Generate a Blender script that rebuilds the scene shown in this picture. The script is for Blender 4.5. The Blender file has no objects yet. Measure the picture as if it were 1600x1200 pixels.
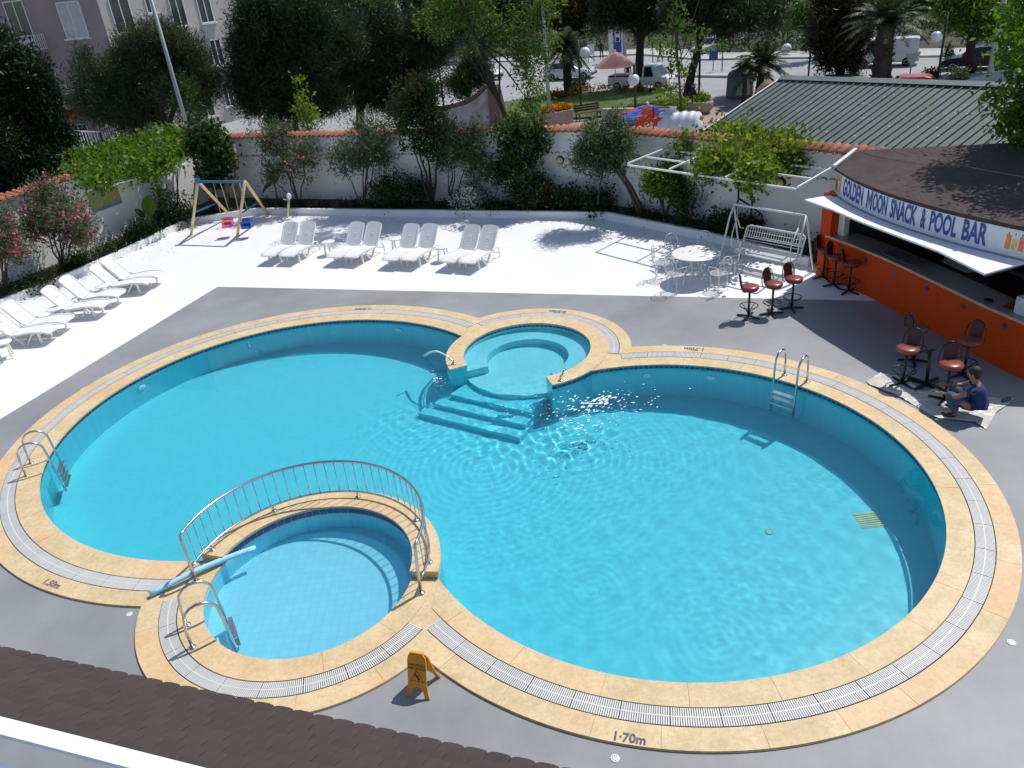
import bpy, bmesh, math, random
import numpy as np
from mathutils import Vector, Matrix
from mathutils.geometry import tessellate_polygon

R = math.radians
PI = math.pi
random.seed(7)
rng = np.random.default_rng(11)
scene = bpy.context.scene
COL = scene.collection

# ------------------------------------------------------------------ camera
CAM_H = 7.5
FPX, PITCH, ROLL = 1194.935, 0.49207983, -0.10290609      # solved from the circular pool rims
_f = np.array([0, math.cos(PITCH), -math.sin(PITCH)])
_u0 = np.cross(np.array([1.0, 0, 0]), _f)
_r = math.cos(ROLL) * np.array([1.0, 0, 0]) + math.sin(ROLL) * _u0
_u = -math.sin(ROLL) * np.array([1.0, 0, 0]) + math.cos(ROLL) * _u0
cam_data = bpy.data.cameras.new('camera')
cam_data.sensor_fit = 'HORIZONTAL'
cam_data.sensor_width = 36.0
cam_data.lens = FPX / 1600 * 36.0
cam_data.clip_start = 0.05
cam_data.clip_end = 3000
cam = bpy.data.objects.new('camera', cam_data)
COL.objects.link(cam)
cam.matrix_world = Matrix(((_r[0], _u[0], -_f[0], 0), (_r[1], _u[1], -_f[1], 0), (_r[2], _u[2], -_f[2], CAM_H), (0, 0, 0, 1)))
scene.camera = cam


def G(x, y, z=0.0):
    """the point at height z that the photograph's pixel (x, y) looks at"""
    d = (x - 800) / FPX * _r + (600 - y) / FPX * _u + _f
    t = (z - CAM_H) / d[2]
    return Vector((t * d[0], t * d[1], z))


def pix(p):
    d = np.array(p) - np.array([0, 0, CAM_H])
    return 800 + FPX * (d @ _r) / (d @ _f), 600 - FPX * (d @ _u) / (d @ _f)


def Zat(base, ypix):
    """height above `base` at which a vertical line reaches picture row ypix"""
    lo, hi = -2.0, 40.0
    for _ in range(50):
        m = (lo + hi) / 2
        if pix((base[0], base[1], m))[1] > ypix: lo = m
        else: hi = m
    return lo


# ------------------------------------------------------------------ sky, sun, exposure
SUN_AZ, SUN_EL = R(37.0), R(57.5)          # direction towards the sun: angle from +X, elevation
world = bpy.data.worlds.new('World')
scene.world = world
world.use_nodes = True
wn = world.node_tree.nodes
sky = wn.new('ShaderNodeTexSky')
sky.sky_type = 'NISHITA'
sky.sun_disc = False
sky.sun_elevation = SUN_EL
sky.sun_rotation = R(90) - SUN_AZ
sky.air_density = 1.0
sky.dust_density = 0.6
world.node_tree.links.new(sky.outputs[0], wn['Background'].inputs[0])
wn['Background'].inputs[1].default_value = 0.125
sun_data = bpy.data.lights.new('sun', 'SUN')
sun_data.energy = 4.0
sun_data.angle = R(0.53)
sun_data.color = (1.0, 0.96, 0.90)
sun = bpy.data.objects.new('sun', sun_data)
COL.objects.link(sun)
_sd = Vector((math.cos(SUN_AZ) * math.cos(SUN_EL), math.sin(SUN_AZ) * math.cos(SUN_EL), math.sin(SUN_EL)))
sun.rotation_euler = _sd.to_track_quat('Z', 'Y').to_euler()
sun.location = _sd * 60
vs = scene.view_settings
vs.view_transform = 'Standard'
vs.look = 'None'
vs.exposure = 0.05
vs.gamma = 1.0
vs.use_curve_mapping = False
cy = scene.cycles
cy.use_denoising = True
cy.max_bounces = 10
cy.diffuse_bounces = 4
cy.glossy_bounces = 4
cy.transmission_bounces = 8
cy.transparent_max_bounces = 8
cy.sample_clamp_indirect = 6.0
cy.caustics_reflective = True
cy.caustics_refractive = True


# ------------------------------------------------------------------ mesh helpers
class MB:
    """collects shapes; build() links them as ONE mesh object"""
    def __init__(s): s.v, s.f, s.sm = [], [], []

    def add(s, vs, fs, smooth=False):
        o = len(s.v)
        s.v += [tuple(p) for p in vs]
        s.f += [tuple(i + o for i in f) for f in fs]
        s.sm += [smooth] * len(fs)
        return s

    def box(s, c, d, rz=0.0, M=None):
        x, y, z = d[0] / 2, d[1] / 2, d[2] / 2
        P = [Vector(q) for q in ((-x, -y, -z), (x, -y, -z), (x, y, -z), (-x, y, -z), (-x, -y, z), (x, -y, z), (x, y, z), (-x, y, z))]
        T = M if M is not None else Matrix.Translation(c) @ Matrix.Rotation(rz, 4, 'Z')
        return s.add([T @ p for p in P], [(0, 3, 2, 1), (4, 5, 6, 7), (0, 1, 5, 4), (1, 2, 6, 5), (2, 3, 7, 6), (3, 0, 4, 7)])

    def bar(s, a, b, w, h=None, up=(0, 0, 1)):
        """a rectangular bar from a to b"""
        a, b = Vector(a), Vector(b)
        h = w if h is None else h
        d = (b - a)
        L = d.length
        if L < 1e-6: return s
        z = d / L
        u = Vector(up)
        if abs(z.dot(u)) > .98: u = Vector((1, 0, 0))
        x = z.cross(u).normalized()
        y = z.cross(x)
        M = Matrix(((x[0], y[0], z[0], 0), (x[1], y[1], z[1], 0), (x[2], y[2], z[2], 0), (0, 0, 0, 1)))
        return s.box(None, (w, h, L), M=Matrix.Translation((a + b) / 2) @ M)

    def tube(s, pts, r, n=8, cap=True, closed=False):
        pts = [Vector(p) for p in pts]
        m = len(pts)
        rs = r if isinstance(r, (list, tuple)) else [r] * m
        if m == 2 and n <= 0: n = 6
        up = Vector((0, 0, 1))
        V, prev = [], None
        for i, p in enumerate(pts):
            a = pts[(i - 1) % m] if closed or i else p
            b = pts[(i + 1) % m] if closed or i < m - 1 else p
            t = (b - a)
            t = t.normalized() if t.length > 1e-9 else up
            if prev is None:
                x = t.cross(up if abs(t.z) < .95 else Vector((1, 0, 0))).normalized()
            else:
                x = (prev - t * prev.dot(t))
                x = x.normalized() if x.length > 1e-6 else t.cross(Vector((1, 0, 0))).normalized()
            prev = x
            y = t.cross(x)
            V += [p + (x * math.cos(2 * PI * k / n) + y * math.sin(2 * PI * k / n)) * rs[i] for k in range(n)]
        F = []
        for i in range(m if closed else m - 1):
            j = (i + 1) % m
            F += [(i * n + k, i * n + (k + 1) % n, j * n + (k + 1) % n, j * n + k) for k in range(n)]
        s.add(V, F, True)
        if cap and not closed:
            o = len(s.v) - len(V)
            s.f.append(tuple(o + k for k in reversed(range(n)))); s.sm.append(False)
            s.f.append(tuple(o + (m - 1) * n + k for k in range(n))); s.sm.append(False)
        return s

    def lathe(s, prof, c=(0, 0, 0), n=20, smooth=True, M=None):
        """prof: list of (r, z) from bottom to top"""
        V, F = [], []
        for r, z in prof:
            V += [Vector((r * math.cos(2 * PI * k / n), r * math.sin(2 * PI * k / n), z)) for k in range(n)]
        for i in range(len(prof) - 1):
            F += [(i * n + k, i * n + (k + 1) % n, (i + 1) * n + (k + 1) % n, (i + 1) * n + k) for k in range(n)]
        T = M if M is not None else Matrix.Translation(c)
        s.add([T @ p for p in V], F, smooth)
        o = len(s.v) - len(V)
        if prof[0][0] > 1e-4: s.f.append(tuple(o + k for k in reversed(range(n)))); s.sm.append(False)
        if prof[-1][0] > 1e-4: s.f.append(tuple(o + (len(prof) - 1) * n + k for k in range(n))); s.sm.append(False)
        return s

    def prism(s, poly, z0, z1, M=None):
        n = len(poly)
        V = [Vector((p[0], p[1], z0)) for p in poly] + [Vector((p[0], p[1], z1)) for p in poly]
        if M is not None: V = [M @ p for p in V]
        return s.add(V, [tuple(reversed(range(n))), tuple(range(n, 2 * n))] + [(i, (i + 1) % n, n + (i + 1) % n, n + i) for i in range(n)])

    def sheet(s, poly, z, holes=()):
        """flat sheet with holes, facing up"""
        loops = [[Vector((p[0], p[1], 0)) for p in poly]] + [[Vector((p[0], p[1], 0)) for p in h] for h in holes]
        V = [(p.x, p.y, z) for l in loops for p in l]
        T = tessellate_polygon(loops)
        F = []
        for a, b, c in T:
            A, B, C_ = V[a], V[b], V[c]
            cr = (B[0] - A[0]) * (C_[1] - A[1]) - (B[1] - A[1]) * (C_[0] - A[0])
            F.append((a, b, c) if cr > 0 else (a, c, b))
        return s.add(V, F)

    def ico(s, c, r, sub=2, sc=(1, 1, 1), M=None, smooth=True):
        bm = bmesh.new()
        bmesh.ops.create_icosphere(bm, subdivisions=sub, radius=r)
        T = Matrix.Translation(c) @ (M or Matrix.Identity(4)) @ Matrix.Diagonal((sc[0], sc[1], sc[2], 1))
        bm.verts.index_update()
        s.add([T @ v.co for v in bm.verts], [[v.index for v in f.verts] for f in bm.faces], smooth)
        bm.free()
        return s

    def mesh(s, name='mesh', off=(0, 0, 0)):
        me = bpy.data.meshes.new(name)
        ox, oy, oz = off
        me.from_pydata([(a - ox, b - oy, c - oz) for a, b, c in s.v], [], s.f)
        me.polygons.foreach_set('use_smooth', s.sm)
        me.update()
        return me

    def build(s, name, mat, parent=None, world=False, bevel=0.0):
        """world=True: vertices are given in world space although the parent stands elsewhere (unrotated)"""
        off = parent.location if (parent is not None and world) else (0, 0, 0)
        if parent is not None and world and parent.parent is not None:
            off = Vector(off) + parent.parent.location
        return link(name, s.mesh(name, off), mat, parent, bevel)


def link(name, me, mat, parent=None, bevel=0.0):
    o = bpy.data.objects.new(name, me)
    COL.objects.link(o)
    if mat is not None:
        for m in (mat if isinstance(mat, (list, tuple)) else [mat]): me.materials.append(m)
    o.parent = parent
    if bevel:
        b = o.modifiers.new('bevel', 'BEVEL'); b.width = bevel; b.segments = 2; b.limit_method = 'ANGLE'; b.angle_limit = R(40)
    return o


def tag(o, label, cat, group=None, kind=None):
    if label: o['label'] = label
    if cat: o['category'] = cat
    if group: o['group'] = group
    if kind: o['kind'] = kind
    return o


def thing(name, label, cat, loc=(0, 0, 0), rz=0.0, group=None, kind=None):
    o = bpy.data.objects.new(name, None)
    COL.objects.link(o)
    o.empty_display_size = 0.2
    o.location = loc
    o.rotation_euler = (0, 0, rz)
    return tag(o, label, cat, group, kind)


def copy_tree(o, parent=None):
    c = o.copy()
    COL.objects.link(c)
    c.parent = parent
    for ch in o.children:
        copy_tree(ch, c)
    return c


def dup(o, loc, rz=0.0, label=None, scale=None):
    c = copy_tree(o)
    c.location = loc
    c.rotation_euler = (0, 0, rz)
    if scale: c.scale = (scale, scale, scale) if not isinstance(scale, (tuple, list)) else scale
    if label: c['label'] = label
    return c


def fast_mesh(name, V, F):
    """numpy arrays: V (n,3), F (m,k)"""
    me = bpy.data.meshes.new(name)
    n, m, k = len(V), len(F), F.shape[1]
    me.vertices.add(n); me.vertices.foreach_set('co', np.ascontiguousarray(V, dtype=np.float32).ravel())
    me.loops.add(m * k); me.loops.foreach_set('vertex_index', np.ascontiguousarray(F, dtype=np.int32).ravel())
    me.polygons.add(m)
    me.polygons.foreach_set('loop_start', np.arange(0, m * k, k, dtype=np.int32))
    me.polygons.foreach_set('loop_total', np.full(m, k, dtype=np.int32))
    me.update(calc_edges=True)
    return me


# ------------------------------------------------------------------ materials
def mat(name, col, rough=0.6, var=0.12, scale=4.0, bump=0.0, bscale=40.0, metal=0.0, col2=None, spec=0.5, island=0.0, detail=4.0, c2amt=None, dist=0.02, obj_var=0.0):
    m = bpy.data.materials.new(name)
    m.use_nodes = True
    nt = m.node_tree
    N, L = nt.nodes, nt.links
    b = N['Principled BSDF']
    b.inputs['Roughness'].default_value = rough
    b.inputs['Metallic'].default_value = metal
    b.inputs['Specular IOR Level'].default_value = spec
    tc = N.new('ShaderNodeTexCoord')
    no = N.new('ShaderNodeTexNoise')
    no.inputs['Scale'].default_value = scale
    no.inputs['Detail'].default_value = detail
    no.inputs['Roughness'].default_value = 0.62
    L.new(tc.outputs['Object'], no.inputs['Vector'])
    ramp = N.new('ShaderNodeValToRGB')
    c = np.array(col[:3])
    lo = np.clip(c * (1 - var), 0, 1)
    hi = np.clip(c * (1 + var), 0, 1) if col2 is None else np.array(col2)
    ramp.color_ramp.elements[0].position = 0.32 if c2amt is None else c2amt[0]
    ramp.color_ramp.elements[1].position = 0.68 if c2amt is None else c2amt[1]
    ramp.color_ramp.elements[0].color = (*lo, 1)
    ramp.color_ramp.elements[1].color = (*hi, 1)
    L.new(no.outputs['Fac'], ramp.inputs['Fac'])
    out = ramp.outputs['Color']
    if island or obj_var:
        if obj_var:
            src = N.new('ShaderNodeObjectInfo').outputs['Random']; amt = obj_var
        else:
            src = N.new('ShaderNodeNewGeometry').outputs['Random Per Island']; amt = island
        mr = N.new('ShaderNodeMapRange')
        mr.inputs['To Min'].default_value = 1 - amt
        mr.inputs['To Max'].default_value = 1 + amt
        L.new(src, mr.inputs['Value'])
        hsv = N.new('ShaderNodeHueSaturation')
        L.new(mr.outputs[0], hsv.inputs['Value'])
        L.new(out, hsv.inputs['Color'])
        out = hsv.outputs['Color']
    L.new(out, b.inputs['Base Color'])
    if bump:
        n2 = N.new('ShaderNodeTexNoise')
        n2.inputs['Scale'].default_value = bscale
        n2.inputs['Detail'].default_value = 3
        L.new(tc.outputs['Object'], n2.inputs['Vector'])
        bp = N.new('ShaderNodeBump')
        bp.inputs['Strength'].default_value = bump
        bp.inputs['Distance'].default_value = dist
        L.new(n2.outputs['Fac'], bp.inputs['Height'])
        L.new(bp.outputs['Normal'], b.inputs['Normal'])
    return m


def leaf_mat(name, cols, transl=0.35, rough=0.5, spec=0.3):
    """foliage: colour differs from leaf to leaf; light shines through"""
    m = bpy.data.materials.new(name)
    m.use_nodes = True
    nt = m.node_tree
    N, L = nt.nodes, nt.links
    b = N['Principled BSDF']
    g = N.new('ShaderNodeNewGeometry')
    r = N.new('ShaderNodeValToRGB')
    r.color_ramp.interpolation = 'LINEAR'
    els = r.color_ramp.elements
    while len(els) < len(cols): els.new(0.5)
    for i, c in enumerate(cols):
        els[i].position = i / max(1, len(cols) - 1)
        els[i].color = (*c, 1)
    L.new(g.outputs['Random Per Island'], r.inputs['Fac'])
    L.new(r.outputs['Color'], b.inputs['Base Color'])
    b.inputs['Roughness'].default_value = rough
    b.inputs['Specular IOR Level'].default_value = spec
    t = N.new('ShaderNodeBsdfTranslucent')
    hs = N.new('ShaderNodeHueSaturation')
    hs.inputs['Saturation'].default_value = 1.1
    hs.inputs['Value'].default_value = 1.3
    L.new(r.outputs['Color'], hs.inputs['Color'])
    L.new(hs.outputs['Color'], t.inputs['Color'])
    mx = N.new('ShaderNodeMixShader')
    mx.inputs[0].default_value = transl
    L.new(b.outputs[0], mx.inputs[1])
    L.new(t.outputs[0], mx.inputs[2])
    L.new(mx.outputs[0], N['Material Output'].inputs[0])
    return m


def flat(name, col, rough=0.6, metal=0.0, spec=0.5):
    m = bpy.data.materials.new(name)
    m.use_nodes = True
    b = m.node_tree.nodes['Principled BSDF']
    b.inputs['Base Color'].default_value = (*col, 1)
    b.inputs['Roughness'].default_value = rough
    b.inputs['Metallic'].default_value = metal
    b.inputs['Specular IOR Level'].default_value = spec
    return m


def srgb(r, g, b):
    f = lambda c: c / 12.92 if c <= 0.04045 else ((c + 0.055) / 1.055) ** 2.4
    return tuple(f(c / 255) for c in (r, g, b))


MT = dict(
    white_paint=mat('white_paint', (.80, .80, .80), .55, .05, .8, .05, 30),
    white_wall=mat('white_wall', (.76, .76, .75), .8, .06, .7, .15, 25),
    grey_deck=mat('grey_deck', (.252, .258, .270), .55, .22, .38, .10, 60, detail=9),
    white_deck=mat('white_deck', (.80, .80, .805), .5, .03, .8, .04, 60),
    soil=mat('soil', (.06, .045, .03), .95, .4, 12, .6, 30),
    steel=mat('steel', (.62, .62, .60), .22, .08, 6, 0, 10, metal=1.0),
    black_metal=mat('black_metal', (.015, .015, .017), .35, .2, 8),
    plastic_white=mat('plastic_white', (.78, .775, .75), .4, .03, 3, .02, 30),
    terracotta=mat('terracotta', (.42, .15, .08), .85, .25, 9, .2, 60, obj_var=.25),
    dark_gap=flat('dark_gap', (.02, .02, .02), .9),
    text_blue=flat('text_blue', srgb(48, 78, 150), .5),
    text_dark=mat('text_dark', (.03, .04, .09), .7, .3, 30),
)
# ------------------------------------------------------------------ the swimming pool (four circular basins)
CR, CL, CK, CJ = (2.3038, 10.1433), (-4.6711, 13.8097), (-3.2029, 8.6410), (0.4100, 15.4908)
RI = dict(R=4.083, L=4.578, K=1.528, J=1.448)
RO = dict(R=4.948, L=5.494, K=2.408, J=2.329)
CC = dict(R=CR, L=CL, K=CK, J=CJ)
ZC = 0.035          # top of the coping
ZW = -0.035         # water
ZF = -1.45          # pool floor
DIV_R, DIV_Z = 1.90, 0.165
J_A0, J_A1 = R(-77.5), R(200)


def pt(c, r, a): return (CC[c][0] + r * math.cos(a), CC[c][1] + r * math.sin(a))


def ang(c, p): return math.atan2(p[1] - CC[c][1], p[0] - CC[c][0])


def cross(c0, r0, c1, r1):
    a, b = Vector(CC[c0]), Vector(CC[c1])
    d = b - a
    D = d.length
    k = (r0 * r0 - r1 * r1 + D * D) / (2 * D)
    h = math.sqrt(max(0, r0 * r0 - k * k))
    m = a + d * (k / D)
    n = Vector((-d.y, d.x)) / D
    return m + n * h, m - n * h


def arc(c, r, a0, a1, step=0.06):
    while a1 < a0: a1 += 2 * PI
    n = max(2, int(abs(a1 - a0) * r / step))
    return [pt(c, r, a0 + (a1 - a0) * i / n) for i in range(n + 1)]


def inside(c, r, p): return (p[0] - CC[c][0]) ** 2 + (p[1] - CC[c][1]) ** 2 < r * r


o_KL = cross('L', RO['L'], 'K', RO['K'])[1]
o_KR = cross('K', RO['K'], 'R', RO['R'])[1]
o_LJ = cross('L', RO['L'], 'J', RO['J'])[0]
o_JR = cross('J', RO['J'], 'R', RO['R'])[0]
POOL_OUT = (arc('R', RO['R'], ang('R', o_KR), ang('R', o_JR), .12)[:-1] + arc('J', RO['J'], ang('J', o_JR), ang('J', o_LJ), .12)[:-1]
            + arc('L', RO['L'], ang('L', o_LJ), ang('L', o_KL), .12)[:-1] + arc('K', RO['K'], ang('K', o_KL), ang('K', o_KR), .12)[:-1])

stone = mat('coping_stone', srgb(208, 184, 140), .6, .10, 2.6, .14, 35, col2=srgb(222, 200, 158), obj_var=.06, detail=9)
_n = stone.node_tree.nodes
# rusty stains of the travertine
_st = _n.new('ShaderNodeTexNoise'); _st.inputs['Scale'].default_value = 1.3; _st.inputs['Detail'].default_value = 6
_rp = _n.new('ShaderNodeValToRGB'); _rp.color_ramp.elements[0].position = .56; _rp.color_ramp.elements[1].position = .72
_mx = _n.new('ShaderNodeMixRGB'); _mx.inputs[2].default_value = (*srgb(190, 138, 88), 1)
_L = stone.node_tree.links
_tc = [n for n in _n if n.type == 'TEX_COORD'][0]
_L.new(_tc.outputs['Object'], _st.inputs['Vector']); _L.new(_st.outputs['Fac'], _rp.inputs['Fac'])
_mu = _n.new('ShaderNodeMath'); _mu.operation = 'MULTIPLY'; _mu.inputs[1].default_value = .42
_L.new(_rp.outputs['Color'], _mu.inputs[0]); _L.new(_mu.outputs[0], _mx.inputs[0])
_b = _n['Principled BSDF']
_src = _b.inputs['Base Color'].links[0].from_socket
_L.new(_src, _mx.inputs[1]); _L.new(_mx.outputs[0], _b.inputs['Base Color'])
_fn = stone.node_tree.nodes.new('ShaderNodeTexNoise'); _fn.inputs['Scale'].default_value = 17; _fn.inputs['Detail'].default_value = 8; _fn.inputs['Roughness'].default_value = .7
_L.new(_tc.outputs['Object'], _fn.inputs['Vector'])
_fr = stone.node_tree.nodes.new('ShaderNodeValToRGB'); _fr.color_ramp.elements[0].position = .30; _fr.color_ramp.elements[0].color = (.62, .54, .45, 1); _fr.color_ramp.elements[1].position = .58; _fr.color_ramp.elements[1].color = (1.06, 1.06, 1.06, 1)
_L.new(_fn.outputs['Fac'], _fr.inputs['Fac'])
_fm = stone.node_tree.nodes.new('ShaderNodeMixRGB'); _fm.blend_type = 'MULTIPLY'; _fm.inputs[0].default_value = .5
_L.new(_mx.outputs[0], _fm.inputs[1]); _L.new(_fr.outputs['Color'], _fm.inputs[2])
_oi = stone.node_tree.nodes.new('ShaderNodeObjectInfo'); _or = stone.node_tree.nodes.new('ShaderNodeValToRGB')
_or.color_ramp.elements[0].position = .55; _or.color_ramp.elements[0].color = (0, 0, 0, 1); _or.color_ramp.elements[1].position = .95; _or.color_ramp.elements[1].color = (.42, .42, .42, 1)
_L.new(_oi.outputs['Random'], _or.inputs['Fac'])
_pm = stone.node_tree.nodes.new('ShaderNodeMixRGB'); _pm.inputs[2].default_value = (*srgb(206, 160, 116), 1)
_L.new(_or.outputs['Color'], _pm.inputs[0]); _L.new(_fm.outputs[0], _pm.inputs[1]); _L.new(_pm.outputs[0], _b.inputs['Base Color'])
MT['stone'] = stone
MT['grout'] = mat('grout', srgb(172, 146, 104), .8, .12, 6)
MT['grate'] = mat('grate_plastic', (.62, .615, .59), .5, .06, 3)


def tile_mat(name, col, line, size, rough=.25, coords='Object', lw=.03, mortar_dark=None):
    m = bpy.data.materials.new(name); m.use_nodes = True
    N, L = m.node_tree.nodes, m.node_tree.links
    b = N['Principled BSDF']; b.inputs['Roughness'].default_value = rough
    tc = N.new('ShaderNodeTexCoord'); br = N.new('ShaderNodeTexBrick')
    br.offset = 0; br.squash = 1
    br.inputs['Scale'].default_value = 1
    br.inputs['Brick Width'].default_value = size; br.inputs['Row Height'].default_value = size
    br.inputs['Mortar Size'].default_value = size * lw
    br.inputs['Color1'].default_value = (*col, 1)
    br.inputs['Color2'].default_value = (*[c * .95 for c in col], 1)
    br.inputs['Mortar'].default_value = (*line, 1)
    L.new(tc.outputs[coords], br.inputs['Vector']); L.new(br.outputs['Color'], b.inputs['Base Color'])
    return m


C_POOL = (0.095, 0.655, 0.765)
MT['pool_tile'] = tile_mat('pool_tile', C_POOL, tuple(c * .93 for c in C_POOL), .12)
C_KID = (0.265, 0.72, 0.865)
MT['kid_tile'] = tile_mat('kid_tile', C_KID, tuple(c * .86 for c in C_KID), .125, lw=.03)
C_SPA = (0.22, 0.74, 0.83)
MT['spa_tile'] = tile_mat('spa_tile', C_SPA, tuple(c * .9 for c in C_SPA), .12)
MT['band_tile'] = mat('band_tile', (.035, .085, .25), .2, .25, 8, island=.3)

pool = thing('swimming_pool', 'turquoise swimming pool of joined round basins with a wide yellow stone coping', 'swimming pool', (0, 9, 0), kind='structure')


def W(mb, name, m, parent=pool, **k): return mb.build(name, m, parent, world=True, **k)


# shell: floor, walls
def strip(mb, pts, z0, z1, flip=False):
    n = len(pts)
    V = [(p[0], p[1], z0) for p in pts] + [(p[0], p[1], z1) for p in pts]
    F = [(i, i + 1, n + i + 1, n + i) for i in range(n - 1)]
    if flip: F = [tuple(reversed(f)) for f in F]
    return mb.add(V, F)


def flats(mb, poly, z): return mb.sheet(poly, z)


i_LR = cross('L', RI['L'], 'R', RI['R'])
RECV = []
sh = MB()
sh.box((-1.2, 12, ZF - .05), (17, 15, .1))
# R wall from the kids divider round to the jacuzzi arm; L wall from the jacuzzi to the divider
a0 = ang('R', cross('R', RI['R'], 'K', DIV_R)[0]); aK = cross('R', RI['R'], 'K', 1.75); aJ = cross('R', RI['R'], 'J', 1.7)
pR0 = min(aK, key=lambda p: p.y); pR1 = max(aJ, key=lambda p: p.x)
strip(sh, arc('R', RI['R'], ang('R', pR0), ang('R', pR1), .1), ZF, ZC - .004, True)
lK = cross('L', RI['L'], 'K', 1.75); lJ = cross('L', RI['L'], 'J', 1.7)
pL0 = max(lJ, key=lambda p: p.y); pL1 = min(lK, key=lambda p: p.x)
strip(sh, arc('L', RI['L'], ang('L', pL0), ang('L', pL1), .1), ZF, ZC - .004, True)
strip(sh, arc('J', 1.83, J_A0, J_A1, .08), ZF, ZC - .006)
shell = W(sh, 'pool_wall', MT['pool_tile']); RECV.append(shell)
dv = MB()
strip(dv, arc('K', DIV_R, 0, 2 * PI, .06), ZF, ZC - .01)
RECV.append(W(dv, 'divider_wall', MT['pool_tile']))
# kids basin
kb = MB()
strip(kb, arc('K', RI['K'], 0, 2 * PI, .06), -.5, ZC - .006, True)
RECV.append(W(kb, 'wading_pool_wall', MT['kid_tile']))
kf = MB(); kf.prism([pt('K', RI['K'] + .02, R(a)) for a in range(0, 360, 4)], -.6, -.48)
RECV.append(W(kf, 'wading_pool_floor', MT['kid_tile']))
# jacuzzi basin: wall, bench ring, inner wall, floor
jz = MB()
strip(jz, arc('J', RI['J'], J_A0, J_A1, .06), ZF, ZC - .006, True)
BEN, JFL = -.30, -.66
bi = arc('J', .93, R(-62), R(196), .06); bo = arc('J', RI['J'] + .01, R(-62), R(196), .06)
n = min(len(bi), len(bo)); bi = [pt('J', .93, R(-62) + (R(258)) * i / 60) for i in range(61)]; bo = [pt('J', RI['J'] + .01, R(-62) + (R(258)) * i / 60) for i in range(61)]
jz.add([(*p, BEN) for p in bi] + [(*p, BEN) for p in bo], [(61 + i, 61 + i + 1, i + 1, i) for i in range(60)])
strip(jz, bi, ZF, BEN, True)
jz.prism([bi[0], bo[0]] + [(bo[0][0] - .02, bo[0][1] - .02)], ZF, BEN)
for q in (0, 60):
    jz.add([(*bi[q], ZF), (*bo[q], ZF), (*bo[q], BEN), (*bi[q], BEN)], [(0, 1, 2, 3)])
RECV.append(W(jz, 'whirlpool_bench', MT['spa_tile']))
jf = MB(); jf.prism([pt('J', 1.44, R(a)) for a in range(0, 360, 5)], ZF, JFL)
RECV.append(W(jf, 'whirlpool_floor', MT['spa_tile']))
for (a, s_) in ((J_A0, 1), (J_A1, 1)):
    e = MB(); p, q = pt('J', RI['J'], a), pt('J', 1.83, a)
    e.add([(*p, ZF), (*q, ZF), (*q, ZC - .006), (*p, ZC - .006)], [(0, 1, 2, 3)])
    RECV.append(W(e, 'arm_end', MT['pool_tile']))
# steps out of the whirlpool into the main basin
_n = Vector((math.cos(R(238)), math.sin(R(238)))); _t = Vector((-_n.y, _n.x))
for k in range(3):
    z = JFL - .19 * (k + 1)
    d = 1.38 + .32 * (k + 1)
    left, right = .95 + .22 * k, .98 + .04 * k
    c0 = Vector(CJ)
    pl = [c0 + _n * .9 - _t * left, c0 + _n * d - _t * (left + .08), c0 + _n * (d + .03) + _t * right, c0 + _n * .9 + _t * right]
    stp = MB(); stp.prism([tuple(p) for p in pl], ZF, z)
    RECV.append(W(stp, 'step', MT['pool_tile']))

# water: one sheet of small waves
rip = []   # (x, y, amplitude, wavelength, decay radius)
for px, py, am, wl, dr in ((968, 820, .7, .13, 1.1), (1165, 890, .9, .14, 1.1), (300, 675, .7, .11, .6), (440, 700, .5, .10, .5), (790, 660, 1.5, .15, 3.4), (690, 600, .9, .13, 1.8), (940, 640, 1.3, .15, 2.6), (780, 770, .6, .12, .8), (1060, 640, .8, .16, 2.0), (920, 700, .8, .18, 2.6)):
    p = G(px, py, ZW); rip.append((p.x, p.y, am * .00036, wl, dr))
dx = .032
xs = np.arange(-9.4, 6.5, dx); ys = np.arange(5.95, 18.5, dx)
X, Y = np.meshgrid(xs, ys)
Z = np.zeros_like(X)
right = 1 / (1 + np.exp(-(X + 1.6) * 1.0))
back = 1 / (1 + np.exp(-(Y - 14.2) * 1.3))
calm = (0.16 + 0.84 * right) * (1 - .5 * back)          # choppy round the fountain jets, calm on the far side
mouth = np.exp(-(((X - .2) / 1.5) ** 2 + ((Y - 13.7) / 1.1) ** 2)) + 1.3 * np.exp(-(((X - 1.5) / 1.0) ** 2 + ((Y - 13.0) / .8) ** 2)) + .5 * np.exp(-(((X + 1.9) / .8) ** 2 + ((Y - 14.6) / .8) ** 2))
patch = .55 + .45 * np.sin(X * 1.1 + 1.3 * np.sin(Y * .8)) * np.sin(Y * 1.3 + 1.1 * np.sin(X * .9))
for k in range(34):
    th = rng.uniform(0, 2 * PI); wl = rng.uniform(.10, .24)
    Z += calm * patch * .000048 * (wl / .15) ** 1.4 * np.sin(2 * PI / wl * (X * math.cos(th) + Y * math.sin(th)) + rng.uniform(0, 6.28))
for k in range(20):
    th = rng.uniform(0, 2 * PI); wl = rng.uniform(.28, .8)
    Z += calm * .00020 * wl / .4 * np.sin(2 * PI / wl * (X * math.cos(th) + Y * math.sin(th)) + rng.uniform(0, 6.28))
for k in range(22):
    th = rng.uniform(0, 2 * PI); wl = rng.uniform(.14, .42)
    Z += mouth * .00034 * wl / .25 * np.sin(2 * PI / wl * (X * math.cos(th) + Y * math.sin(th)) + rng.uniform(0, 6.28))
for (cx_, cy_, am, wl, dr) in rip:
    rr = np.hypot(X - cx_, Y - cy_); aa = np.arctan2(Y - cy_, X - cx_)
    mod = .6 + .4 * np.sin(aa * 3 + rng.uniform(0, 6)) * np.sin(aa * 5 + rng.uniform(0, 6))
    Z += am * mod * np.exp(-(rr / dr) ** 2) * np.sin(2 * PI * rr / wl + .8 * np.sin(aa * 4 + wl * 50)) / (1 + .4 * rr)
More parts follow.
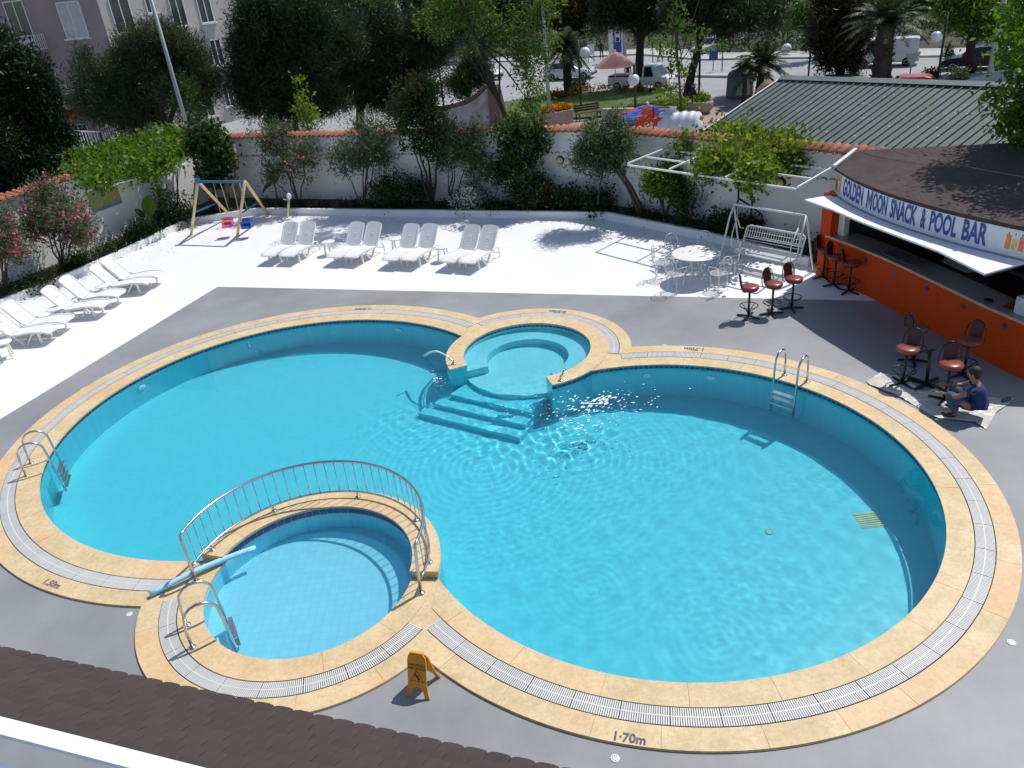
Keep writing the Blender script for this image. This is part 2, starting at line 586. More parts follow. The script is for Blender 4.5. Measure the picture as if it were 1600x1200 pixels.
for c, rr in (('R', 0), ('L', 0)): pass


def in_water(x, y):
    dK = np.hypot(x - CK[0], y - CK[1]); dJ = np.hypot(x - CJ[0], y - CJ[1])
    dR = np.hypot(x - CR[0], y - CR[1]); dL = np.hypot(x - CL[0], y - CL[1])
    m = (dR < RI['R'] + .12) | (dL < RI['L'] + .12) | (dJ < RI['J'] + .15)
    return m & (dK > DIV_R - .12)


def grid_water(keep, name, z0, Zs):
    q = keep[:-1, :-1] & keep[1:, :-1] & keep[:-1, 1:] & keep[1:, 1:]
    idx = np.arange(X.size).reshape(X.shape)
    F = np.stack([idx[:-1, :-1][q], idx[:-1, 1:][q], idx[1:, 1:][q], idx[1:, :-1][q]], 1)
    used = np.unique(F); mp = -np.ones(X.size, int); mp[used] = np.arange(len(used))
    V = np.stack([X.ravel()[used], Y.ravel()[used] - pool.location.y, z0 + Zs.ravel()[used]], 1)
    me = fast_mesh(name, V, mp[F])
    me.polygons.foreach_set('use_smooth', [True] * len(me.polygons))
    return link(name, me, MT['water'], pool)


wm = bpy.data.materials.new('water'); wm.use_nodes = True
_N, _L = wm.node_tree.nodes, wm.node_tree.links
_b = _N['Principled BSDF']
_b.inputs['Base Color'].default_value = (.93, .985, 1.0, 1)
_b.inputs['Roughness'].default_value = 0.0
_b.inputs['IOR'].default_value = 1.333
_b.inputs['Transmission Weight'].default_value = 1.0
MT['water'] = wm
water = grid_water(in_water(X, Y), 'water', ZW, Z)
dK = np.hypot(X - CK[0], Y - CK[1])
Zk = np.zeros_like(X)
for k in range(26):
    th = rng.uniform(0, 2 * PI); wl = rng.uniform(.13, .5)
    Zk += .00010 * wl / .3 * np.sin(2 * PI / wl * (X * math.cos(th) + Y * math.sin(th)) + rng.uniform(0, 6.28))
for px, py, am, wl, dr in ((440, 855, .5, .09, .22), (400, 900, .3, .08, .18)):
    p = G(px, py, -.06); rr = np.hypot(X - p.x, Y - p.y)
    Zk += am * .001 * np.exp(-(rr / dr) ** 2) * np.sin(2 * PI * rr / wl)
kwater = grid_water(dK < RI['K'] + .1, 'wading_pool_water', -.06, Zk)
sun_data.cycles.is_caustics_light = True
for o in (water, kwater): o.cycles.is_caustics_caster = True

# ---- coping
base = MB()
holes = []
# plan outline of the open water (main + whirlpool), walked counter-clockwise
d0 = cross('K', DIV_R, 'R', RI['R']); d1 = cross('K', DIV_R, 'L', RI['L'])
kr = min(d0, key=lambda p: p.y); kl = min(d1, key=lambda p: p.x)
jr = max(cross('J', 1.83, 'R', RI['R']), key=lambda p: p.x); jl = max(cross('J', 1.83, 'L', RI['L']), key=lambda p: p.y)
hole = (arc('R', RI['R'], ang('R', kr), ang('R', jr), .1)
        + list(reversed(arc('J', 1.83, J_A0, ang('J', jr), .1)))
        + arc('J', RI['J'], J_A0, J_A1, .1)
        + list(reversed(arc('J', 1.83, ang('J', jl), J_A1 - 2 * PI if J_A1 - 2 * PI > ang('J', jl) else J_A1, .1)))
        + arc('L', RI['L'], ang('L', jl), ang('L', kl), .1)
        + list(reversed(arc('K', DIV_R, ang('K', kr), ang('K', kl), .08))))
hole2 = [h for i, h in enumerate(hole) if i == 0 or (Vector(h) - Vector(hole[i - 1])).length > 1e-3]
kid_hole = [pt('K', RI['K'], R(a)) for a in range(0, 360, 4)]
base.sheet(POOL_OUT, ZC - .012, [hole2, kid_hole])
strip(base, POOL_OUT + POOL_OUT[:1], -.03, ZC - .012)
W(base, 'coping_bed', MT['stone'])


def clip(poly, p0, nrm, keep=1):
    out = []
    f = lambda q: ((q[0] - p0[0]) * nrm[0] + (q[1] - p0[1]) * nrm[1]) * keep
    for i, a in enumerate(poly):
        b = poly[(i + 1) % len(poly)]
        fa, fb = f(a), f(b)
        if fa >= 0: out.append(a)
        if fa * fb < 0:
            t = fa / (fa - fb); out.append((a[0] + (b[0] - a[0]) * t, a[1] + (b[1] - a[1]) * t))
    return out


def side(a, b, c):
    """half plane through a, b that holds the centre of circle c"""
    d = (b[0] - a[0], b[1] - a[1]); nrm = (-d[1], d[0])
    s_ = (CC[c][0] - a[0]) * nrm[0] + (CC[c][1] - a[1]) * nrm[1]
    return (a, nrm, 1 if s_ > 0 else -1)


junction = {}
for a, b, oo, far in (('L', 'K', o_KL, kl), ('K', 'R', o_KR, kr), ('L', 'J', o_LJ, jl), ('J', 'R', o_JR, jr)):
    junction[(a, b)] = (tuple(oo), tuple(far))
cuts = {c: [] for c in 'RLKJ'}
for (a, b), (p, q) in junction.items():
    for c in (a, b): cuts[c].append(side(p, q, c))
spans = dict(R=(ang('R', o_KR) - .12, ang('R', o_JR) + .12), L=(ang('L', o_LJ) - .12, ang('L', o_KL) + .12),
             K=(ang('K', o_KL) - .2, ang('K', o_KR) + .2), J=(ang('J', o_JR) - .2, ang('J', o_LJ) + .2))


def stones(c, r0, r1, a0, a1, size, z=ZC, cut=True, name='coping_stone', jitter=.12, h=.03):
    while a1 < a0: a1 += 2 * PI
    rm = (r0 + r1) / 2
    n = max(1, round((a1 - a0) * rm / size))
    edges = [a0 + (a1 - a0) * (i + (random.uniform(-jitter, jitter) if 0 < i < n else 0)) / n for i in range(n + 1)]
    for i in range(n):
        g = .002 / rm
        s0, s1 = edges[i] + g, edges[i + 1] - g
        k = max(3, int((s1 - s0) * rm / .09))
        poly = [pt(c, r1 - .003, s0 + (s1 - s0) * j / k) for j in range(k + 1)] + [pt(c, r0 + .002, s1 - (s1 - s0) * j / k) for j in range(k + 1)]
        poly.reverse(); poly.reverse()
        if cut:
            for (p0, nrm, kp) in cuts[c]: poly = clip(poly, p0, nrm, kp)
        if len(poly) < 3: continue
        A = sum(poly[j][0] * poly[(j + 1) % len(poly)][1] - poly[(j + 1) % len(poly)][0] * poly[j][1] for j in range(len(poly)))
        if abs(A) < .01: continue
        if A < 0: poly.reverse()
        dz = random.uniform(-.0015, .0015)
        # stones overlapping a hole are drawn as quads along the arc, so prism() stays simple for convex-ish slices
        m = MB(); m.prism(poly, z - h, z + dz)
        W(m, name, MT['stone'])


GW = dict(R=(4.408, 4.643), L=(4.955, 5.185), K=(1.872, 2.098), J=(1.832, 2.058))
for c in 'RLKJ':
    a0, a1 = spans[c]
    stones(c, GW[c][1] + .012, RO[c], a0, a1, .95, jitter=.18)
for c in 'RL':
    a0, a1 = spans[c]
    stones(c, RI[c] - .03, GW[c][0] - .012, ang('R', kr) - .06 if c == 'R' else ang('L', jl) - .02, ang('R', jr) + .02 if c == 'R' else ang('L', kl) + .04, 1.05)
aKl, aKr = ang('K', kl), ang('K', kr)
stones('K', RI['K'] - .02, GW['K'][0] - .012, aKl - .02, aKr + .02, 1.0, cut=False)
stones('J', RI['J'] - .02, 1.835, J_A0 + .004, J_A1 - .004, .55, z=ZC + .003, cut=False, h=.045)
# raised divider of the wading pool, capped with the same stone
stones('K', RI['K'] - .03, DIV_R + .02, aKr + .02, aKl - .02, .62, z=DIV_Z, cut=False, h=.04, name='divider_cap_stone')
dw = MB()
a0, a1 = aKr + .03, aKl - .03
while a1 < a0: a1 += 2 * PI
ip = [pt('K', RI['K'], a0 + (a1 - a0) * i / 70) for i in range(71)]; op = [pt('K', DIV_R, a0 + (a1 - a0) * i / 70) for i in range(71)]
dw.prism(op + list(reversed(ip)), -.02, DIV_Z - .041)
W(dw, 'divider_kerb', MT['stone'])
# dark blue tiles under the divider's cap and round the wading pool
tl = MB(); tl.box((0, 0, 0), (.108, .008, .104)); tile_me = tl.mesh('tile')
tile_me.materials.append(MT['band_tile'])
MT['tile_joint'] = flat('tile_joint', (.6, .65, .7), .6)
for zc, rr in ((.064, RI['K'] - .003),):
    nt_ = int((a1 - a0) * RI['K'] / .115)
    for i in range(nt_):
        a = a0 + (a1 - a0) * (i + .5) / nt_
        p = pt('K', rr, a)
        o = bpy.data.objects.new('wall_tile', tile_me); COL.objects.link(o); o.parent = pool
        o.location = (p[0], p[1] - pool.location.y, zc); o.rotation_euler = (0, 0, a + PI / 2)
tj = MB(); strip(tj, [pt('K', RI['K'] - .001, a0 + (a1 - a0) * i / 80) for i in range(81)], .006, DIV_Z - .041, True)
W(tj, 'tile_joint', MT['tile_joint'])
# waterline band of small dark tiles round the big basins (too small to pick apart: one part)
bt = MB()
def band(c, r, a0, a1, inward=True):
    while a1 < a0: a1 += 2 * PI
    n = int((a1 - a0) * r / .105)
    da = (a1 - a0) / n
    for i in range(n):
        b0, b1 = a0 + da * (i + .05), a0 + da * (i + .95)
        r_ = r - .006 if inward else r + .006
        p, q = pt(c, r_, b0), pt(c, r_, b1)
        F = [(0, 1, 2, 3)] if not inward else [(3, 2, 1, 0)]
        bt.add([(*p, -.105), (*q, -.105), (*q, ZC - .035), (*p, ZC - .035)], F)
band('R', RI['R'], ang('R', pR0), ang('R', pR1)); band('L', RI['L'], ang('L', pL0), ang('L', pL1))
band('J', RI['J'], J_A0, J_A1); band('J', 1.83, J_A0, ang('J', jr), False); band('J', 1.83, ang('J', jl), J_A1, False)
b_ = W(bt, 'waterline_tiles', MT['band_tile']); b_['kind'] = 'stuff'
# overflow grating: sections of slats over a dark channel
A_ = lambda c, x, y: ang(c, G(x, y, ZC))
slot_span = dict(R=(A_('R', 674, 975), A_('R', 971, 557)), L=(A_('L', 731, 511), A_('L', 262, 923)),
                 K=(A_('K', 268, 936), A_('K', 655, 979)), J=(A_('J', 957, 552), A_('J', 750, 507)))
for c in 'RLKJ':
    a0, a1 = slot_span[c]
    while a1 < a0: a1 += 2 * PI
    g0, g1 = GW[c]
    ch = MB()
    n = int((a1 - a0) * g1 / .1)
    ch.add([(*pt(c, g0 - .01, a0 + (a1 - a0) * i / n), ZC - .009) for i in range(n + 1)] + [(*pt(c, g1 + .01, a0 + (a1 - a0) * i / n), ZC - .009) for i in range(n + 1)],
           [(i + 1, i, n + 1 + i, n + 2 + i) for i in range(n)])
    W(ch, 'gutter_channel', MT['dark_gap'])
    ns = round((a1 - a0) * (g0 + g1) / 2 / .56)
    for s_ in range(ns):
        b0 = a0 + (a1 - a0) * s_ / ns + .003 / g0; b1 = a0 + (a1 - a0) * (s_ + 1) / ns - .003 / g0
        k = 21
        gm = MB()
        for i in range(k):
            t0 = b0 + (b1 - b0) * (i + .16) / k; t1 = b0 + (b1 - b0) * (i + .84) / k
            q = [pt(c, g0, t0), pt(c, g1, t0), pt(c, g1, t1), pt(c, g0, t1)]
            V = [(*p, ZC - .006) for p in q] + [(*p, ZC + .001) for p in q]
            gm.add(V, [(4, 5, 6, 7), (0, 1, 5, 4), (1, 2, 6, 5), (2, 3, 7, 6), (3, 0, 4, 7)])
        gmid = (g0 + g1) / 2
        for rr in (gmid,):
            q = [pt(c, rr - .008, b0 + (b1 - b0) * i / 4) for i in range(5)] + [pt(c, rr + .008, b1 - (b1 - b0) * i / 4) for i in range(5)]
            gm.prism(list(reversed(q)), ZC - .006, ZC + .0025)
        W(gm, 'grating', MT['grate'])
for o in RECV: o.cycles.is_caustics_receiver = True
# ------------------------------------------------------------------ ground and decks
WALL_L0, CORNER, BEND, WALL_R1 = Vector((-27.2, -2.0)), Vector((-11.75, 33.25)), Vector((3.86, 26.15)), Vector((9.75, 19.1))
P_C = G(340, 448)
P_R = G(1364, 470)
_d = (P_R - P_C).normalized()
P_R2 = P_C + _d * 24.0
_e = (G(0, 655) - P_C).normalized()
P_L2 = P_C + _e * 26.0
deck = MB().sheet([(P_C.x, P_C.y), (P_L2.x, P_L2.y), (-17, -4), (15, -4), (15, P_R2.y), (P_R2.x, P_R2.y)], 0.0, [POOL_OUT])
tag(deck.build('pool_deck', MT['grey_deck']), 'grey painted concrete deck round the swimming pool', 'deck', kind='structure')
wd = MB().sheet([(P_C.x, P_C.y), (P_R2.x, P_R2.y), (15, 18), (WALL_R1.x, WALL_R1.y), (BEND.x, BEND.y), (CORNER.x, CORNER.y), (WALL_L0.x, WALL_L0.y), (-17, -4), (P_L2.x, P_L2.y)], 0.0)
tag(wd.build('sun_terrace', MT['white_deck']), 'bright white painted sun terrace between the pool and the walls', 'terrace', kind='structure')
# ------------------------------------------------------------------ courtyard walls with terracotta caps
def v3(p, z=0.0): return Vector((p[0], p[1], z))


tm = MB()
TILE_P = .225
n = 7
V, F = [], []
for j, (y, z, rr) in enumerate(((-.24, .0, .105), (.26, .11, .09))):
    for r_ in (rr, rr - .018):
        V += [(r_ * math.cos(PI * k / n), y, z + r_ * math.sin(PI * k / n)) for k in range(n + 1)]
m_ = n + 1
for k in range(n):
    F += [(k, k + 1, 2 * m_ + k + 1, 2 * m_ + k), (m_ + k + 1, m_ + k, 3 * m_ + k, 3 * m_ + k + 1), (k + 1, k, m_ + k, m_ + k + 1)]
tm.add(V, F, True)
tile_cap = tm.mesh('roof_tile'); tile_cap.materials.append(MT['terracotta'])


def courtyard_wall(name, label, a, b, zt, tiles=True, inner=1, skip=0.0, moulding=True):
    """a wall from a to b; inner: side (+1 = to the right of a->b) that faces the courtyard"""
    a, b = Vector(a), Vector(b)
    d = (b - a); L = d.length; d = d / L
    nrm = Vector((d.y, -d.x)) * inner
    root = thing(name, label, 'wall', (a.x, a.y, 0), kind='thing')
    w = MB()
    th = .22
    pts = [a, b, b - nrm * th, a - nrm * th]
    A = (pts[1] - pts[0]).cross(pts[2] - pts[0])
    if A < 0: pts.reverse()
    w.prism([tuple(p) for p in pts], -1.15, zt)
    w.build('wall_body', MT['white_wall'], root, world=True)
    # the scalloped moulding under the cap
    s_ = MB()
    k = int(L / .25) if moulding else 0
    for i in range(k):
        c = a + d * (L * (i + .5) / k) + nrm * .003
        ar = [(math.cos(PI * q / 5) * .11, math.sin(PI * q / 5) * .07) for q in range(6)]
        P0 = [v3(c + d * x + nrm * .05, zt - .72 + z) for x, z in ar]; P1 = [v3(c + d * x, zt - .70 + z) for x, z in ar]
        s_.add(P0 + P1, [(q, q + 1, 6 + q + 1, 6 + q) for q in range(5)] + [(q + 6, q + 7, q + 1, q) for q in range(5)], True)
    if moulding: s_.build('scalloped_moulding', MT['white_wall'], root, world=True)
    if tiles:
        rz = math.atan2(d.y, d.x) if inner > 0 else math.atan2(-d.y, -d.x)
        k = int((L - skip) / TILE_P)
        for i in range(k):
            c = a + d * (skip + (L - skip) * (i + .5) / k) - nrm * .1
            o = bpy.data.objects.new('roof_tile', tile_cap); COL.objects.link(o); o.parent = root
            o.location = (c.x - a.x + random.uniform(-.008, .008), c.y - a.y + random.uniform(-.012, .012), zt + .005 + random.uniform(-.006, .006))
            o.rotation_euler = (random.uniform(-.03, .03), 0, rz + random.uniform(-.02, .02))
        mo = MB()
        pts = [a + nrm * .10, b + nrm * .10, b - nrm * .30, a - nrm * .30]
        if (pts[1] - pts[0]).cross(pts[2] - pts[0]) < 0: pts.reverse()
        mo.prism([tuple(p) for p in pts], zt + .002, zt + .03)
        mo.build('mortar_bed', MT['white_wall'], root, world=True)
    return root


ZT = 2.58
courtyard_wall('courtyard_wall', 'white courtyard wall with terracotta tile cap behind the row of paired loungers', CORNER, BEND, ZT)
courtyard_wall('courtyard_wall', 'white courtyard wall with terracotta tile cap behind the garden swing', BEND, WALL_R1, ZT)
courtyard_wall('courtyard_wall', 'sunlit white courtyard wall with terracotta cap and a small mural behind the pink oleanders', WALL_L0, CORNER, ZT, skip=20, moulding=False)
# the mural board on the left wall
_a = (CORNER - WALL_L0).normalized(); _nm = Vector((_a.y, -_a.x))
mural_m = mat('mural_paint', srgb(200, 170, 110), .7, .3, 3.5, col2=srgb(120, 150, 90), detail=3)
_b = Vector((0, 0))
best = None
for i in range(400):
    q = WALL_L0 + _a * (i * .1)
    x_, y_ = pix((q.x, q.y, 1.75))
    if best is None or abs(x_ - 163) < best[0]: best = (abs(x_ - 163), q)
q = best[1]
mu = MB()
rzw = math.atan2(_a.y, _a.x)
root = thing('wall_picture', 'small yellowish landscape picture hung on the white wall beside the vine', 'picture', (q.x + _nm.x * .002, q.y + _nm.y * .002, 1.3), rzw)
MB().box((0, -.015, .42), (1.35, .03, .62)).build('canvas', mural_m, root)
MB().box((0, -.012, .05), (1.35, .024, .10)).build('caption_strip', mat('caption', srgb(110, 120, 170), .7, .2, 9), root)

# ------------------------------------------------------------------ planting beds
KERB = [G(-190, 560), G(45, 465), G(132, 429), G(197, 400), G(297, 351), G(405, 335), G(945, 343), G(1100, 375), G(1200, 400), G(1262, 417)]
KERB = [Vector((p.x, p.y)) for p in KERB]
kerb_root = thing('planter_kerb', 'white painted kerb that holds the planting beds along the courtyard walls', 'kerb', (KERB[4].x, KERB[4].y, 0), kind='structure')


def offset_line(P, d):
    out = []
    for i, p in enumerate(P):
        a = P[i - 1] if i else p; b = P[i + 1] if i < len(P) - 1 else p
        ns = []
        if i: t = (p - a).normalized(); ns.append(Vector((-t.y, t.x)))
        if i < len(P) - 1: t = (b - p).normalized(); ns.append(Vector((-t.y, t.x)))
        nn = sum(ns, Vector((0, 0))).normalized()
        out.append(p + nn * d / max(.5, nn.dot(ns[0])))
    return out


ko = offset_line(KERB, .13)
kb_ = MB()
for i in range(len(KERB) - 1):
    kb_.prism([tuple(KERB[i]), tuple(KERB[i + 1]), tuple(ko[i + 1]), tuple(ko[i])], 0, .24)
kb_.build('kerb_stone', MT['white_paint'], kerb_root, world=True)
bed = MB()
bw = [WALL_L0 + (CORNER - WALL_L0) * .3, CORNER, BEND, WALL_R1]
bed.sheet([tuple(p) for p in ko] + [tuple(p) for p in reversed(bw)], .17)
tag(bed.build('planting_bed', MT['soil']), 'dark soil of the planting bed along the walls', 'soil', kind='structure')

# ------------------------------------------------------------------ the pool bar
orange = tile_mat('orange_tile', srgb(224, 84, 28), srgb(196, 70, 24), .06, rough=.35, coords='Generated', lw=.06)
orange = mat('orange_mosaic', (.66, .062, .004), .6, .14, 30, .3, 55, spec=.2)
granite = mat('granite', (.22, .20, .17), .3, .35, 30, col2=(.34, .32, .29))
dark_wood = mat('dark_wood', (.035, .022, .015), .5, .4, 4)
shingle = mat('shingle_felt', (.062, .040, .038), .95, .22, 2.2, .5, 160, col2=(.078, .052, .049), detail=8, obj_var=.10)
bar = thing('pool_bar', 'orange tiled pool bar with a curved white sign fascia and brown shingle roof', 'bar', (8.8, 15, 0))
BP = [Vector(p) for p in ((8.12, 18.10), (8.42, 17.15), (8.64, 16.3), (8.82, 15.4), (8.99, 14.4), (9.2, 13.1), (9.40, 12.25), (9.50, 12.0), (9.75, 11.88), (10.5, 11.75), (13.2, 11.5))]


def along(P, s):
    for i in range(len(P) - 1):
        L = (P[i + 1] - P[i]).length
        if s <= L or i == len(P) - 2:
            t = (P[i + 1] - P[i]) / L
            return P[i] + t * s, t
        s -= L


def ribbon(P, d0, d1): return [p for p in offset_line(P, d0)] + list(reversed(offset_line(P, d1)))


def prism_strip(mb, P, d0, d1, z0, z1):
    A, B = offset_line(P, d0), offset_line(P, d1)
    for i in range(len(P) - 1):
        q = [A[i], A[i + 1], B[i + 1], B[i]]
        if (q[1] - q[0]).cross(q[2] - q[0]) < 0: q.reverse()
        mb.prism([tuple(p) for p in q], z0, z1)
    return mb


WB = lambda mb, name, m, **k: mb.build(name, m, bar, world=True, **k)
WB(prism_strip(MB(), BP, 0, .16, 0, 1.05), 'counter_front', orange)
WB(prism_strip(MB(), BP, -.04, .62, 1.052, 1.10), 'counter_top', granite)
WB(prism_strip(MB(), BP, -.055, -.042, 1.045, 1.095), 'counter_edge', mat('edge_trim', srgb(205, 170, 140), .5))
pil = MB(); pil.box((8.24, 18.1, 1.06), (.34, .34, 2.12), R(20)); WB(pil, 'pillar', orange)
pil = MB(); pil.box((8.46, 17.92, 1.06), (.16, .22, 2.12), R(20)); WB(pil, 'window_post', MT['white_paint'])
# interior
inn = MB()
IB = [Vector(p) for p in ((8.4, 18.35), (12.4, 17.5), (13.3, 11.6))]
prism_strip(inn, IB, 0, .1, 0, 2.62)
WB(inn, 'back_wall', dark_wood)
fl = MB(); fl.prism([(8.3, 18.1), (8.95, 15), (9.55, 12.3), (9.8, 12.0), (13.0, 11.7), (12.2, 17.4)], .005, .02); WB(fl, 'bar_floor', mat('bar_floor', (.12, .11, .10), .6))
sv = MB()
for zz in (.95, 1.45, 1.9): sv.box((12.0, 14.8, zz), (.35, 4.6, .04), R(7))
WB(sv, 'back_shelf', dark_wood)
sk = MB(); sk.box((9.95, 15.3, .93), (.55, .9, .3), R(10)); WB(sk, 'sink_unit', MT['steel'])
fr = MB(); fr.box((10.9, 16.6, .9), (.7, .7, 1.8), R(8)); WB(fr, 'fridge', mat('fridge', (.25, .25, .27), .3))
# four blue diamonds set in the tiles
LB = sum((BP[i + 1] - BP[i]).length for i in range(len(BP) - 1))
dia_m = mat('blue_tile', (.035, .05, .16), .3, .2, 20)
for px_, py_ in ((1354, 403), (1399, 425.5), (1450, 449), (1508, 475), (1572, 503)):
    bestd = None
    for i in range(300):
        p, t = along(BP, LB * i / 300)
        for z in (.7, .75, .8, .85):
            x_, y_ = pix((p.x, p.y, z)); e = (x_ - px_) ** 2 + (y_ - py_) ** 2
            if bestd is None or e < bestd[0]: bestd = (e, p, t, z)
    _, p, t, z = bestd
    nn = Vector((t.y, -t.x)) * 1.0
    nn = nn if nn.x < 0 else -nn
    s_ = .075
    c = v3(p + nn * .004, z); T3 = v3(t); 
    dm = MB().add([c - T3 * s_, c - Vector((0, 0, s_)), c + T3 * s_, c + Vector((0, 0, s_)), c - T3 * s_ - v3(nn) * .02, c - Vector((0, 0, s_)) - v3(nn) * .02, c + T3 * s_ - v3(nn) * .02, c + Vector((0, 0, s_)) - v3(nn) * .02],
                  [(0, 1, 2, 3), (0, 4, 5, 1), (1, 5, 6, 2), (2, 6, 7, 3), (3, 7, 4, 0)])
    WB(dm, 'diamond_tile', dia_m)
# curved fascia with the sign
FS = 1.0286
FX = lambda y: FS * (7.97 + .064 * (y / FS - 16.8) ** 2)
FY = [18.14 - i * .2 for i in range(0, 28)]
FP = [Vector((FX(y), y)) for y in FY] + [Vector(p) for p in ((9.75, 12.42), (10.2, 12.28), (11.2, 12.12), (13.2, 11.9))]
FZ0, FZ1 = 2.10, 2.66
sign_white = mat('sign_panel', (.70, .71, .74), .45, .04, 2)
WB(prism_strip(MB(), FP, 0, .05, FZ0, FZ1), 'fascia', sign_white)
WB(prism_strip(MB(), FP, -.02, .07, FZ0 - .04, FZ0 - .002), 'fascia_rail', mat('rail_metal', (.35, .35, .36), .4, metal=.6))
LF = sum((FP[i + 1] - FP[i]).length for i in range(len(FP) - 1))


def text_mb(body, size, bold=0.0, align='LEFT', xs=1.0, shear=0.0, ext=0.0):
    cu = bpy.data.curves.new('t', 'FONT')
    cu.body = body; cu.size = size; cu.offset = bold; cu.align_x = align; cu.shear = shear; cu.extrude = ext
    cu.resolution_u = 3
    o = bpy.data.objects.new('t', cu); COL.objects.link(o)
    dg = bpy.context.evaluated_depsgraph_get()
    ev = o.evaluated_get(dg); me = ev.to_mesh()
    vs_ = [(v.co.x * xs, v.co.y, v.co.z) for v in me.vertices]; fs_ = [tuple(p.vertices) for p in me.polygons]
    ev.to_mesh_clear(); bpy.data.objects.remove(o); bpy.data.curves.remove(cu)
    return vs_, fs_


def s_at(px_, z):
    b_ = None
    for i in range(800):
        p, t = along(FP, LF * i / 800)
        e = abs(pix((p.x, p.y, z))[0] - px_)
        if b_ is None or e < b_[0]: b_ = (e, LF * i / 800)
    return b_[1]


def on_fascia(s, z, out=.006):
    p, t = along(FP, s)
    nn = Vector((t.y, -t.x)); nn = nn if nn.x < 0 else -nn
    return v3(p + nn * out, z)


words_px = [('GOLDEN', 1318, 1348.5), ('MOON', 1354.5, 1386), ('SNACK', 1391.5, 1432.5), ('&', 1438.5, 1447), ('POOL', 1453, 1495), ('BAR', 1503.5, 1543)]
for wd_, x0, x1 in words_px:
    s0, s1 = s_at(x0, 2.36), s_at(x1, 2.36)
    if wd_ == 'MOON':      # a broad block M, then the rest of the word
        sm_ = s0 + (s1 - s0) * .29
        mm_ = MB()
        for poly in ([(0, 0), (.22, 0), (.22, 1), (0, 1)], [(.78, 0), (1, 0), (1, 1), (.78, 1)], [(.221, 1), (.221, .62), (.5, .12), (.5, .52)], [(.779, 1), (.5, .52), (.5, .12), (.779, .62)]):
            mm_.add([on_fascia(s0 + u * (sm_ - s0), FZ0 + .085 + v * .41) for u, v in poly], [tuple(range(4))])
        WB(mm_, 'sign_lettering', MT['text_blue'])
        s0, wd_ = sm_ + (s1 - s0) * .03, 'OON'
    vs_, fs_ = text_mb(wd_, 1.0, bold=.034)
    mnx = min(v[0] for v in vs_); mxx = max(v[0] for v in vs_); mny = min(v[1] for v in vs_); mxy = max(v[1] for v in vs_)
    t_ = MB()
    t_.add([on_fascia(s0 + (v[0] - mnx) / (mxx - mnx) * (s1 - s0), FZ0 + .085 + (v[1] - mny) / (mxy - mny) * .41) for v in vs_], fs_)
    WB(t_, 'sign_lettering', MT['text_blue'])


def fascia_patch(s0, s1, z0, z1, m, name, out, seg=4, par=None):
    P = [on_fascia(s0 + (s1 - s0) * i / seg, z0, out) for i in range(seg + 1)] + [on_fascia(s1 - (s1 - s0) * i / seg, z1, out) for i in range(seg + 1)]
    q = MB().add(P, [tuple(range(len(P)))])
    return q.build(name, m, bar, world=True)


# pictures of drinks at the ends of the sign
sa, sb = s_at(1562, 2.36), s_at(1604, 2.36)
fascia_patch(sa, sb, FZ0 + .08, FZ1 - .06, mat('photo_panel', srgb(225, 222, 215), .4, .03, 3), 'drinks_picture', .004)
glass_cols = [srgb(232, 120, 60), srgb(215, 190, 120), srgb(226, 110, 70)]
for i, c in enumerate(glass_cols):
    u0 = sa + (sb - sa) * (.22 + .25 * i); w_ = (sb - sa) * .2
    fascia_patch(u0, u0 + w_, FZ0 + .13, FZ1 - .17 - (.05 if i == 1 else 0), mat('drink_print', c, .4, .2, 12, col2=tuple(min(1, x * 1.5) for x in c)), 'drink_print', .0065, 2)
    fascia_patch(u0 + w_ * .3, u0 + w_ * .5, FZ1 - .17, FZ1 - .12, flat('straw_print', (.1, .25, .08)), 'straw_print', .0065, 1)
sa, sb = s_at(1302, 2.36), s_at(1314, 2.36)
fascia_patch(sa, sb, FZ0 + .08, FZ1 - .08, mat('photo_panel_b', srgb(190, 165, 140), .4, .25, 6), 'drinks_picture', .004)
for i, c in enumerate((srgb(200, 60, 50), srgb(225, 200, 120))):
    u0 = sa + (sb - sa) * (.15 + .4 * i); w_ = (sb - sa) * .28
    fascia_patch(u0, u0 + w_, FZ0 + .13, FZ1 - .2, mat('drink_print', c, .4, .2, 12), 'drink_print', .0065, 2)
# awning: hinged white panels hung under the fascia
aw_m = mat('awning_panel', (.82, .82, .82), .5, .02, 2)
AO = [G(1257, 311.4, 2.15), G(1300, 327, 2.15), G(1346, 346.5, 2.15), G(1401, 367.5, 2.15), G(1465, 391.5, 2.15), G(1539, 428, 2.15)]
ys_in = [18.1, 17.43, 16.35, 15.27, 14.1, 12.75]
for i in range(5):
    a, b = AO[i], AO[i + 1]
    g = (b - a).normalized() * .006
    ysub = [ys_in[i] + (ys_in[i + 1] - ys_in[i]) * k / 4 for k in range(5)]
    inner = [Vector((FX(y) + .0, y, FZ0 - .03)) for y in ysub]
    outer = [a + g + (b - a - 2 * g) * k / 4 for k in range(5)]
    p_ = MB()
    V = [*outer, *inner]
    V2 = [q - Vector((0, 0, .035)) for q in V]
    k = 5
    p_.add(V + V2, [(j + 1, j, k + j, k + j + 1) for j in range(4)] + [(10 + j, 11 + j, 16 + j, 15 + j) for j in range(4)] + [(j, j + 1, 11 + j, 10 + j) for j in range(4)] + [(0, 10, 15, 5), (4, 9, 19, 14)])
    WB(p_, 'awning_panel', aw_m)
    br = MB(); br.bar(inner[4] + Vector((0, 0, -.05)), outer[4] + Vector((0, 0, -.045)), .025, .03); WB(br, 'awning_bracket', MT['black_metal'])
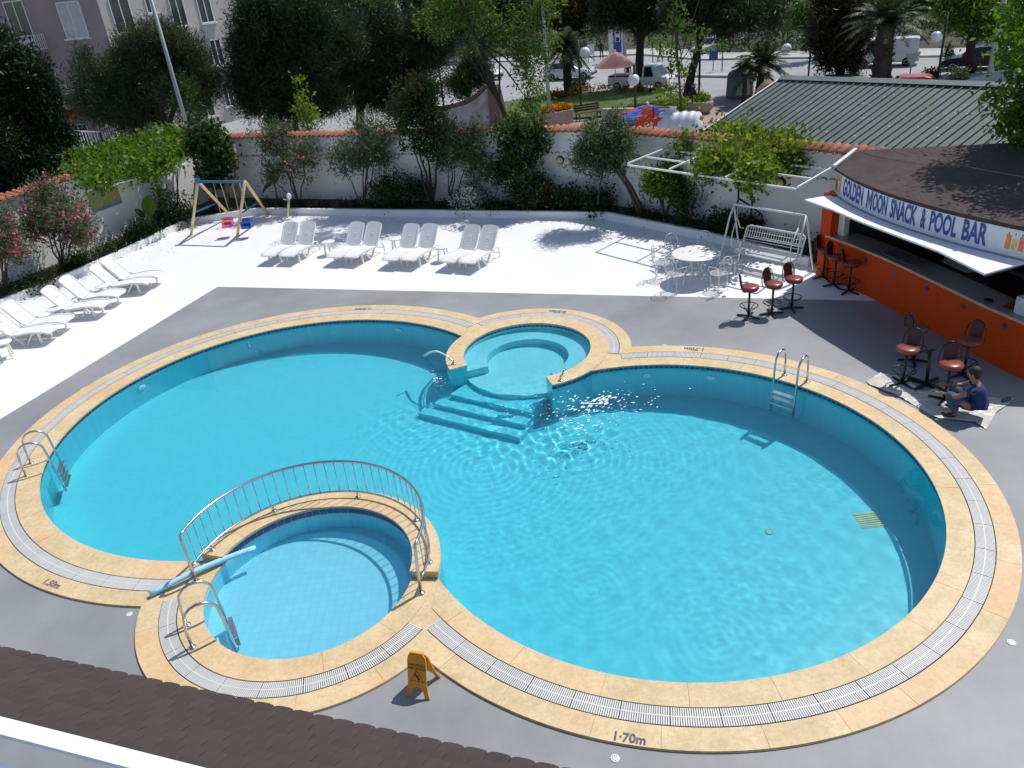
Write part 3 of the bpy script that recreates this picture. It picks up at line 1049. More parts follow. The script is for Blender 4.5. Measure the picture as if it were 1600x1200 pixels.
# roof
RB = [Vector((8.97, 18.64, 2.93)), Vector((10.9, 18.05, 2.96)), Vector((12.75, 17.64, 2.96)), Vector((14.4, 17.3, 2.96))]
def roof_back(t):
    t = min(max(t, 0), 1) * 3
    i = min(2, int(t)); return RB[i] + (RB[i + 1] - RB[i]) * (t - i)
nf = 30
fro = [Vector((FX(y) - .012, y, FZ1 + .035)) for y in [18.2 - i * .223 for i in range(nf - 4)]] + [Vector((x, y, FZ1 + .03)) for x, y in ((9.8, 12.38), (10.25, 12.24), (11.2, 12.08), (13.4, 11.85))]
rt = MB()
rows = 10
V = []
for j in range(rows + 1):
    for i in range(nf):
        f_ = fro[i]; b_ = roof_back((i / (nf - 1)) ** .8)
        V.append(f_ + (b_ - f_) * (j / rows))
rt.add(V, [(j * nf + i, (j + 1) * nf + i, (j + 1) * nf + i + 1, j * nf + i + 1)[::-1] for j in range(rows) for i in range(nf - 1)])
bot = MB()
bsh = mat('bar_shingle', (.066, .042, .040), .95, .3, 3.0, .5, 120, col2=(.085, .056, .052), detail=9)
_n2, _l2 = bsh.node_tree.nodes, bsh.node_tree.links
_br = _n2.new('ShaderNodeTexBrick'); _br.inputs['Scale'].default_value = 1; _br.inputs['Brick Width'].default_value = .2; _br.inputs['Row Height'].default_value = .14; _br.inputs['Mortar Size'].default_value = .008
_br.inputs['Color1'].default_value = (1, 1, 1, 1); _br.inputs['Color2'].default_value = (.94, .94, .94, 1); _br.inputs['Mortar'].default_value = (.8, .8, .8, 1)
_mp = _n2.new('ShaderNodeMapping'); _mp.inputs['Rotation'].default_value = (0, 0, R(-70))
_l2.new([q for q in _n2 if q.type == 'TEX_COORD'][0].outputs['Object'], _mp.inputs['Vector']); _l2.new(_mp.outputs['Vector'], _br.inputs['Vector'])
_mm = _n2.new('ShaderNodeMixRGB'); _mm.blend_type = 'MULTIPLY'; _mm.inputs[0].default_value = 1
_pb = _n2['Principled BSDF']; _l2.new(_pb.inputs['Base Color'].links[0].from_socket, _mm.inputs[1]); _l2.new(_br.outputs['Color'], _mm.inputs[2]); _l2.new(_mm.outputs[0], _pb.inputs['Base Color'])
roof = WB(rt, 'roof', bsh)
roof.modifiers.new('solid', 'SOLIDIFY').thickness = .09
roof.modifiers['solid'].offset = 1 if False else -1
ed = MB(); 
for i in range(nf - 1): ed.bar(fro[i] + Vector((.0, 0, -.03)), fro[i + 1] + Vector((.0, 0, -.03)), .045, .06)
ed.build('drip_edge', mat('drip_edge', (.05, .035, .034), .8), roof, world=True)
fl_ = MB(); fl_.bar(fro[0] + Vector((-.02, .02, .03)), roof_back(0) + Vector((-.05, .05, .03)), .09, .05); fl_.build('edge_flashing', MT['white_paint'], roof, world=True)
cb = MB(); c0 = roof_back(.0) + Vector((.15, -.1, .05)); c1 = fro[nf - 3] + Vector((2.2, 0, .12))
cb.tube([c0 + (c1 - c0) * (i / 14) + Vector((0, 0, -.10 * math.sin(PI * i / 14) + .08)) for i in range(15)], .009, 5)
cb.build('roof_cable', mat('cable', (.3, .25, .22), .7), roof, world=True)
# things standing on the bar counter
cbx = thing('cardboard_box', 'white cardboard box on the dark bar counter', 'box', (9.62, 12.62, 1.10), R(15))
MB().box((0, 0, .16), (.34, .30, .32)).build('carton', mat('white_card', (.62, .62, .60), .7), cbx)
for s_ in (-1, 1):
    fb = MB(); fb.box((s_ * .10, 0, .323), (.16, .29, .006)); fb.build('flap', mat('card_flap', (.5, .48, .44), .8), cbx)
ash = MB().lathe([(.07, 0), (.085, .035), (.065, .035), (.055, .012), (0, .012)], n=16)
a_ = ash.build('ashtray', MT['black_metal']); a_.location = (9.3, 13.3, 1.10); tag(a_, 'small dark ashtray on the bar counter', 'ashtray')
rcl = MB().box((0, 0, .012), (.30, .22, .024)).box((.02, .01, .035), (.2, .16, .024))
o = rcl.build('red_cloth', mat('red_cloth', (.16, .02, .025), .9, .3, 14)); o.location = (9.55, 12.95, 1.10); o.rotation_euler = (0, 0, R(20)); tag(o, 'dark red folded cloth on the bar counter beside the white box', 'cloth')
for k_, (xx, yy, ww) in enumerate(((8.95, 16.2, .5), (9.1, 15.6, .55))):
    tr = MB(); tr.box((0, 0, .012), (.40, ww, .024)).box((0, ww / 2 - .01, .03), (.40, .02, .03)).box((0, -ww / 2 + .01, .03), (.40, .02, .03))
    o = tr.build('serving_tray', mat('tray_grey', (.10, .11, .12), .4)); o.location = (xx, yy, 1.10); o.rotation_euler = (0, 0, R(14))
    tag(o, 'flat dark serving tray on the bar counter near the orange pillar' if k_ == 0 else 'wider dark serving tray on the middle of the bar counter', 'tray')
# ------------------------------------------------------------------ ladders, rail, small pool gear
def ladder(label, p0, p1, reach, zw):
    """p0, p1: feet of the two hoops on the coping; reach: direction towards the water"""
    p0, p1 = Vector((p0.x, p0.y)), Vector((p1.x, p1.y))
    c = (p0 + p1) / 2
    d = (p1 - p0).normalized()
    root = thing('pool_ladder', label, 'ladder', (c.x, c.y, ZC), group='steel pool ladders')
    rails = []
    for s_ in (-.235, .235):
        q = c + d * s_
        P = []
        L = .46
        for z, x in ((0, 0), (.30, 0), (.44, .02)): P.append(v3(q + reach * x, ZC + z))
        for k in range(1, 9):
            a = PI - PI * k / 9
            P.append(v3(q + reach * (.02 + (L - .02) / 2 * (1 + math.cos(a)) ), ZC + .44 + .20 * math.sin(a)))
        for z, x in ((.36, L), (0, L + .02), (-.5, L + .04), (-1.05 if zw > .9 else -.42, L + .05)): P.append(v3(q + reach * x, ZC + z))
        t = MB().tube(P, .021, 10)
        r_ = t.build('handrail', MT['steel'], root, world=True); RECV.append(r_); rails.append(r_)
        MB().lathe([(.055, 0), (.055, .008), (.03, .02), (.022, .02)], c=v3(q, ZC), n=14).build('foot_plate', MT['steel'], root, world=True)
    nst = 4 if zw > .9 else 2
    for k in range(nst):
        z = -.16 - k * .25
        b = MB().bar(v3(c - d * .225 + reach * .52, ZC + z), v3(c + d * .225 + reach * .52, ZC + z), .09, .03)
        o = b.build('tread', MT['steel'], root, world=True); RECV.append(o)
    return root


def to_c(c, p): v = Vector(CC[c]) - Vector((p.x, p.y)); return v.normalized()


a_, b_ = G(40.7, 744.5, ZC), G(48.7, 722.5, ZC)
ladder('steel pool ladder on the coping beside the calm end of the long basin', a_, b_, to_c('L', a_), 1.2)
a_, b_ = G(1180 + 405 / 9.23, 530 + 510 / 9.23, ZC), G(1180 + 760 / 9.23, 530 + 620 / 9.23, ZC)
ladder('steel pool ladder on the shaded side of the pool towards the bar', a_, b_, to_c('R', a_), 1.2)
a_, b_ = G(220 + 240 / 3.333, 700 + 915 / 3.333, ZC), G(220 + 270 / 3.333, 700 + 1045 / 3.333, ZC)
ladder('steel pool ladder leading into the small wading pool', a_, b_, to_c('K', a_), .4)

# curved steel railing on the divider of the wading pool
rail = thing('pool_railing', 'curved stainless steel railing along the raised edge of the wading pool', 'railing', (CK[0], CK[1] + 1.7, DIV_Z))
aA, aB = ang('K', G(654, 922, ZC)) , ang('K', G(300, 905, ZC))
if aB < aA: aB += 2 * PI
RR = 1.76
zt, zb = .86, .27
NB = 36
arcp = lambda r, z, a: v3(pt('K', r, a), z)
top = [arcp(RR, zt, aA + (aB - aA) * i / 60) for i in range(61)]
WR = lambda mb, name: mb.build(name, MT['steel'], rail, world=True)
e0 = [arcp(RR - .02, ZC, aA - .03), arcp(RR - .01, ZC + .5, aA - .015), arcp(RR, zt - .06, aA - .005)]
e1 = [arcp(RR, zt - .06, aB + .005), arcp(RR - .01, ZC + .5, aB + .015), arcp(RR - .02, ZC, aB + .03)]
WR(MB().tube(e0 + top + e1, .024, 10), 'top_rail')
WR(MB().tube([arcp(RR, zb, aA + .0 + (aB - aA) * i / 60) for i in range(61)], .017, 8), 'bottom_rail')
for i in range(1, NB):
    a = aA + (aB - aA) * i / NB
    WR(MB().tube([arcp(RR, zb, a), arcp(RR, zt, a)], .008, 6), 'baluster')
for px_, py_ in ((690, 320), (1135, 248), (1435, 375), (1490, 595), (370, 530)):
    a = ang('K', G(220 + px_ / 3.333, 700 + py_ / 3.333, DIV_Z))
    f_ = MB().tube([arcp(RR, DIV_Z, a), arcp(RR, zb, a)], .016, 8)
    f_.lathe([(.05, 0), (.05, .008), (.02, .02)], c=arcp(RR, DIV_Z, a), n=12)
    WR(f_, 'rail_foot')
for a in (aA - .03, aB + .03): WR(MB().lathe([(.06, 0), (.06, .008), (.03, .02)], c=arcp(RR - .02, ZC, a), n=12), 'end_plate')

# foam noodle lying across the corner
n0, n1 = G(234, 929, ZC + .05), G(399, 856, .05)
mid = n0 + (n1 - n0) * .45
N_ = [n0 + (n1 - n0) * (i / 12) + Vector((0, 0, .05 * math.sin(PI * i / 12))) for i in range(13)]
nd = MB().tube(N_, .043, 12)
o = nd.build('foam_noodle', mat('blue_foam', (.34, .66, .90), .75, .05, 8)); tag(o, 'light blue foam pool noodle lying across the coping into the wading pool', 'pool noodle'); o['kind'] = 'thing'

# two bent water spouts on the whirlpool's arms
for (px_, py_), aim, lb in (((709, 569), Vector((-1, .25)), 'bent steel water spout on the far arm of the whirlpool'), ((876, 595), Vector((.72, .7)), 'bent steel water spout on the pointed arm of the whirlpool')):
    b_ = G(px_, py_, ZC)
    aim = aim.normalized()
    sp = thing('water_spout', lb, 'spout', b_)
    P = [Vector((0, 0, 0)), Vector((0, 0, .10))] + [Vector((aim.x * .10 * math.sin(R(15 * k)), aim.y * .10 * math.sin(R(15 * k)), .10 + .08 * (1 - math.cos(R(15 * k))))) for k in range(1, 7)] + [Vector((aim.x * .17, aim.y * .17, .19))]
    MB().tube(P, .02, 10).build('pipe', MT['steel'], sp)
    MB().lathe([(.06, 0), (.06, .012), (.03, .03), (.02, .03)], n=14).build('flange', MT['steel'], sp)
# near-white patches painted as sky reflections on the ripples, and one water jet
drop = flat('jet_and_glint_white', (.80, .92, .97), .12)
dm = MB()
def foam(c, n, sx_, sy_, big):  # flat near-white blobs that stand in for reflected sky
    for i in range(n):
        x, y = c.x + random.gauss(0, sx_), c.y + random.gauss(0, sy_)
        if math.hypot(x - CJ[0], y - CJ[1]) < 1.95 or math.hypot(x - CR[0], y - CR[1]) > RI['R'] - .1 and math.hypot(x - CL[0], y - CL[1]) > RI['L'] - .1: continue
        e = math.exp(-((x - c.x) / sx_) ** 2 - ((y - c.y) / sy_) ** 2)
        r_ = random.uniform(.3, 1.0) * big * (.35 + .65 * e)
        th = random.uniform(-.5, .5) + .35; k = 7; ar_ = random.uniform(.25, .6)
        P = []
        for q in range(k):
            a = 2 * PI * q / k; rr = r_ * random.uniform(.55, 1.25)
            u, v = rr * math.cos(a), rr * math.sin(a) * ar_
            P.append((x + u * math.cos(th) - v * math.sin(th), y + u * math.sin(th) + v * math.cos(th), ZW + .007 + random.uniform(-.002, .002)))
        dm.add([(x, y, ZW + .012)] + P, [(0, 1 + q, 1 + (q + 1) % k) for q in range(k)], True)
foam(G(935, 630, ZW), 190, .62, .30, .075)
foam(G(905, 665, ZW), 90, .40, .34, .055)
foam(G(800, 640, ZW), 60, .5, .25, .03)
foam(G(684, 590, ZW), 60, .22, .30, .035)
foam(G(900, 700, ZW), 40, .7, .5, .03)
o = dm.build('sky_glints', drop); tag(o, 'pale flat patches painted as sky reflections on the ripples near the spouts', 'reflection', kind='stuff')
for (px_, py_), en in (((703, 560), (682, 556)), ):
    a0_ = G(px_, py_, .22); b0_ = G(663, 556, ZW)
    jt = MB().tube([a0_ + (b0_ - a0_) * (i / 8) + Vector((0, 0, .14 * math.sin(PI * i / 8))) for i in range(9)], [.012 + .003 * i for i in range(9)], 6)
    o = jt.build('water_jet', drop); tag(o, 'thin arching water jet from the far spout', 'water jet', kind='stuff')

# depth marks painted on the coping, to be read from outside the pool
def depth_mark(body, px_, py_, c, size, lab):
    p = G(px_, py_, ZC)
    vs_, fs_ = text_mb(body, size, bold=size * .03, align='CENTER', xs=.95)
    d = Vector((p.x - CC[c][0], p.y - CC[c][1])).normalized()      # outward = text down
    upv = -d; rt_ = Vector((upv.y, -upv.x))
    m_ = MB().add([v3(Vector((p.x, p.y)) + rt_ * v[0] + upv * (v[1] - size * .35), ZC + .004) for v in vs_], fs_)
    W(m_, 'depth_mark', MT['text_blue_d'])


MT['text_blue_d'] = mat('worn_blue_paint', (.055, .075, .16), .7, .4, 25, col2=(.12, .13, .2))
depth_mark('1·70m', 983, 1153, 'R', .155, '')
depth_mark('1.50m', 82, 912, 'L', .155, '')
depth_mark('1.50m', 567, 483, 'L', .19, '')
depth_mark('0.50m', 871, 487, 'J', .19, '')
depth_mark('1.70m', 1085, 545.5, 'R', .19, '')
# little white drains in the deck
dr_m = mat('drain_white', (.7, .7, .7), .5, .1, 8)
def drain(p, lab, r_=.05):
    root = thing('floor_drain', lab, 'drain', p)
    MB().lathe([(r_, 0), (r_, .006), (r_ * .9, .008), (0, .008)], n=20).build('cover', dr_m, root)
    hm = MB()
    for k in range(9):
        a = 2 * PI * k / 8; q = (r_ * .6 * math.cos(a), r_ * .6 * math.sin(a)) if k < 8 else (0, 0)
        hm.lathe([(r_ * .11, .0083), (r_ * .11, .0087)], c=(q[0], q[1], 0), n=7)
    hm.build('drain_hole', MT['dark_gap'], root)
drain(G(961, 1185), 'round white floor drain beside the painted 1·70m mark')
drain(G(202, 960), 'round white floor drain beside the foam noodle', .045)
drain(G(1580, 1004), 'round pale floor drain at the deck corner away from the bar', .05)
drain(G(130, 608), 'round white floor drain on the grey strip beside the long basin', .05)
drain(G(1038, 540), 'round white floor drain between the whirlpool and the bar', .05)
# underwater lamps on the walls, outlet grid on the floor
lampm = mat('pool_lamp', (.75, .85, .85), .3)
def uw(c, a, z, r_=.11):
    p = pt(c, RI[c] - .01, a)
    M_ = Matrix.Translation((p[0], p[1], z)) @ Matrix.Rotation(a, 4, 'Z') @ Matrix.Rotation(-PI / 2, 4, 'Y')
    t = MB().lathe([(r_, 0), (r_, .015), (r_ * .75, .03), (0, .03)], n=18, M=M_)
    o = W(t, 'underwater_lamp', lampm); RECV.append(o)
uw('L', ang('L', G(209, 617, -.5)), -.5); uw('L', ang('L', G(637, 520, -.5)), -.5); uw('R', ang('R', G(1010, 590, -.4)), -.45); uw('R', ang('R', G(1112, 598, -.4)), -.45)
p = G(1355, 833, -1.1)
gr_ = MB()
for k in range(7): gr_.box((p.x, p.y - .15 + .05 * k, ZF + .012), (.36, .028, .02))
gr_.box((p.x, p.y, ZF + .006), (.4, .38, .008))
RECV.append(W(gr_, 'floor_outlet', mat('outlet', (.34, .52, .36), .5)))
for px_, py_ in ((905, 715), (1200, 850)):
    p = G(px_, py_, -1.1); RECV.append(W(MB().lathe([(.06, ZF), (.06, ZF + .02), (0, ZF + .02)], c=(p.x, p.y, 0), n=14), 'inlet_nozzle', mat('nozzle', (.35, .55, .5), .5)))
for o in RECV: o.cycles.is_caustics_receiver = True

# ---- yellow folding wet-floor sign
yel = mat('sign_yellow', (.78, .33, .012), .4, .05, 5)
sb = [G(600 + 360 / 10.9, 1000 + 935 / 10.9), G(600 + 800 / 10.9, 1000 + 1030 / 10.9), G(600 + 930 / 10.9, 1000 + 755 / 10.9)]
cx_ = (sb[0] + sb[1]) / 2
dirx = (sb[1] - sb[0]); wd_ = .30
rz_ = math.atan2(dirx.y, dirx.x)
sg = thing('wet_floor_sign', 'yellow folding caution wet floor sign standing on the grey deck', 'floor sign', (cx_.x, cx_.y, 0), rz_)
def sign_leaf(name, y0, tilt):
    # outline in the leaf's plane: legs, cut-out, rounded head
    out = [(-.16, 0), (-.095, 0), (-.075, .10), (-.02, .145), (.02, .145), (.075, .10), (.095, 0), (.16, 0), (.135, .10), (.122, .20), (.122, .50), (.112, .55), (.085, .58), (-.085, .58), (-.112, .55), (-.122, .50), (-.122, .20), (-.135, .10)]
    M_ = Matrix.Translation((0, y0, 0)) @ Matrix.Rotation(tilt, 4, 'X') @ Matrix.Rotation(PI / 2, 4, 'X')
    bm = bmesh.new()
    vs_ = [bm.verts.new(M_ @ Vector((x, y, -.009))) for x, y in out]
    f = bm.faces.new(vs_)
    ex = bmesh.ops.extrude_face_region(bm, geom=[f])
    off = (M_.to_3x3() @ Vector((0, 0, .018)))
    for v in ex['geom']:
        if isinstance(v, bmesh.types.BMVert): v.co += off
    bmesh.ops.recalc_face_normals(bm, faces=bm.faces[:])
    me = bpy.data.meshes.new(name); bm.to_mesh(me); bm.free()
    return link(name, me, yel, sg, .004), M_
front, Mf = sign_leaf('front_leaf', -.0, -R(16))
back, Mb = sign_leaf('rear_leaf', .34, R(16))
MB().bar((-.08, .17, .565), (.08, .17, .565), .03).build('hinge', yel, sg)
blk = flat('sign_ink', (.03, .025, .02), .5)
def ink(body, size, x, y, name='sign_lettering', m=blk):
    vs_, fs_ = text_mb(body, size, bold=size * .02, align='CENTER')
    MB().add([Mf @ Vector((x + v[0], y + v[1], .0115)) for v in vs_], fs_).build(name, m, front)
ink('CAUTION', .048, 0, .425); ink('WET FLOOR', .042, 0, .38)
red = flat('sign_red', (.45, .06, .02), .5)
tri = MB()
for r0_, r1_ in ((.088, .105),):
    P = [(math.cos(R(90 + 120 * k)), math.sin(R(90 + 120 * k))) for k in range(3)]
    V = [Mf @ Vector((x * r0_, .275 + y * r0_, .0112)) for x, y in P] + [Mf @ Vector((x * r1_, .275 + y * r1_, .0112)) for x, y in P]
    tri.add(V, [(k, 3 + k, 3 + (k + 1) % 3, (k + 1) % 3)[::-1] for k in range(3)])
tri.build('warning_triangle', red, front)
fg = MB()
for a0, b0, w_ in (((-.005, .30), (.015, .265), .02), ((.015, .265), (.04, .262), .012), ((.015, .265), (.03, .235), .012), ((-.005, .30), (-.045, .295), .01), ((-.005, .30), (.03, .305), .01)):
    d = Vector((b0[0] - a0[0], b0[1] - a0[1])).normalized(); nn = Vector((-d.y, d.x)) * w_ / 2
    fg.add([Mf @ Vector((a0[0] + nn.x * s1, a0[1] + nn.y * s1, .0118)) for s1 in (1, -1)] + [Mf @ Vector((b0[0] + nn.x * s1, b0[1] + nn.y * s1, .0118)) for s1 in (-1, 1)], [(0, 1, 2, 3)])
fg.add([Mf @ Vector((-.018 + .011 * math.cos(2 * PI * k / 10), .322 + .011 * math.sin(2 * PI * k / 10), .0118)) for k in range(10)], [tuple(range(10))])
fg.build('falling_figure', blk, front)
ink('· · · · ·', .03, 0, .175)
# ------------------------------------------------------------------ sun loungers
PW = MT['plastic_white']
def make_lounger():
    root = thing('sun_lounger', 'white plastic sun lounger', 'sun lounger')
    w = .56
    # seat: from the hinge (x=0) to the foot (x=1.08)
    prof = [(-.04, .30), (.10, .295), (.35, .325), (.62, .355), (.85, .35), (1.02, .33), (1.10, .30)]
    s_ = MB()
    for (x0, z0), (x1, z1) in zip(prof[:-1], prof[1:]):
        pass
    ny = 6
    V = []
    for i, (x, z) in enumerate(prof):
        ww = w * (1.0 if i < 5 else (.97 if i == 5 else .86))
        for j in range(ny + 1):
            t = j / ny * 2 - 1
            V.append((x, t * ww / 2, z + .022 * t * t))
    k = ny + 1
    n_ = len(prof)
    V2 = [(x, y, z - .03) for x, y, z in V]
    F = [(i * k + j, (i + 1) * k + j, (i + 1) * k + j + 1, i * k + j + 1) for i in range(n_ - 1) for j in range(ny)]
    F2 = [tuple(reversed([q + len(V) for q in f])) for f in F]
    o_ = len(V)
    E_ = [(i * k, i * k + o_, (i + 1) * k + o_, (i + 1) * k) for i in range(n_ - 1)] + [(i * k + ny, (i + 1) * k + ny, (i + 1) * k + ny + o_, i * k + ny + o_) for i in range(n_ - 1)]
    E_ += [(j, j + 1, j + 1 + o_, j + o_) for j in range(ny)] + [((n_ - 1) * k + j, (n_ - 1) * k + j + o_, (n_ - 1) * k + j + 1 + o_, (n_ - 1) * k + j + 1) for j in range(ny)]
    s_.add(V + V2, F + F2 + E_, True)
    s_.build('seat', PW, root)
    rm = MB()
    for s1 in (-1, 1):
        P = [Vector((x, s1 * w * .5 * (1 if i < 5 else .93), z + .012)) for i, (x, z) in enumerate(prof)]
        for a, b in zip(P[:-1], P[1:]): rm.bar(a, b, .045, .05)
    rm.bar((1.09, -.24, .302), (1.09, .24, .302), .05, .045)
    rm.build('side_rail', PW, root)
    # back: slotted panel raised 52 degrees
    th = R(52)
    Bm = Matrix.Translation((-.02, 0, .30)) @ Matrix.Rotation(-(PI - th) , 4, 'Y')
    b = MB()
    L = .80
    bx_ = lambda x0, x1, y0, y1, zz=0: b.box(None, (x1 - x0, y1 - y0, .03), M=Bm @ Matrix.Translation(((x0 + x1) / 2, (y0 + y1) / 2, zz)))
    bx_(0, L - .10, -.265, -.10); bx_(0, L - .10, .10, .265)
    ns = 7
    x = .03
    bx_(0, x, -.10, .10)
    for i in range(ns):
        x0 = .03 + i * .088
        bx_(x0 + .013, x0 + .088, -.10, .10)
    bx_(.03 + ns * .088, L - .10, -.10, .10)
    # rounded head
    hd = [(L - .10, -.265)] + [(L - .10 + .10 * math.sin(PI * k / 12) ** .6, -.265 * math.cos(PI * k / 12)) for k in range(1, 12)] + [(L - .10, .265)]
    b.prism(hd, -.015, .015, M=Bm)
    for s1 in (-1, 1): b.bar(Bm @ Vector((0, s1 * .262, -.01)), Bm @ Vector((L - .12, s1 * .262, -.01)), .035, .05)
    bk = b.build('backrest', PW, root)
    for s1 in (-1, 1):
        l1 = MB().bar((.78, s1 * .21, .34), (.80, s1 * .22, 0), .05, .045); l1.build('leg', PW, root)
        l2 = MB().bar((.10, s1 * .24, .30), (.36, s1 * .25, 0.0), .055, .04); l2.build('leg', PW, root)
        l3 = MB().bar((.66, s1 * .24, .34), (.40, s1 * .25, 0.0), .045, .035); l3.build('brace', PW, root)
        arm = MB().tube([(.12, s1 * .27, .30), (.02, s1 * .29, .36), (-.14, s1 * .29, .37), (-.28, s1 * .285, .32), (-.34, s1 * .28, .20), (-.36, s1 * .28, 0)], .022, 8)
        arm.build('rear_leg', PW, root)
    MB().bar((-.30, -.27, .16), (-.30, .27, .16), .03).build('prop_bar', PW, root)
    MB().bar((-.29, 0, .17), Bm @ Vector((.42, 0, -.03)), .03).build('prop', PW, root)
    return root


LG = make_lounger()
first = [True]
def put(proto, flag, loc, rz, label, group):
    o = proto if flag[0] else copy_tree(proto)
    flag[0] = False
    o.location = loc; o.rotation_euler = (0, 0, rz); o['label'] = label; o['group'] = group
    return o


f4 = lambda x, y: (380 + x / 4, 250 + y / 4)
pair = ['first pair', 'second pair', 'third pair', 'fourth pair']
for i, (h, ft) in enumerate([((275, 525), (185, 578)), ((385, 525), (295, 580)), ((685, 530), (600, 582)), ((790, 530), (690, 590)), ((1025, 545), (940, 600)), ((1140, 545), (1050, 605)), ((1398, 555), (1305, 610)), ((1510, 560), (1420, 620))]):
    a = G(*f4(*h), .33); b = G(*f4(*ft), .33)
    an = math.atan2(b.y - a.y, b.x - a.x)
    put(LG, first, (a.x, a.y, 0), an + random.uniform(-.02, .02), 'white plastic lounger with slotted back, ' + ('the one towards the swing set in the ' if i % 2 == 0 else 'the one towards the bar in the ') + pair[i // 2], 'loungers paired along the back wall')
left_row = [((198, 432), (244, 429), 'first lounger of the slanting row by the daisies'), ((180, 442), (225, 440), 'second lounger of the row from the daisies'), ((134, 461), (190, 458), 'third lounger of the row from the daisies'),
            ((108, 478), (162.5, 474), 'fourth lounger of the row from the daisies'), ((48, 502), (109, 497), 'fifth lounger of the row from the daisies'), ((23, 517.5), (84, 513), 'sixth lounger of the row from the daisies'),
            ((-62, 553), (2, 549), 'last lounger of the row, cut by the picture edge')]
for h, ft, lb in left_row:
    a = G(*h, .33); b = G(*ft, .33)
    lb = lb.replace('last lounger of the row, cut by the picture edge', 'seventh lounger of the row from the daisies')
    put(LG, first, (a.x, a.y, 0), R(-7) + random.uniform(-.03, .03), 'white plastic lounger, ' + lb, 'loungers along the oleander wall')

# small side tables
def make_side_table():
    root = thing('side_table', 'small white side table', 'side table')
    MB().lathe([(.0, .405), (.20, .405), (.215, .42), (.215, .435), (.20, .44), (0, .44)], n=22).build('table_top', PW, root)
    for k in range(3):
        a = 2 * PI * k / 3 + .4
        MB().bar((.14 * math.cos(a), .14 * math.sin(a), .41), (.19 * math.cos(a), .19 * math.sin(a), 0), .05, .03).build('leg', PW, root)
    return root
ST = make_side_table(); ff = [True]
for p, lb in ((f4(530, 512), 'between the first and second pairs of loungers'), (f4(950, 492), 'between the second and third pairs of loungers'), (f4(1245, 545), 'between the third and last pairs of loungers'),
              ((160, 447), 'beside the second lounger from the daisies'), ((84, 483), 'beside the fourth lounger from the daisies'), ((4, 535), 'beside the sixth lounger from the daisies')):
    q = G(*p, .42)
    put(ST, ff, (q.x, q.y, 0), random.uniform(0, 2), 'small white plastic side table ' + lb, 'side tables by the loungers')

# ------------------------------------------------------------------ bar stools
leather = mat('red_leather', (.24, .055, .035), .32, .15, 9)
leather_d = mat('maroon_pad', (.055, .015, .018), .5, .2, 9)
BKM = MT['black_metal']
def make_stool():
    root = thing('bar_stool', 'bar stool', 'bar stool')
    MB().lathe([(.0, .70), (.165, .70), (.195, .715), (.205, .74), (.19, .775), (.12, .79), (0, .793)], n=26).build('seat', leather, root)
    MB().lathe([(.17, .68), (.17, .70), (0, .70)], n=20).build('seat_plate', BKM, root)
    MB().tube([(0, 0, .03), (0, 0, .69)], .026, 12).build('post', BKM, root)
    ring = MB().tube([(.20 * math.cos(2 * PI * k / 28), .20 * math.sin(2 * PI * k / 28), .30) for k in range(28)], .011, 8, closed=True)
    for k in range(4):
        a = PI / 4 + PI / 2 * k
        ring.tube([(.20 * math.cos(a), .20 * math.sin(a), .30), (.13 * math.cos(a), .13 * math.sin(a), .24), (.05 * math.cos(a), .05 * math.sin(a), .17), (.027 * math.cos(a), .027 * math.sin(a), .10)], .009, 6)
    ring.build('foot_ring', BKM, root)
    for k in range(4):
        a = PI / 4 + PI / 2 * k + .3
        MB().bar((.02 * math.cos(a), .02 * math.sin(a), .045), (.27 * math.cos(a), .27 * math.sin(a), .02), .045, .03).build('base_leg', BKM, root)
    # back at +X
    hoop = []
    for k in range(17):
        t = k / 16
        a = PI * (t)
        hoop.append((.17 + .07 * (1 - abs(2 * t - 1)) ** .5, .18 * math.cos(a), .72 + .36 * math.sin(a) ** .7))
    hp = MB().tube([(.10, .17, .69), (.15, .185, .70)] + hoop + [(.15, -.185, .70), (.10, -.17, .69)], .011, 8)
    hp.build('back_hoop', BKM, root)
    pd = MB()
    out = [(-.11, 0), (.11, 0)] + [(.115 * math.cos(PI * k / 10), .22 + .115 * math.sin(PI * k / 10)) for k in range(11)]
    M_ = Matrix.Translation((.185, 0, .735)) @ Matrix.Rotation(R(10), 4, 'Y') @ Matrix.Rotation(PI / 2, 4, 'Z') @ Matrix.Rotation(PI / 2, 4, 'X')
    pd.prism(out, -.02, .02, M=M_)
    pd.build('back_pad', leather_d, root, bevel=.012)
    return root
BS = make_stool(); fb = [True]
far = lambda x, y: (1260 + x / 9.23, 350 + y / 9.23)
near = lambda x, y: (1360 + x / 6, 480 + y / 6)
mid_ = lambda x, y: (1120 + x / 10, 390 + y / 10)
for p, a, lb, g in ((mid_(490, 1060), 168, 'red seated bar stool in the sun, the one turned sideways to the round table', 'sunlit bar stools on the deck'),
                 (mid_(855, 1010), 118, 'red seated bar stool in the sun, middle one of three', 'sunlit bar stools on the deck'),
                 (mid_(1165, 925), 112, 'red seated bar stool in the sun, closest of three to the bar', 'sunlit bar stools on the deck'),
                 (far(235, 775), 125, 'shaded bar stool at the orange pillar, next to the garden swing', 'shaded bar stools at the counter'),
                 (far(390, 890), 122, 'shaded bar stool at the counter, middle one of three', 'shaded bar stools at the counter'),
                 (far(605, 985), 150, 'shaded bar stool at the counter, the one turned to face the box on the bar', 'shaded bar stools at the counter'),
                 (near(295, 722), 40, 'bar stool with a sunlit red seat on the plastic sheet, next to the pool coping', 'bar stools being repainted'),
                 (near(690, 880), 70, 'bar stool with a sunlit red seat right in front of the crouching person', 'bar stools being repainted')):
    q = G(*p)
    put(BS, fb, (q.x, q.y, 0), R(a), lb, g)
put(BS, fb, (7.96, 13.20, 0), R(186), 'dark bar stool in the shade behind the stools on the plastic sheet', 'bar stools being repainted')
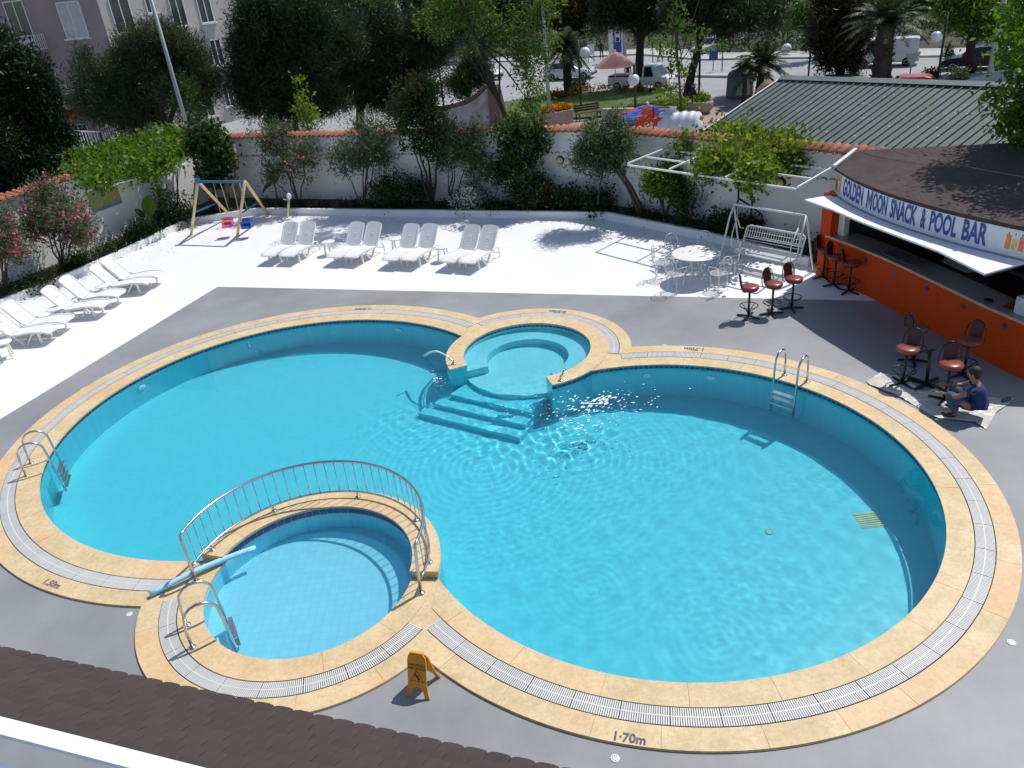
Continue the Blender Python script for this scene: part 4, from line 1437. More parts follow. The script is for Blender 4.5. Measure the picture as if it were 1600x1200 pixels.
put(BS, fb, (8.52, 12.45, 0), R(35), 'dark bar stool in the shade close to the orange counter beside the painter', 'bar stools being repainted')
# a bare stool pedestal waiting for paint
pd_ = thing('table_pedestal', 'bare black metal pedestal with crossed feet lying among the stools', 'pedestal', (7.72, 12.25, 0), R(20))
MB().tube([(0, 0, .06), (.0, .05, .70)], .03, 10).build('post', BKM, pd_)
for a in (10, 100, 190, 280): MB().bar((0, 0, .045), (.36 * math.cos(R(a)), .36 * math.sin(R(a)), .025), .06, .045).build('base_leg', BKM, pd_)
MB().bar((-.12, .05, .70), (.12, .05, .70), .05, .02).build('top_plate', BKM, pd_)

# ------------------------------------------------------------------ plastic sheet under the stools
plm = mat('plastic_film', (.60, .58, .52), .25, .15, 5, .6, 12, spec=.8, dist=.03)
sx = [near(-40, 700), near(90, 630), near(300, 660), near(480, 800), near(700, 760), near(1080, 850), near(1350, 870), near(1170, 1000), near(1090, 1150), near(980, 1090), near(600, 1040), near(420, 930), near(240, 830), near(0, 745)]
PP = [Vector((G(*p).x, G(*p).y)) for p in sx]
pl_ = MB().sheet([tuple(p) for p in PP], .012)
bm = bmesh.new(); me = pl_.mesh('x'); bm.from_mesh(me)
bmesh.ops.subdivide_edges(bm, edges=bm.edges[:], cuts=5, use_grid_fill=True)
bmesh.ops.triangulate(bm, faces=bm.faces[:])
for v in bm.verts: v.co.z += random.uniform(0, .022) + .012 * math.sin(v.co.x * 9) * math.sin(v.co.y * 7)
me2 = bpy.data.meshes.new('plastic_sheet'); bm.to_mesh(me2); bm.free()
for p in me2.polygons: p.use_smooth = True
o = link('plastic_sheet', me2, plm); tag(o, 'crumpled translucent plastic sheet spread under the stools beside the coping', 'plastic sheet')
q = G(*near(1270, 885))
o = MB().box((0, 0, .03), (.16, .08, .05), .3).box((.05, .01, .065), (.05, .05, .03)).build('brush_tin', mat('tin', (.14, .13, .12), .5)); o.location = q; tag(o, 'small dark paint tin on the corner of the plastic sheet', 'tin')

# ------------------------------------------------------------------ the person painting
def skin_mesh(name, joints, edges, parent, m, root=0, sub=2):
    bm = bmesh.new()
    lay = bm.verts.layers.skin.verify()
    vs_ = []
    for i, (x, y, z, r_) in enumerate(joints):
        v = bm.verts.new((x, y, z)); rr = r_ if isinstance(r_, tuple) else (r_, r_)
        v[lay].radius = rr; v[lay].use_root = (i == root); vs_.append(v)
    for a, b in edges: bm.edges.new((vs_[a], vs_[b]))
    me = bpy.data.meshes.new(name); bm.to_mesh(me); bm.free()
    o = link(name, me, m, parent)
    sk = o.modifiers.new('skin', 'SKIN'); sk.use_smooth_shade = True; sk.branch_smoothing = .6
    s_ = o.modifiers.new('sub', 'SUBSURF'); s_.levels = sub; s_.render_levels = sub
    return o


pq = G(1507, 652)
per = thing('person', 'crouching person in a navy t-shirt and jeans painting a stool, seen from behind', 'person', (pq.x + .12, pq.y + .0, 0), R(142))
skin_c = mat('skin', (.30, .16, .10), .55, .08, 12)
J, E = [], []
def jn(x, y, z, r_, par=None):
    J.append((x, y, z, r_)); i = len(J) - 1
    if par is not None: E.append((par, i))
    return i
pel = jn(-.04, 0, .24, .125); sp1 = jn(-.03, 0, .36, .125, pel); sp2 = jn(-.005, 0, .50, .14, sp1); che = jn(.03, 0, .60, .12, sp2)
nk = jn(.06, 0, .69, .052, che); hd0 = jn(.10, 0, .76, .078, nk); hd1 = jn(.12, 0, .85, .082, hd0); hd2 = jn(.11, 0, .91, .05, hd1)
for s1 in (-1, 1):
    hp_ = jn(.03, s1 * .09, .22, .082, pel)
    kn = jn(.40, s1 * .19, .40 if s1 < 0 else .46, .065, hp_)
    cf = jn(.30, s1 * .17, .24, .058, kn)
    an_ = jn(.22, s1 * .15, .07, .042, cf)
    toe = jn(.40, s1 * .18, .035, .035, an_)
    sh_ = jn(.05, s1 * .175, .60, .062, che)
    if s1 < 0: el, wr = (.24, s1 * .26, .44), (.46, s1 * .13, .46)
    else: el, wr = (.26, s1 * .27, .46), (.48, s1 * .10, .40)
    e_ = jn(*el, .046, sh_); w_ = jn(*wr, .030, e_)
    d = (Vector(wr) - Vector(el)).normalized()
    pm = Vector(wr) + d * .06; pa = jn(*pm, .030, w_)
    sd = d.cross(Vector((0, 0, 1))).normalized()
    for k, (of, ln) in enumerate(((-.028, .060), (-.009, .072), (.010, .068), (.027, .052))):
        b0_ = pm + d * .022 + sd * of
        f0 = jn(*b0_, .0095, pa); f1 = jn(*(b0_ + d * ln * .55 + Vector((0, 0, -.008))), .0085, f0); jn(*(b0_ + d * ln * .8 + Vector((0, 0, -.034))), .0075, f1)
    tb = Vector(wr) + d * .03 + sd * (-s1) * .03
    t0 = jn(*tb, .0105, w_); jn(*(tb + d * .04 + sd * (-s1) * .02 + Vector((0, 0, -.012))), .0085, t0)
skin_mesh('body', J, E, per, skin_c)
# clothes
navy = mat('navy_cotton', (.014, .032, .11), .85, .2, 10, .3, 30)
jean = mat('blue_denim', (.05, .085, .15), .9, .25, 14, .3, 60)
sj = [(-.06, 0, .27, .150), (-.035, 0, .37, .150), (-.01, 0, .51, .162), (.025, 0, .60, .145), (.055, 0, .665, .075)]
se = [(0, 1), (1, 2), (2, 3), (3, 4)]
for s1 in (-1, 1):
    i = len(sj); sj += [(.05, s1 * .18, .60, .082), (.145, s1 * .225, .52, .078)]; se += [(3, i), (i, i + 1)]
skin_mesh('t_shirt', sj, se, per, navy, 1)
jj = [(-.05, 0, .20, .158), (-.04, 0, .31, .150)]; je = [(0, 1)]
for s1 in (-1, 1):
    i = len(jj)
    jj += [(.03, s1 * .105, .215, .140), (.22, s1 * .15, .33 if s1 < 0 else .35, .098), (.41, s1 * .19, .40 if s1 < 0 else .46, .082), (.31, s1 * .17, .24, .073), (.235, s1 * .152, .10, .06)]
    je += [(0, i), (i, i + 1), (i + 1, i + 2), (i + 2, i + 3), (i + 3, i + 4)]
skin_mesh('jeans', jj, je, per, jean, 0)
for s1 in (-1, 1):
    MB().ico((.33, s1 * .168, .045), .06, 2, (2.0, .85, .75)).build('shoe', mat('dark_shoe', (.03, .018, .015), .6), per)
hr = MB(); hr.ico((.082, 0, .862), .1, 3, (1.0, .92, 1.05)); hr.ico((.055, 0, .80), .075, 2, (.9, 1, 1))
hr.build('hair', mat('dark_hair', (.012, .009, .008), .6, .3, 40, .5, 90), per)
fa = MB(); fa.ico((.182, 0, .82), .016, 2, (1.3, .8, 1.2))
for s1 in (-1, 1): fa.ico((.105, s1 * .085, .825), .02, 2, (.7, .45, 1.2))
fa.build('nose_and_ears', skin_c, per)
ey = MB()
for s1 in (-1, 1): ey.ico((.172, s1 * .03, .845), .010, 1)
ey.build('eye', flat('eye_dark', (.02, .015, .012), .3), per)
MB().box((.188, 0, .785), (.012, .04, .008)).build('mouth', flat('lip', (.25, .08, .07), .5), per)
bq = per.matrix_basis
br_ = thing('paint_brush', 'small paint brush held by the crouching person', 'brush', per.location + Matrix.Rotation(R(142), 3, 'Z') @ Vector((.55, .085, .36)), R(142))
MB().bar((-.08, 0, .02), (.06, 0, .03), .016).build('handle', mat('brush_wood', (.4, .25, .1), .6), br_)
MB().bar((.06, 0, .03), (.11, 0, .035), .03, .014).build('bristle', BKM, br_)

# ------------------------------------------------------------------ round table and wire chairs
wire = mat('white_wire', (.78, .78, .76), .45, .05, 6)
tb_ = thing('round_table', 'round white garden table in the dappled shade of the vine', 'table', (5.05, 18.69, 0))
MB().lathe([(0, .705), (.58, .705), (.61, .715), (.61, .73), (.6, .735), (0, .735)], n=48).build('table_top', wire, tb_)
for k in range(4):
    a = PI / 4 + PI / 2 * k
    MB().tube([(.30 * math.cos(a), .30 * math.sin(a), .70), (.16 * math.cos(a), .16 * math.sin(a), .40), (.22 * math.cos(a), .22 * math.sin(a), .15), (.42 * math.cos(a), .42 * math.sin(a), 0)], .014, 8).build('leg', wire, tb_)
MB().tube([(.17 * math.cos(2 * PI * k / 20), .17 * math.sin(2 * PI * k / 20), .38) for k in range(20)], .01, 6, closed=True).build('leg_ring', wire, tb_)
# fallen leaves on the table top
def make_wire_chair():
    root = thing('garden_chair', 'chair', 'chair')
    s_ = MB().tube([(.21 * math.cos(2 * PI * k / 24), .21 * math.sin(2 * PI * k / 24), .45) for k in range(24)], .009, 6, closed=True)
    for k in range(-4, 5):
        x = k * .045; h = math.sqrt(max(0, .205 ** 2 - x * x))
        s_.tube([(x, -h, .45), (x, h, .45)], .005, 4); s_.tube([(-h, x, .452), (h, x, .452)], .005, 4)
    s_.build('seat', wire, root)
    for k in range(4):
        a = PI / 4 + PI / 2 * k
        c, s1 = math.cos(a), math.sin(a)
        MB().tube([(.19 * c, .19 * s1, .45), (.21 * c, .21 * s1, .30), (.18 * c, .18 * s1, .12), (.24 * c, .24 * s1, 0)], .011, 6).build('leg', wire, root)
    h = MB().tube([(.20 + .05 * (1 - math.cos(a)) * .5, .19 * math.sin(a), .70 - .24 * math.cos(a)) for a in [2 * PI * k / 28 for k in range(28)]], .011, 6, closed=True)
    def scroll(y, z, r_, sg_):
        return [(.215, y + sg_ * r_ * (1 - t / 14) * math.cos(1.9 * PI * t / 10), z + r_ * (1 - t / 14) * math.sin(1.9 * PI * t / 10)) for t in range(12)]
    for sg_ in (-1, 1):
        h.tube(scroll(sg_ * .07, .60, .065, sg_), .006, 5); h.tube(scroll(sg_ * .06, .80, .055, sg_), .006, 5)
    h.tube([(.21, 0, .46), (.235, 0, .70), (.25, 0, .93)], .007, 5)
    h.build('scrolled_back', wire, root)
    am = MB()
    for sg_ in (-1, 1): am.tube([(.21, sg_ * .18, .66), (.05, sg_ * .245, .67), (-.13, sg_ * .235, .64), (-.16, sg_ * .21, .55), (-.13, sg_ * .16, .45)], .008, 6)
    am.build('armrest', wire, root)
    return root
CH = make_wire_chair(); fc = [True]
for (x, y), lb in (((4.72, 19.62), 'white scrolled wire chair at the round table, towards the wall'), ((5.50, 19.55), 'white scrolled wire chair at the round table, towards the swing'), ((5.92, 18.62), 'white scrolled wire chair between the round table and the bar stools'),
                   ((5.42, 17.86), 'white scrolled wire chair at the round table, on the pool side'), ((4.24, 19.02), 'white scrolled wire chair at the round table, facing the bar'), ((4.40, 18.12), 'white scrolled wire chair at the round table, on the lounger side')):
    a = math.atan2(y - 18.69, x - 5.05)
    put(CH, fc, (x, y, 0), a + random.uniform(-.2, .2), lb, 'wire chairs round the table')

# ------------------------------------------------------------------ garden swing
tA, tB = G(1147, 319, 1.62), G(1259, 337, 1.62)
ax = (Vector((tB.x - tA.x, tB.y - tA.y))); LS = ax.length; ax.normalize()
nx = Vector((ax.y, -ax.x)); nx = nx if nx.y < 0 else -nx      # towards the pool
cs = (tA + tB) / 2
gs = thing('garden_swing', 'white metal garden swing seat with lattice bench beside the bar', 'garden swing', (cs.x, cs.y, 0))
toW = lambda u, v, z: Vector((ax.x * u + nx.x * v, ax.y * u + nx.y * v, z))
h = LS / 2
MB().tube([toW(-h, 0, 1.62), toW(h, 0, 1.62)], .028, 10).build('top_bar', wire, gs)
for s1 in (-1, 1):
    for v in (-.55, .60):
        MB().tube([toW(s1 * h, 0, 1.62), toW(s1 * (h + .03), v * .25, 1.25), toW(s1 * (h + .05), v * .62, .55), toW(s1 * (h + .06), v, 0)], .024, 8).build('leg', wire, gs)
    MB().tube([toW(s1 * (h + .06), -.55, .03), toW(s1 * (h + .06), .60, .03)], .02, 8).build('foot_bar', wire, gs)
    MB().tube([toW(s1 * (h - .12), 0, 1.62), toW(s1 * (h - .14), .05, 1.30)], .006, 5).build('chain', wire, gs)
    MB().tube([toW(s1 * (h - .14), .05, 1.30), toW(s1 * (h - .16), .26, .95), toW(s1 * (h - .16), .30, .70), toW(s1 * (h - .17), .22, .46)], .016, 6).build('hanger', wire, gs)
    MB().tube([toW(s1 * (h - .14), .05, 1.30), toW(s1 * (h - .16), -.08, 1.0), toW(s1 * (h - .16), -.28, .92)], .016, 6).build('hanger', wire, gs)
hb = h - .17
fr_ = MB().tube([toW(-hb, -.22, .46), toW(-hb, -.40, .92), toW(-hb + .08, -.42, .98), toW(hb - .08, -.42, .98), toW(hb, -.40, .92), toW(hb, -.22, .46)], .022, 8)
fr_.tube([toW(-hb, -.22, .46), toW(hb, -.22, .46)], .02, 8).tube([toW(-hb, -.31, .70), toW(hb, -.31, .70)], .018, 6)
fr_.build('back_frame', wire, gs)
lt = MB()
for k in range(23): u = -hb + .06 + (2 * hb - .12) * k / 22; lt.bar(toW(u, -.305, .68), toW(u, -.41, .97), .02, .008)
for k in range(5): t = k / 4; lt.bar(toW(-hb, -.24 - .17 * t, .52 + .44 * t), toW(hb, -.24 - .17 * t, .52 + .44 * t), .02, .008)
lt.build('back_lattice', wire, gs)
st_ = MB().tube([toW(-hb, -.22, .46), toW(-hb, .28, .44), toW(hb, .28, .44), toW(hb, -.22, .46)], .02, 8)
st_.build('seat_frame', wire, gs)
ls = MB()
for k in range(23): u = -hb + .06 + (2 * hb - .12) * k / 22; ls.bar(toW(u, -.22, .46), toW(u, .28, .44), .02, .008)
for k in range(9): v = -.17 + .055 * k; ls.bar(toW(-hb, v, .456), toW(hb, v, .456), .022, .006)
ls.build('seat_lattice', wire, gs)

# ------------------------------------------------------------------ children's swing set
wood = mat('swing_wood', srgb(222, 196, 140), .6, .12, 5)
blu = mat('swing_blue', srgb(45, 105, 150), .45, .1, 5)
fa_, fb_, ba_, bb_ = G(299, 366), G(371, 368), G(361, 338), G(419, 335)
tl_, tr_ = (fa_ + ba_) / 2, (fb_ + bb_) / 2
zt_ = 1.98
tl_ = G(309, 284, zt_); tr_ = G(383, 284, zt_)
ss = thing('swing_set', 'wooden swing set for small children with a blue crossbar and two plastic seats', 'swing set', (tl_.x, tl_.y, 0))
Ws = lambda mb, name, m: mb.build(name, m, ss, world=True)
Ws(MB().bar(tl_, tr_, .075, .075), 'crossbar', blu)
Ws(MB().box(tl_ + Vector((0, 0, .03)), (.15, .15, .16)), 'corner_joint', blu)
for t_, f_ in ((tl_, fa_), (tl_, ba_), (tr_, fb_), (tr_, bb_)):
    Ws(MB().tube([t_ + Vector((0, 0, .02)), f_], .052, 10), 'leg', wood)
for a, b in ((fa_, ba_), (fb_, bb_)):
    Ws(MB().bar(a + (tl_ - fa_ if a is fa_ else tr_ - fb_) * .42, b + (tl_ - ba_ if a is fa_ else tr_ - bb_) * .42, .05), 'side_brace', blu)
def toddler_seat(u, m, m2, z):
    c = tl_ + (tr_ - tl_) * u; c.z = z
    s_ = MB().box(c + Vector((0, 0, .03)), (.34, .32, .06)).box(c + Vector((0, .15, .17)), (.36, .05, .30))
    for s1 in (-1, 1): s_.box(c + Vector((s1 * .165, .02, .12)), (.04, .28, .16))
    o = Ws(s_, 'swing_seat', m); o.modifiers.new('b', 'BEVEL').width = .02
    b_ = Ws(MB().bar(c + Vector((-.19, -.13, .23)), c + Vector((.19, -.13, .23)), .06, .05), 'safety_bar', m2)
    rp = MB()
    for s1 in (-1, 1):
        rp.tube([c + Vector((s1 * .17, .02, .2)), Vector((c.x + s1 * .12, c.y, zt_))], .008, 5)
    Ws(rp, 'rope', mat('rope', (.5, .5, .5), .8))
toddler_seat(.40, mat('pink_plastic', srgb(214, 84, 164), .4, .08, 5), mat('orange_plastic', srgb(226, 150, 40), .4), .36)
toddler_seat(.80, mat('blue_plastic', srgb(40, 84, 170), .4, .08, 5), mat('blue_plastic_b', srgb(40, 84, 170), .4), .34)
rc = G(348, 333, .1)
rd = thing('toy_chair', 'small red plastic toy chair behind the pink swing seat', 'toy chair', (rc.x - .35, rc.y + .2, .0))
rp_ = mat('red_plastic', srgb(178, 34, 44), .4, .1, 5)
MB().box((0, 0, .26), (.36, .34, .05)).build('seat', rp_, rd); MB().box((0, .17, .46), (.36, .05, .38)).build('backrest', rp_, rd)
for sx_ in (-1, 1):
    for sy_ in (-1, 1): MB().bar((sx_ * .14, sy_ * .13, .25), (sx_ * .16, sy_ * .16, 0), .05).build('leg', rp_, rd)
# wooden bird figure on a stand
bq_ = G(449, 343)
bd = thing('wooden_stork', 'white headed wooden stork figure leaning behind the first pair of loungers', 'garden figure', bq_)
MB().tube([(0, 0, 0), (.10, .02, .35), (.22, .04, .75)], .045, 8).build('neck', wood, bd)
MB().ico((.25, .04, .86), .10, 2, (.95, .8, 1.25)).build('head', MT['white_paint'], bd)
MB().bar((.22, .03, .72), (.02, -.02, .78), .03).build('beak', wood, bd)
MB().box((0, 0, .04), (.3, .3, .08)).build('base', MT['white_paint'], bd)

# a few fallen leaves on the terrace and the table
fl_v = []
for k in range(170):
    L_ = offset_line(KERB, -.15 - abs(random.gauss(0, .9)))
    i = random.randrange(2, len(L_) - 1); q = L_[i] + (L_[i + 1] - L_[i]) * random.random()
    fl_v.append((q.x, q.y, .004))
for k in range(9):
    a, r_ = random.uniform(0, 6.28), random.uniform(0, .5); fl_v.append((5.05 + r_ * math.cos(a), 18.69 + r_ * math.sin(a), .739))
fm = MB()
for x, y, z in fl_v:
    a = random.uniform(0, 6.28); l_ = random.uniform(.03, .07); c_, s_ = math.cos(a), math.sin(a)
    fm.add([(x, y, z), (x + l_ * .5 * c_ - l_ * .25 * s_, y + l_ * .5 * s_ + l_ * .25 * c_, z + .008), (x + l_ * c_, y + l_ * s_, z + .002), (x + l_ * .5 * c_ + l_ * .25 * s_, y + l_ * .5 * s_ - l_ * .25 * c_, z + .008)], [(0, 3, 2, 1)])
o = fm.build('fallen_leaves', mat('dry_leaf', (.16, .10, .035), .8, .4, 3, island=.4)); tag(o, 'dry leaves and petals scattered along the kerb of the white terrace', 'leaves', kind='stuff')
# ------------------------------------------------------------------ vegetation
def AT(px_, py_, Y):
    d = (px_ - 800) / FPX * _r + (600 - py_) / FPX * _u + _f
    t = Y / d[1]
    return Vector((t * d[0], Y, CAM_H + t * d[2]))


def mpp(p):
    """metres per pixel at a point"""
    d = np.array(p) - np.array([0, 0, CAM_H])
    return float(d @ _f) / FPX


def leaf_cloud(blobs, n, size, aspect=.45, clump=30, csig=.16, seed=1, up=.25, shell=.45, fold=.12, outw=.7, sig_len=.25):
    """blobs: (x, y, z, rx, ry, rz). A cloud of single leaves gathered in clumps."""
    g = np.random.default_rng(seed)
    B = np.array(blobs, float)
    wgt = (B[:, 3] * B[:, 4] * B[:, 5]) ** (2 / 3); wgt /= wgt.sum()
    nc = max(1, n // clump)
    bi = g.choice(len(B), nc, p=wgt)
    dv = g.normal(size=(nc, 3)); dv /= np.linalg.norm(dv, axis=1)[:, None]
    rad = g.uniform(0, 1, nc) ** shell
    cc = B[bi, :3] + dv * rad[:, None] * B[bi, 3:6]
    cs = csig * g.uniform(.6, 1.5, nc)
    ci = np.repeat(np.arange(nc), clump)
    m = len(ci)
    P = cc[ci] + g.normal(size=(m, 3)) * cs[ci][:, None]
    ax = dv[ci] * outw + g.normal(size=(m, 3)) * .8 + np.array([0, 0, up])
    ax /= np.linalg.norm(ax, axis=1)[:, None]
    rd = g.normal(size=(m, 3))
    sd = np.cross(ax, rd); sd /= np.linalg.norm(sd, axis=1)[:, None]
    nn = np.cross(sd, ax)
    L = size * g.uniform(1 - sig_len * 1.4, 1 + sig_len * 1.4, m)[:, None]
    mid = P + ax * L * .5 + nn * L * fold
    V = np.stack([P, mid + sd * L * aspect / 2, P + ax * L, mid - sd * L * aspect / 2], 1).reshape(-1, 3)
    F = np.arange(m * 4).reshape(m, 4)
    return V, F


def cloud_obj(name, VF, m, parent, off=None):
    V, F = VF
    o = Vector(off) if off is not None else parent.location
    return link(name, fast_mesh(name, V - np.array(o), F), m, parent)


def lump(blobs, k, seed, fr=(.32, .55), core=.78):
    """break smooth crowns into uneven lobes"""
    g = random.Random(seed); out = []
    for x, y, z, rx, ry, rz in blobs:
        out.append((x, y, z, rx * core, ry * core, rz * core))
        for _ in range(k):
            d = Vector((g.gauss(0, 1), g.gauss(0, 1), g.gauss(.15, 1))).normalized(); f_ = g.uniform(*fr)
            out.append((x + d.x * rx * .8, y + d.y * ry * .8, z + d.z * rz * .8, rx * f_, ry * f_, rz * f_))
    return out


GREEN = dict(
    oleander=leaf_mat('oleander_leaf', [(.030, .060, .022), (.06, .10, .038), (.11, .15, .07), (.17, .20, .12)], .45),
    shrub=leaf_mat('shrub_leaf', [(.016, .042, .010), (.034, .075, .018), (.065, .115, .026)], .4),
    bright=leaf_mat('bright_leaf', [(.05, .12, .012), (.09, .18, .02), (.15, .25, .03)], .45),
    vine=leaf_mat('vine_leaf', [(.05, .10, .012), (.12, .19, .022), (.19, .26, .03), (.26, .26, .05)], .4),
    pine=leaf_mat('pine_needle', [(.015, .028, .012), (.030, .050, .018), (.056, .078, .030)], .25),
    pine2=leaf_mat('pine_needle_pale', [(.020, .038, .013), (.044, .068, .024), (.080, .105, .040)], .3),
    cypress=leaf_mat('cypress_leaf', [(.008, .026, .010), (.016, .045, .016), (.03, .065, .022)], .2),
    brown=leaf_mat('brown_leaf', [(.018, .018, .008), (.035, .030, .014), (.06, .045, .02)], .25),
    bronze=leaf_mat('bronze_leaf', [(.03, .05, .015), (.07, .07, .02), (.14, .07, .025)], .35),
    lime=leaf_mat('lime_leaf', [(.045, .09, .014), (.08, .145, .024), (.13, .21, .04)], .45),
    palm=leaf_mat('palm_leaf', [(.03, .055, .02), (.06, .09, .035), (.11, .14, .06)], .3),
    ground=leaf_mat('groundcover_leaf', [(.014, .036, .010), (.03, .06, .015), (.055, .095, .024)], .35),
)
pinkm = leaf_mat('pink_petal', [(.50, .10, .20), (.62, .16, .28), (.70, .30, .40)], .3)
whitem = leaf_mat('white_petal', [(.68, .68, .62), (.8, .8, .76)], .25)
redm = leaf_mat('red_petal', [(.40, .012, .02), (.55, .03, .06), (.55, .04, .12)], .3)
orangem = leaf_mat('orange_petal', [(.55, .18, .01), (.65, .35, .02), (.6, .1, .01)], .3)
bark = mat('bark', (.085, .065, .050), .95, .35, 14, .6, 30)
bark_d = mat('dark_bark', (.035, .026, .022), .95, .35, 14, .6, 30)

mid_bed = offset_line(KERB, .62)
def bed(px_, k=.62):
    L = offset_line(KERB, k)
    b_ = None
    for i in range(len(L) - 1):
        for t in np.linspace(0, 1, 60):
            q = L[i] + (L[i + 1] - L[i]) * float(t)
            e = abs(pix((q.x, q.y, .2))[0] - px_)
            if b_ is None or e < b_[0]: b_ = (e, q)
    return Vector((b_[1].x, b_[1].y, .16))


def stems(mb, base, tips, r0, bend=.12, seed=0):
    rnd = random.Random(seed)
    for t in tips:
        t = Vector(t)
        P = []
        for k in range(7):
            f_ = k / 6
            q = base + (t - base) * f_
            q += Vector((rnd.uniform(-1, 1), rnd.uniform(-1, 1), rnd.uniform(-.3, .3))) * bend * (t - base).length * .25 * math.sin(PI * f_)
            P.append(q)
        mb.tube(P, [r0 * (1 - .75 * k / 6) for k in range(7)], 7)
    return mb


SEED = [100]
def shrub(name, label, cat, base, crowns, leafm, n, size, aspect=.4, flowers=(), r0=.035, barkm=bark, nst=4, clump=30, group=None, depth=None, shell=.5, csig=.14, outw=.7, up=.25, crown_name='crown', deep=1.05):
    """crowns: (px, py, rx_px, ry_px) at the depth of the base"""
    SEED[0] += 1
    sd = SEED[0]
    root = thing(name, label, cat, base, group=group)
    blobs = []
    for c in crowns:
        dy = c[4] if len(c) > 4 else 0
        p = AT(c[0], c[1], base.y + dy); s_ = mpp(p)
        rx, rz = c[2] * s_, c[3] * s_ * 1.05
        blobs.append((p.x, p.y, p.z, rx, min(rx, rz) * deep + .1, rz))
    blobs = lump(blobs, 4, sd) if len(crowns) > 1 else blobs
    if nst:
        tips = []
        for k in range(nst):
            b_ = blobs[k % len(blobs)]
            tips.append((b_[0] + random.uniform(-.35, .35) * b_[3], b_[1] + random.uniform(-.3, .3) * b_[4], b_[2] + random.uniform(-.2, .5) * b_[5]))
        stems(MB(), base, tips, r0, seed=sd).build('trunk', barkm, root, world=True)
    cloud_obj(crown_name, leaf_cloud(blobs, n, size, aspect, clump, csig, sd, up, shell, outw=outw), leafm, root)
    for fm, fn, fs, nm in flowers:
        cloud_obj(nm, leaf_cloud(blobs, fn, fs, .85, 5, .05, sd + 50, .3, .28), fm, root)['kind'] = 'stuff'
    return root


# --- planting bed along the back wall
b = bed(468)
shrub('oleander_bush', 'pink flowering oleander with bare stems between the stork figure and the tall wall', 'shrub', b, [(445, 245, 42, 40), (420, 222, 26, 22), (478, 265, 14, 32), (445, 206, 30, 14)], GREEN['oleander'], 5200, .16, .22, ((pinkm, 320, .09, 'flower'),), nst=5)
b = bed(432)
bn = thing('banana_plant', 'young banana plant with one upright leaf and a dry drooping leaf', 'plant', b)
def big_leaf(p0, p1, w, droop=.1, m=None, parent=None, name='leaf'):
    p0, p1 = Vector(p0), Vector(p1)
    d = p1 - p0; sd_ = d.cross(Vector((.35, 1, .2))).normalized()
    L, Rr, C_ = [], [], []
    for k in range(9):
        t = k / 8
        c = p0 + d * t + Vector((0, 0, -droop * t * t))
        ww = w * math.sin(PI * min(1, .12 + t * .88)) ** .7 * .5
        C_.append(c - Vector((0, .02, .01))); L.append(c + sd_ * ww); Rr.append(c - sd_ * ww)
    q = MB().add(L + C_ + Rr, [(k, k + 1, 9 + k + 1, 9 + k) for k in range(8)] + [(9 + k, 9 + k + 1, 18 + k + 1, 18 + k) for k in range(8)], True)
    return q.build(name, m, parent, world=True)
MB().tube([b, AT(428, 283, b.y)], [.05, .025], 8).build('trunk', bark, bn, world=True)
big_leaf(AT(428, 285, b.y), AT(419, 252, b.y), .34, 0, GREEN['shrub'], bn)
big_leaf(AT(428, 285, b.y), AT(404, 285, b.y), .22, .5, GREEN['brown'], bn)
big_leaf(AT(428, 287, b.y), AT(438, 262, b.y), .2, .1, GREEN['shrub'], bn)
b = bed(565)
shrub('white_oleander', 'tall white flowering oleander against the white wall behind the loungers', 'shrub', b, [(562, 235, 44, 36), (540, 250, 28, 26), (590, 215, 30, 26), (575, 190, 24, 16)], GREEN['oleander'], 6400, .16, .22, ((whitem, 190, .07, 'flower'),), nst=5)
b = bed(625)
shrub('rose_bush', 'dense dark rose bush at the foot of the tall wall', 'shrub', b, [(622, 292, 32, 24), (600, 305, 26, 18), (650, 300, 18, 22)], GREEN['shrub'], 4200, .09, .6, ((pinkm, 20, .06, 'flower'),), nst=5)
b = bed(671)
shrub('bronze_tree', 'slim tree with a bent dark trunk and bronze tipped crown rising above the wall', 'tree', b, [(655, 215, 40, 26), (640, 175, 34, 32), (665, 150, 24, 22), (690, 235, 20, 16)], GREEN['shrub'], 4600, .15, .42, nst=4, barkm=bark_d, r0=.06, deep=1.0)
cr_ = bpy.data.objects[[o.name for o in COL.objects if o.name.startswith('bronze_tree')][-1]]
p = AT(655, 140, b.y); cloud_obj('crown', leaf_cloud([(p.x, p.y, p.z, .8, .7, .7), (p.x + .3, p.y, p.z - .9, .7, .6, .6)], 1600, .15, .35, 25, .15, 991), GREEN['bronze'], cr_)
b = bed(706)
shrub('oleander_bush', 'thin stemmed oleander with deep pink tips beside the daisy bush', 'shrub', b, [(722, 245, 36, 28), (708, 222, 26, 24), (745, 255, 20, 20), (735, 208, 26, 14)], GREEN['oleander'], 4800, .16, .22, ((pinkm, 90, .06, 'flower'), (whitem, 20, .05, 'flower')), nst=4)
b = bed(732, .4)
shrub('daisy_bush', 'round bush covered in small white daisies at the foot of the wall', 'shrub', b, [(732, 312, 30, 22), (722, 320, 20, 12), (748, 318, 18, 14)], GREEN['ground'], 3000, .08, .4, ((whitem, 3200, .055, 'daisy'),), nst=3)
b = bed(806)
shrub('broadleaf_tree', 'dense dark green broadleaf tree in front of the white wall by the red flowers', 'tree', b, [(812, 240, 46, 36), (790, 270, 30, 24), (845, 222, 28, 20), (820, 285, 34, 16), (815, 203, 36, 14)], GREEN['shrub'], 6000, .14, .5, nst=5, r0=.05)
b = bed(836, .45)
shrub('rose_bush', 'loose rose bush with red blooms under the dark broadleaf tree', 'shrub', b, [(836, 298, 24, 24), (822, 315, 20, 12), (858, 305, 14, 18)], GREEN['shrub'], 1800, .09, .6, ((redm, 60, .09, 'flower'),), nst=5)
b = bed(770, .35)
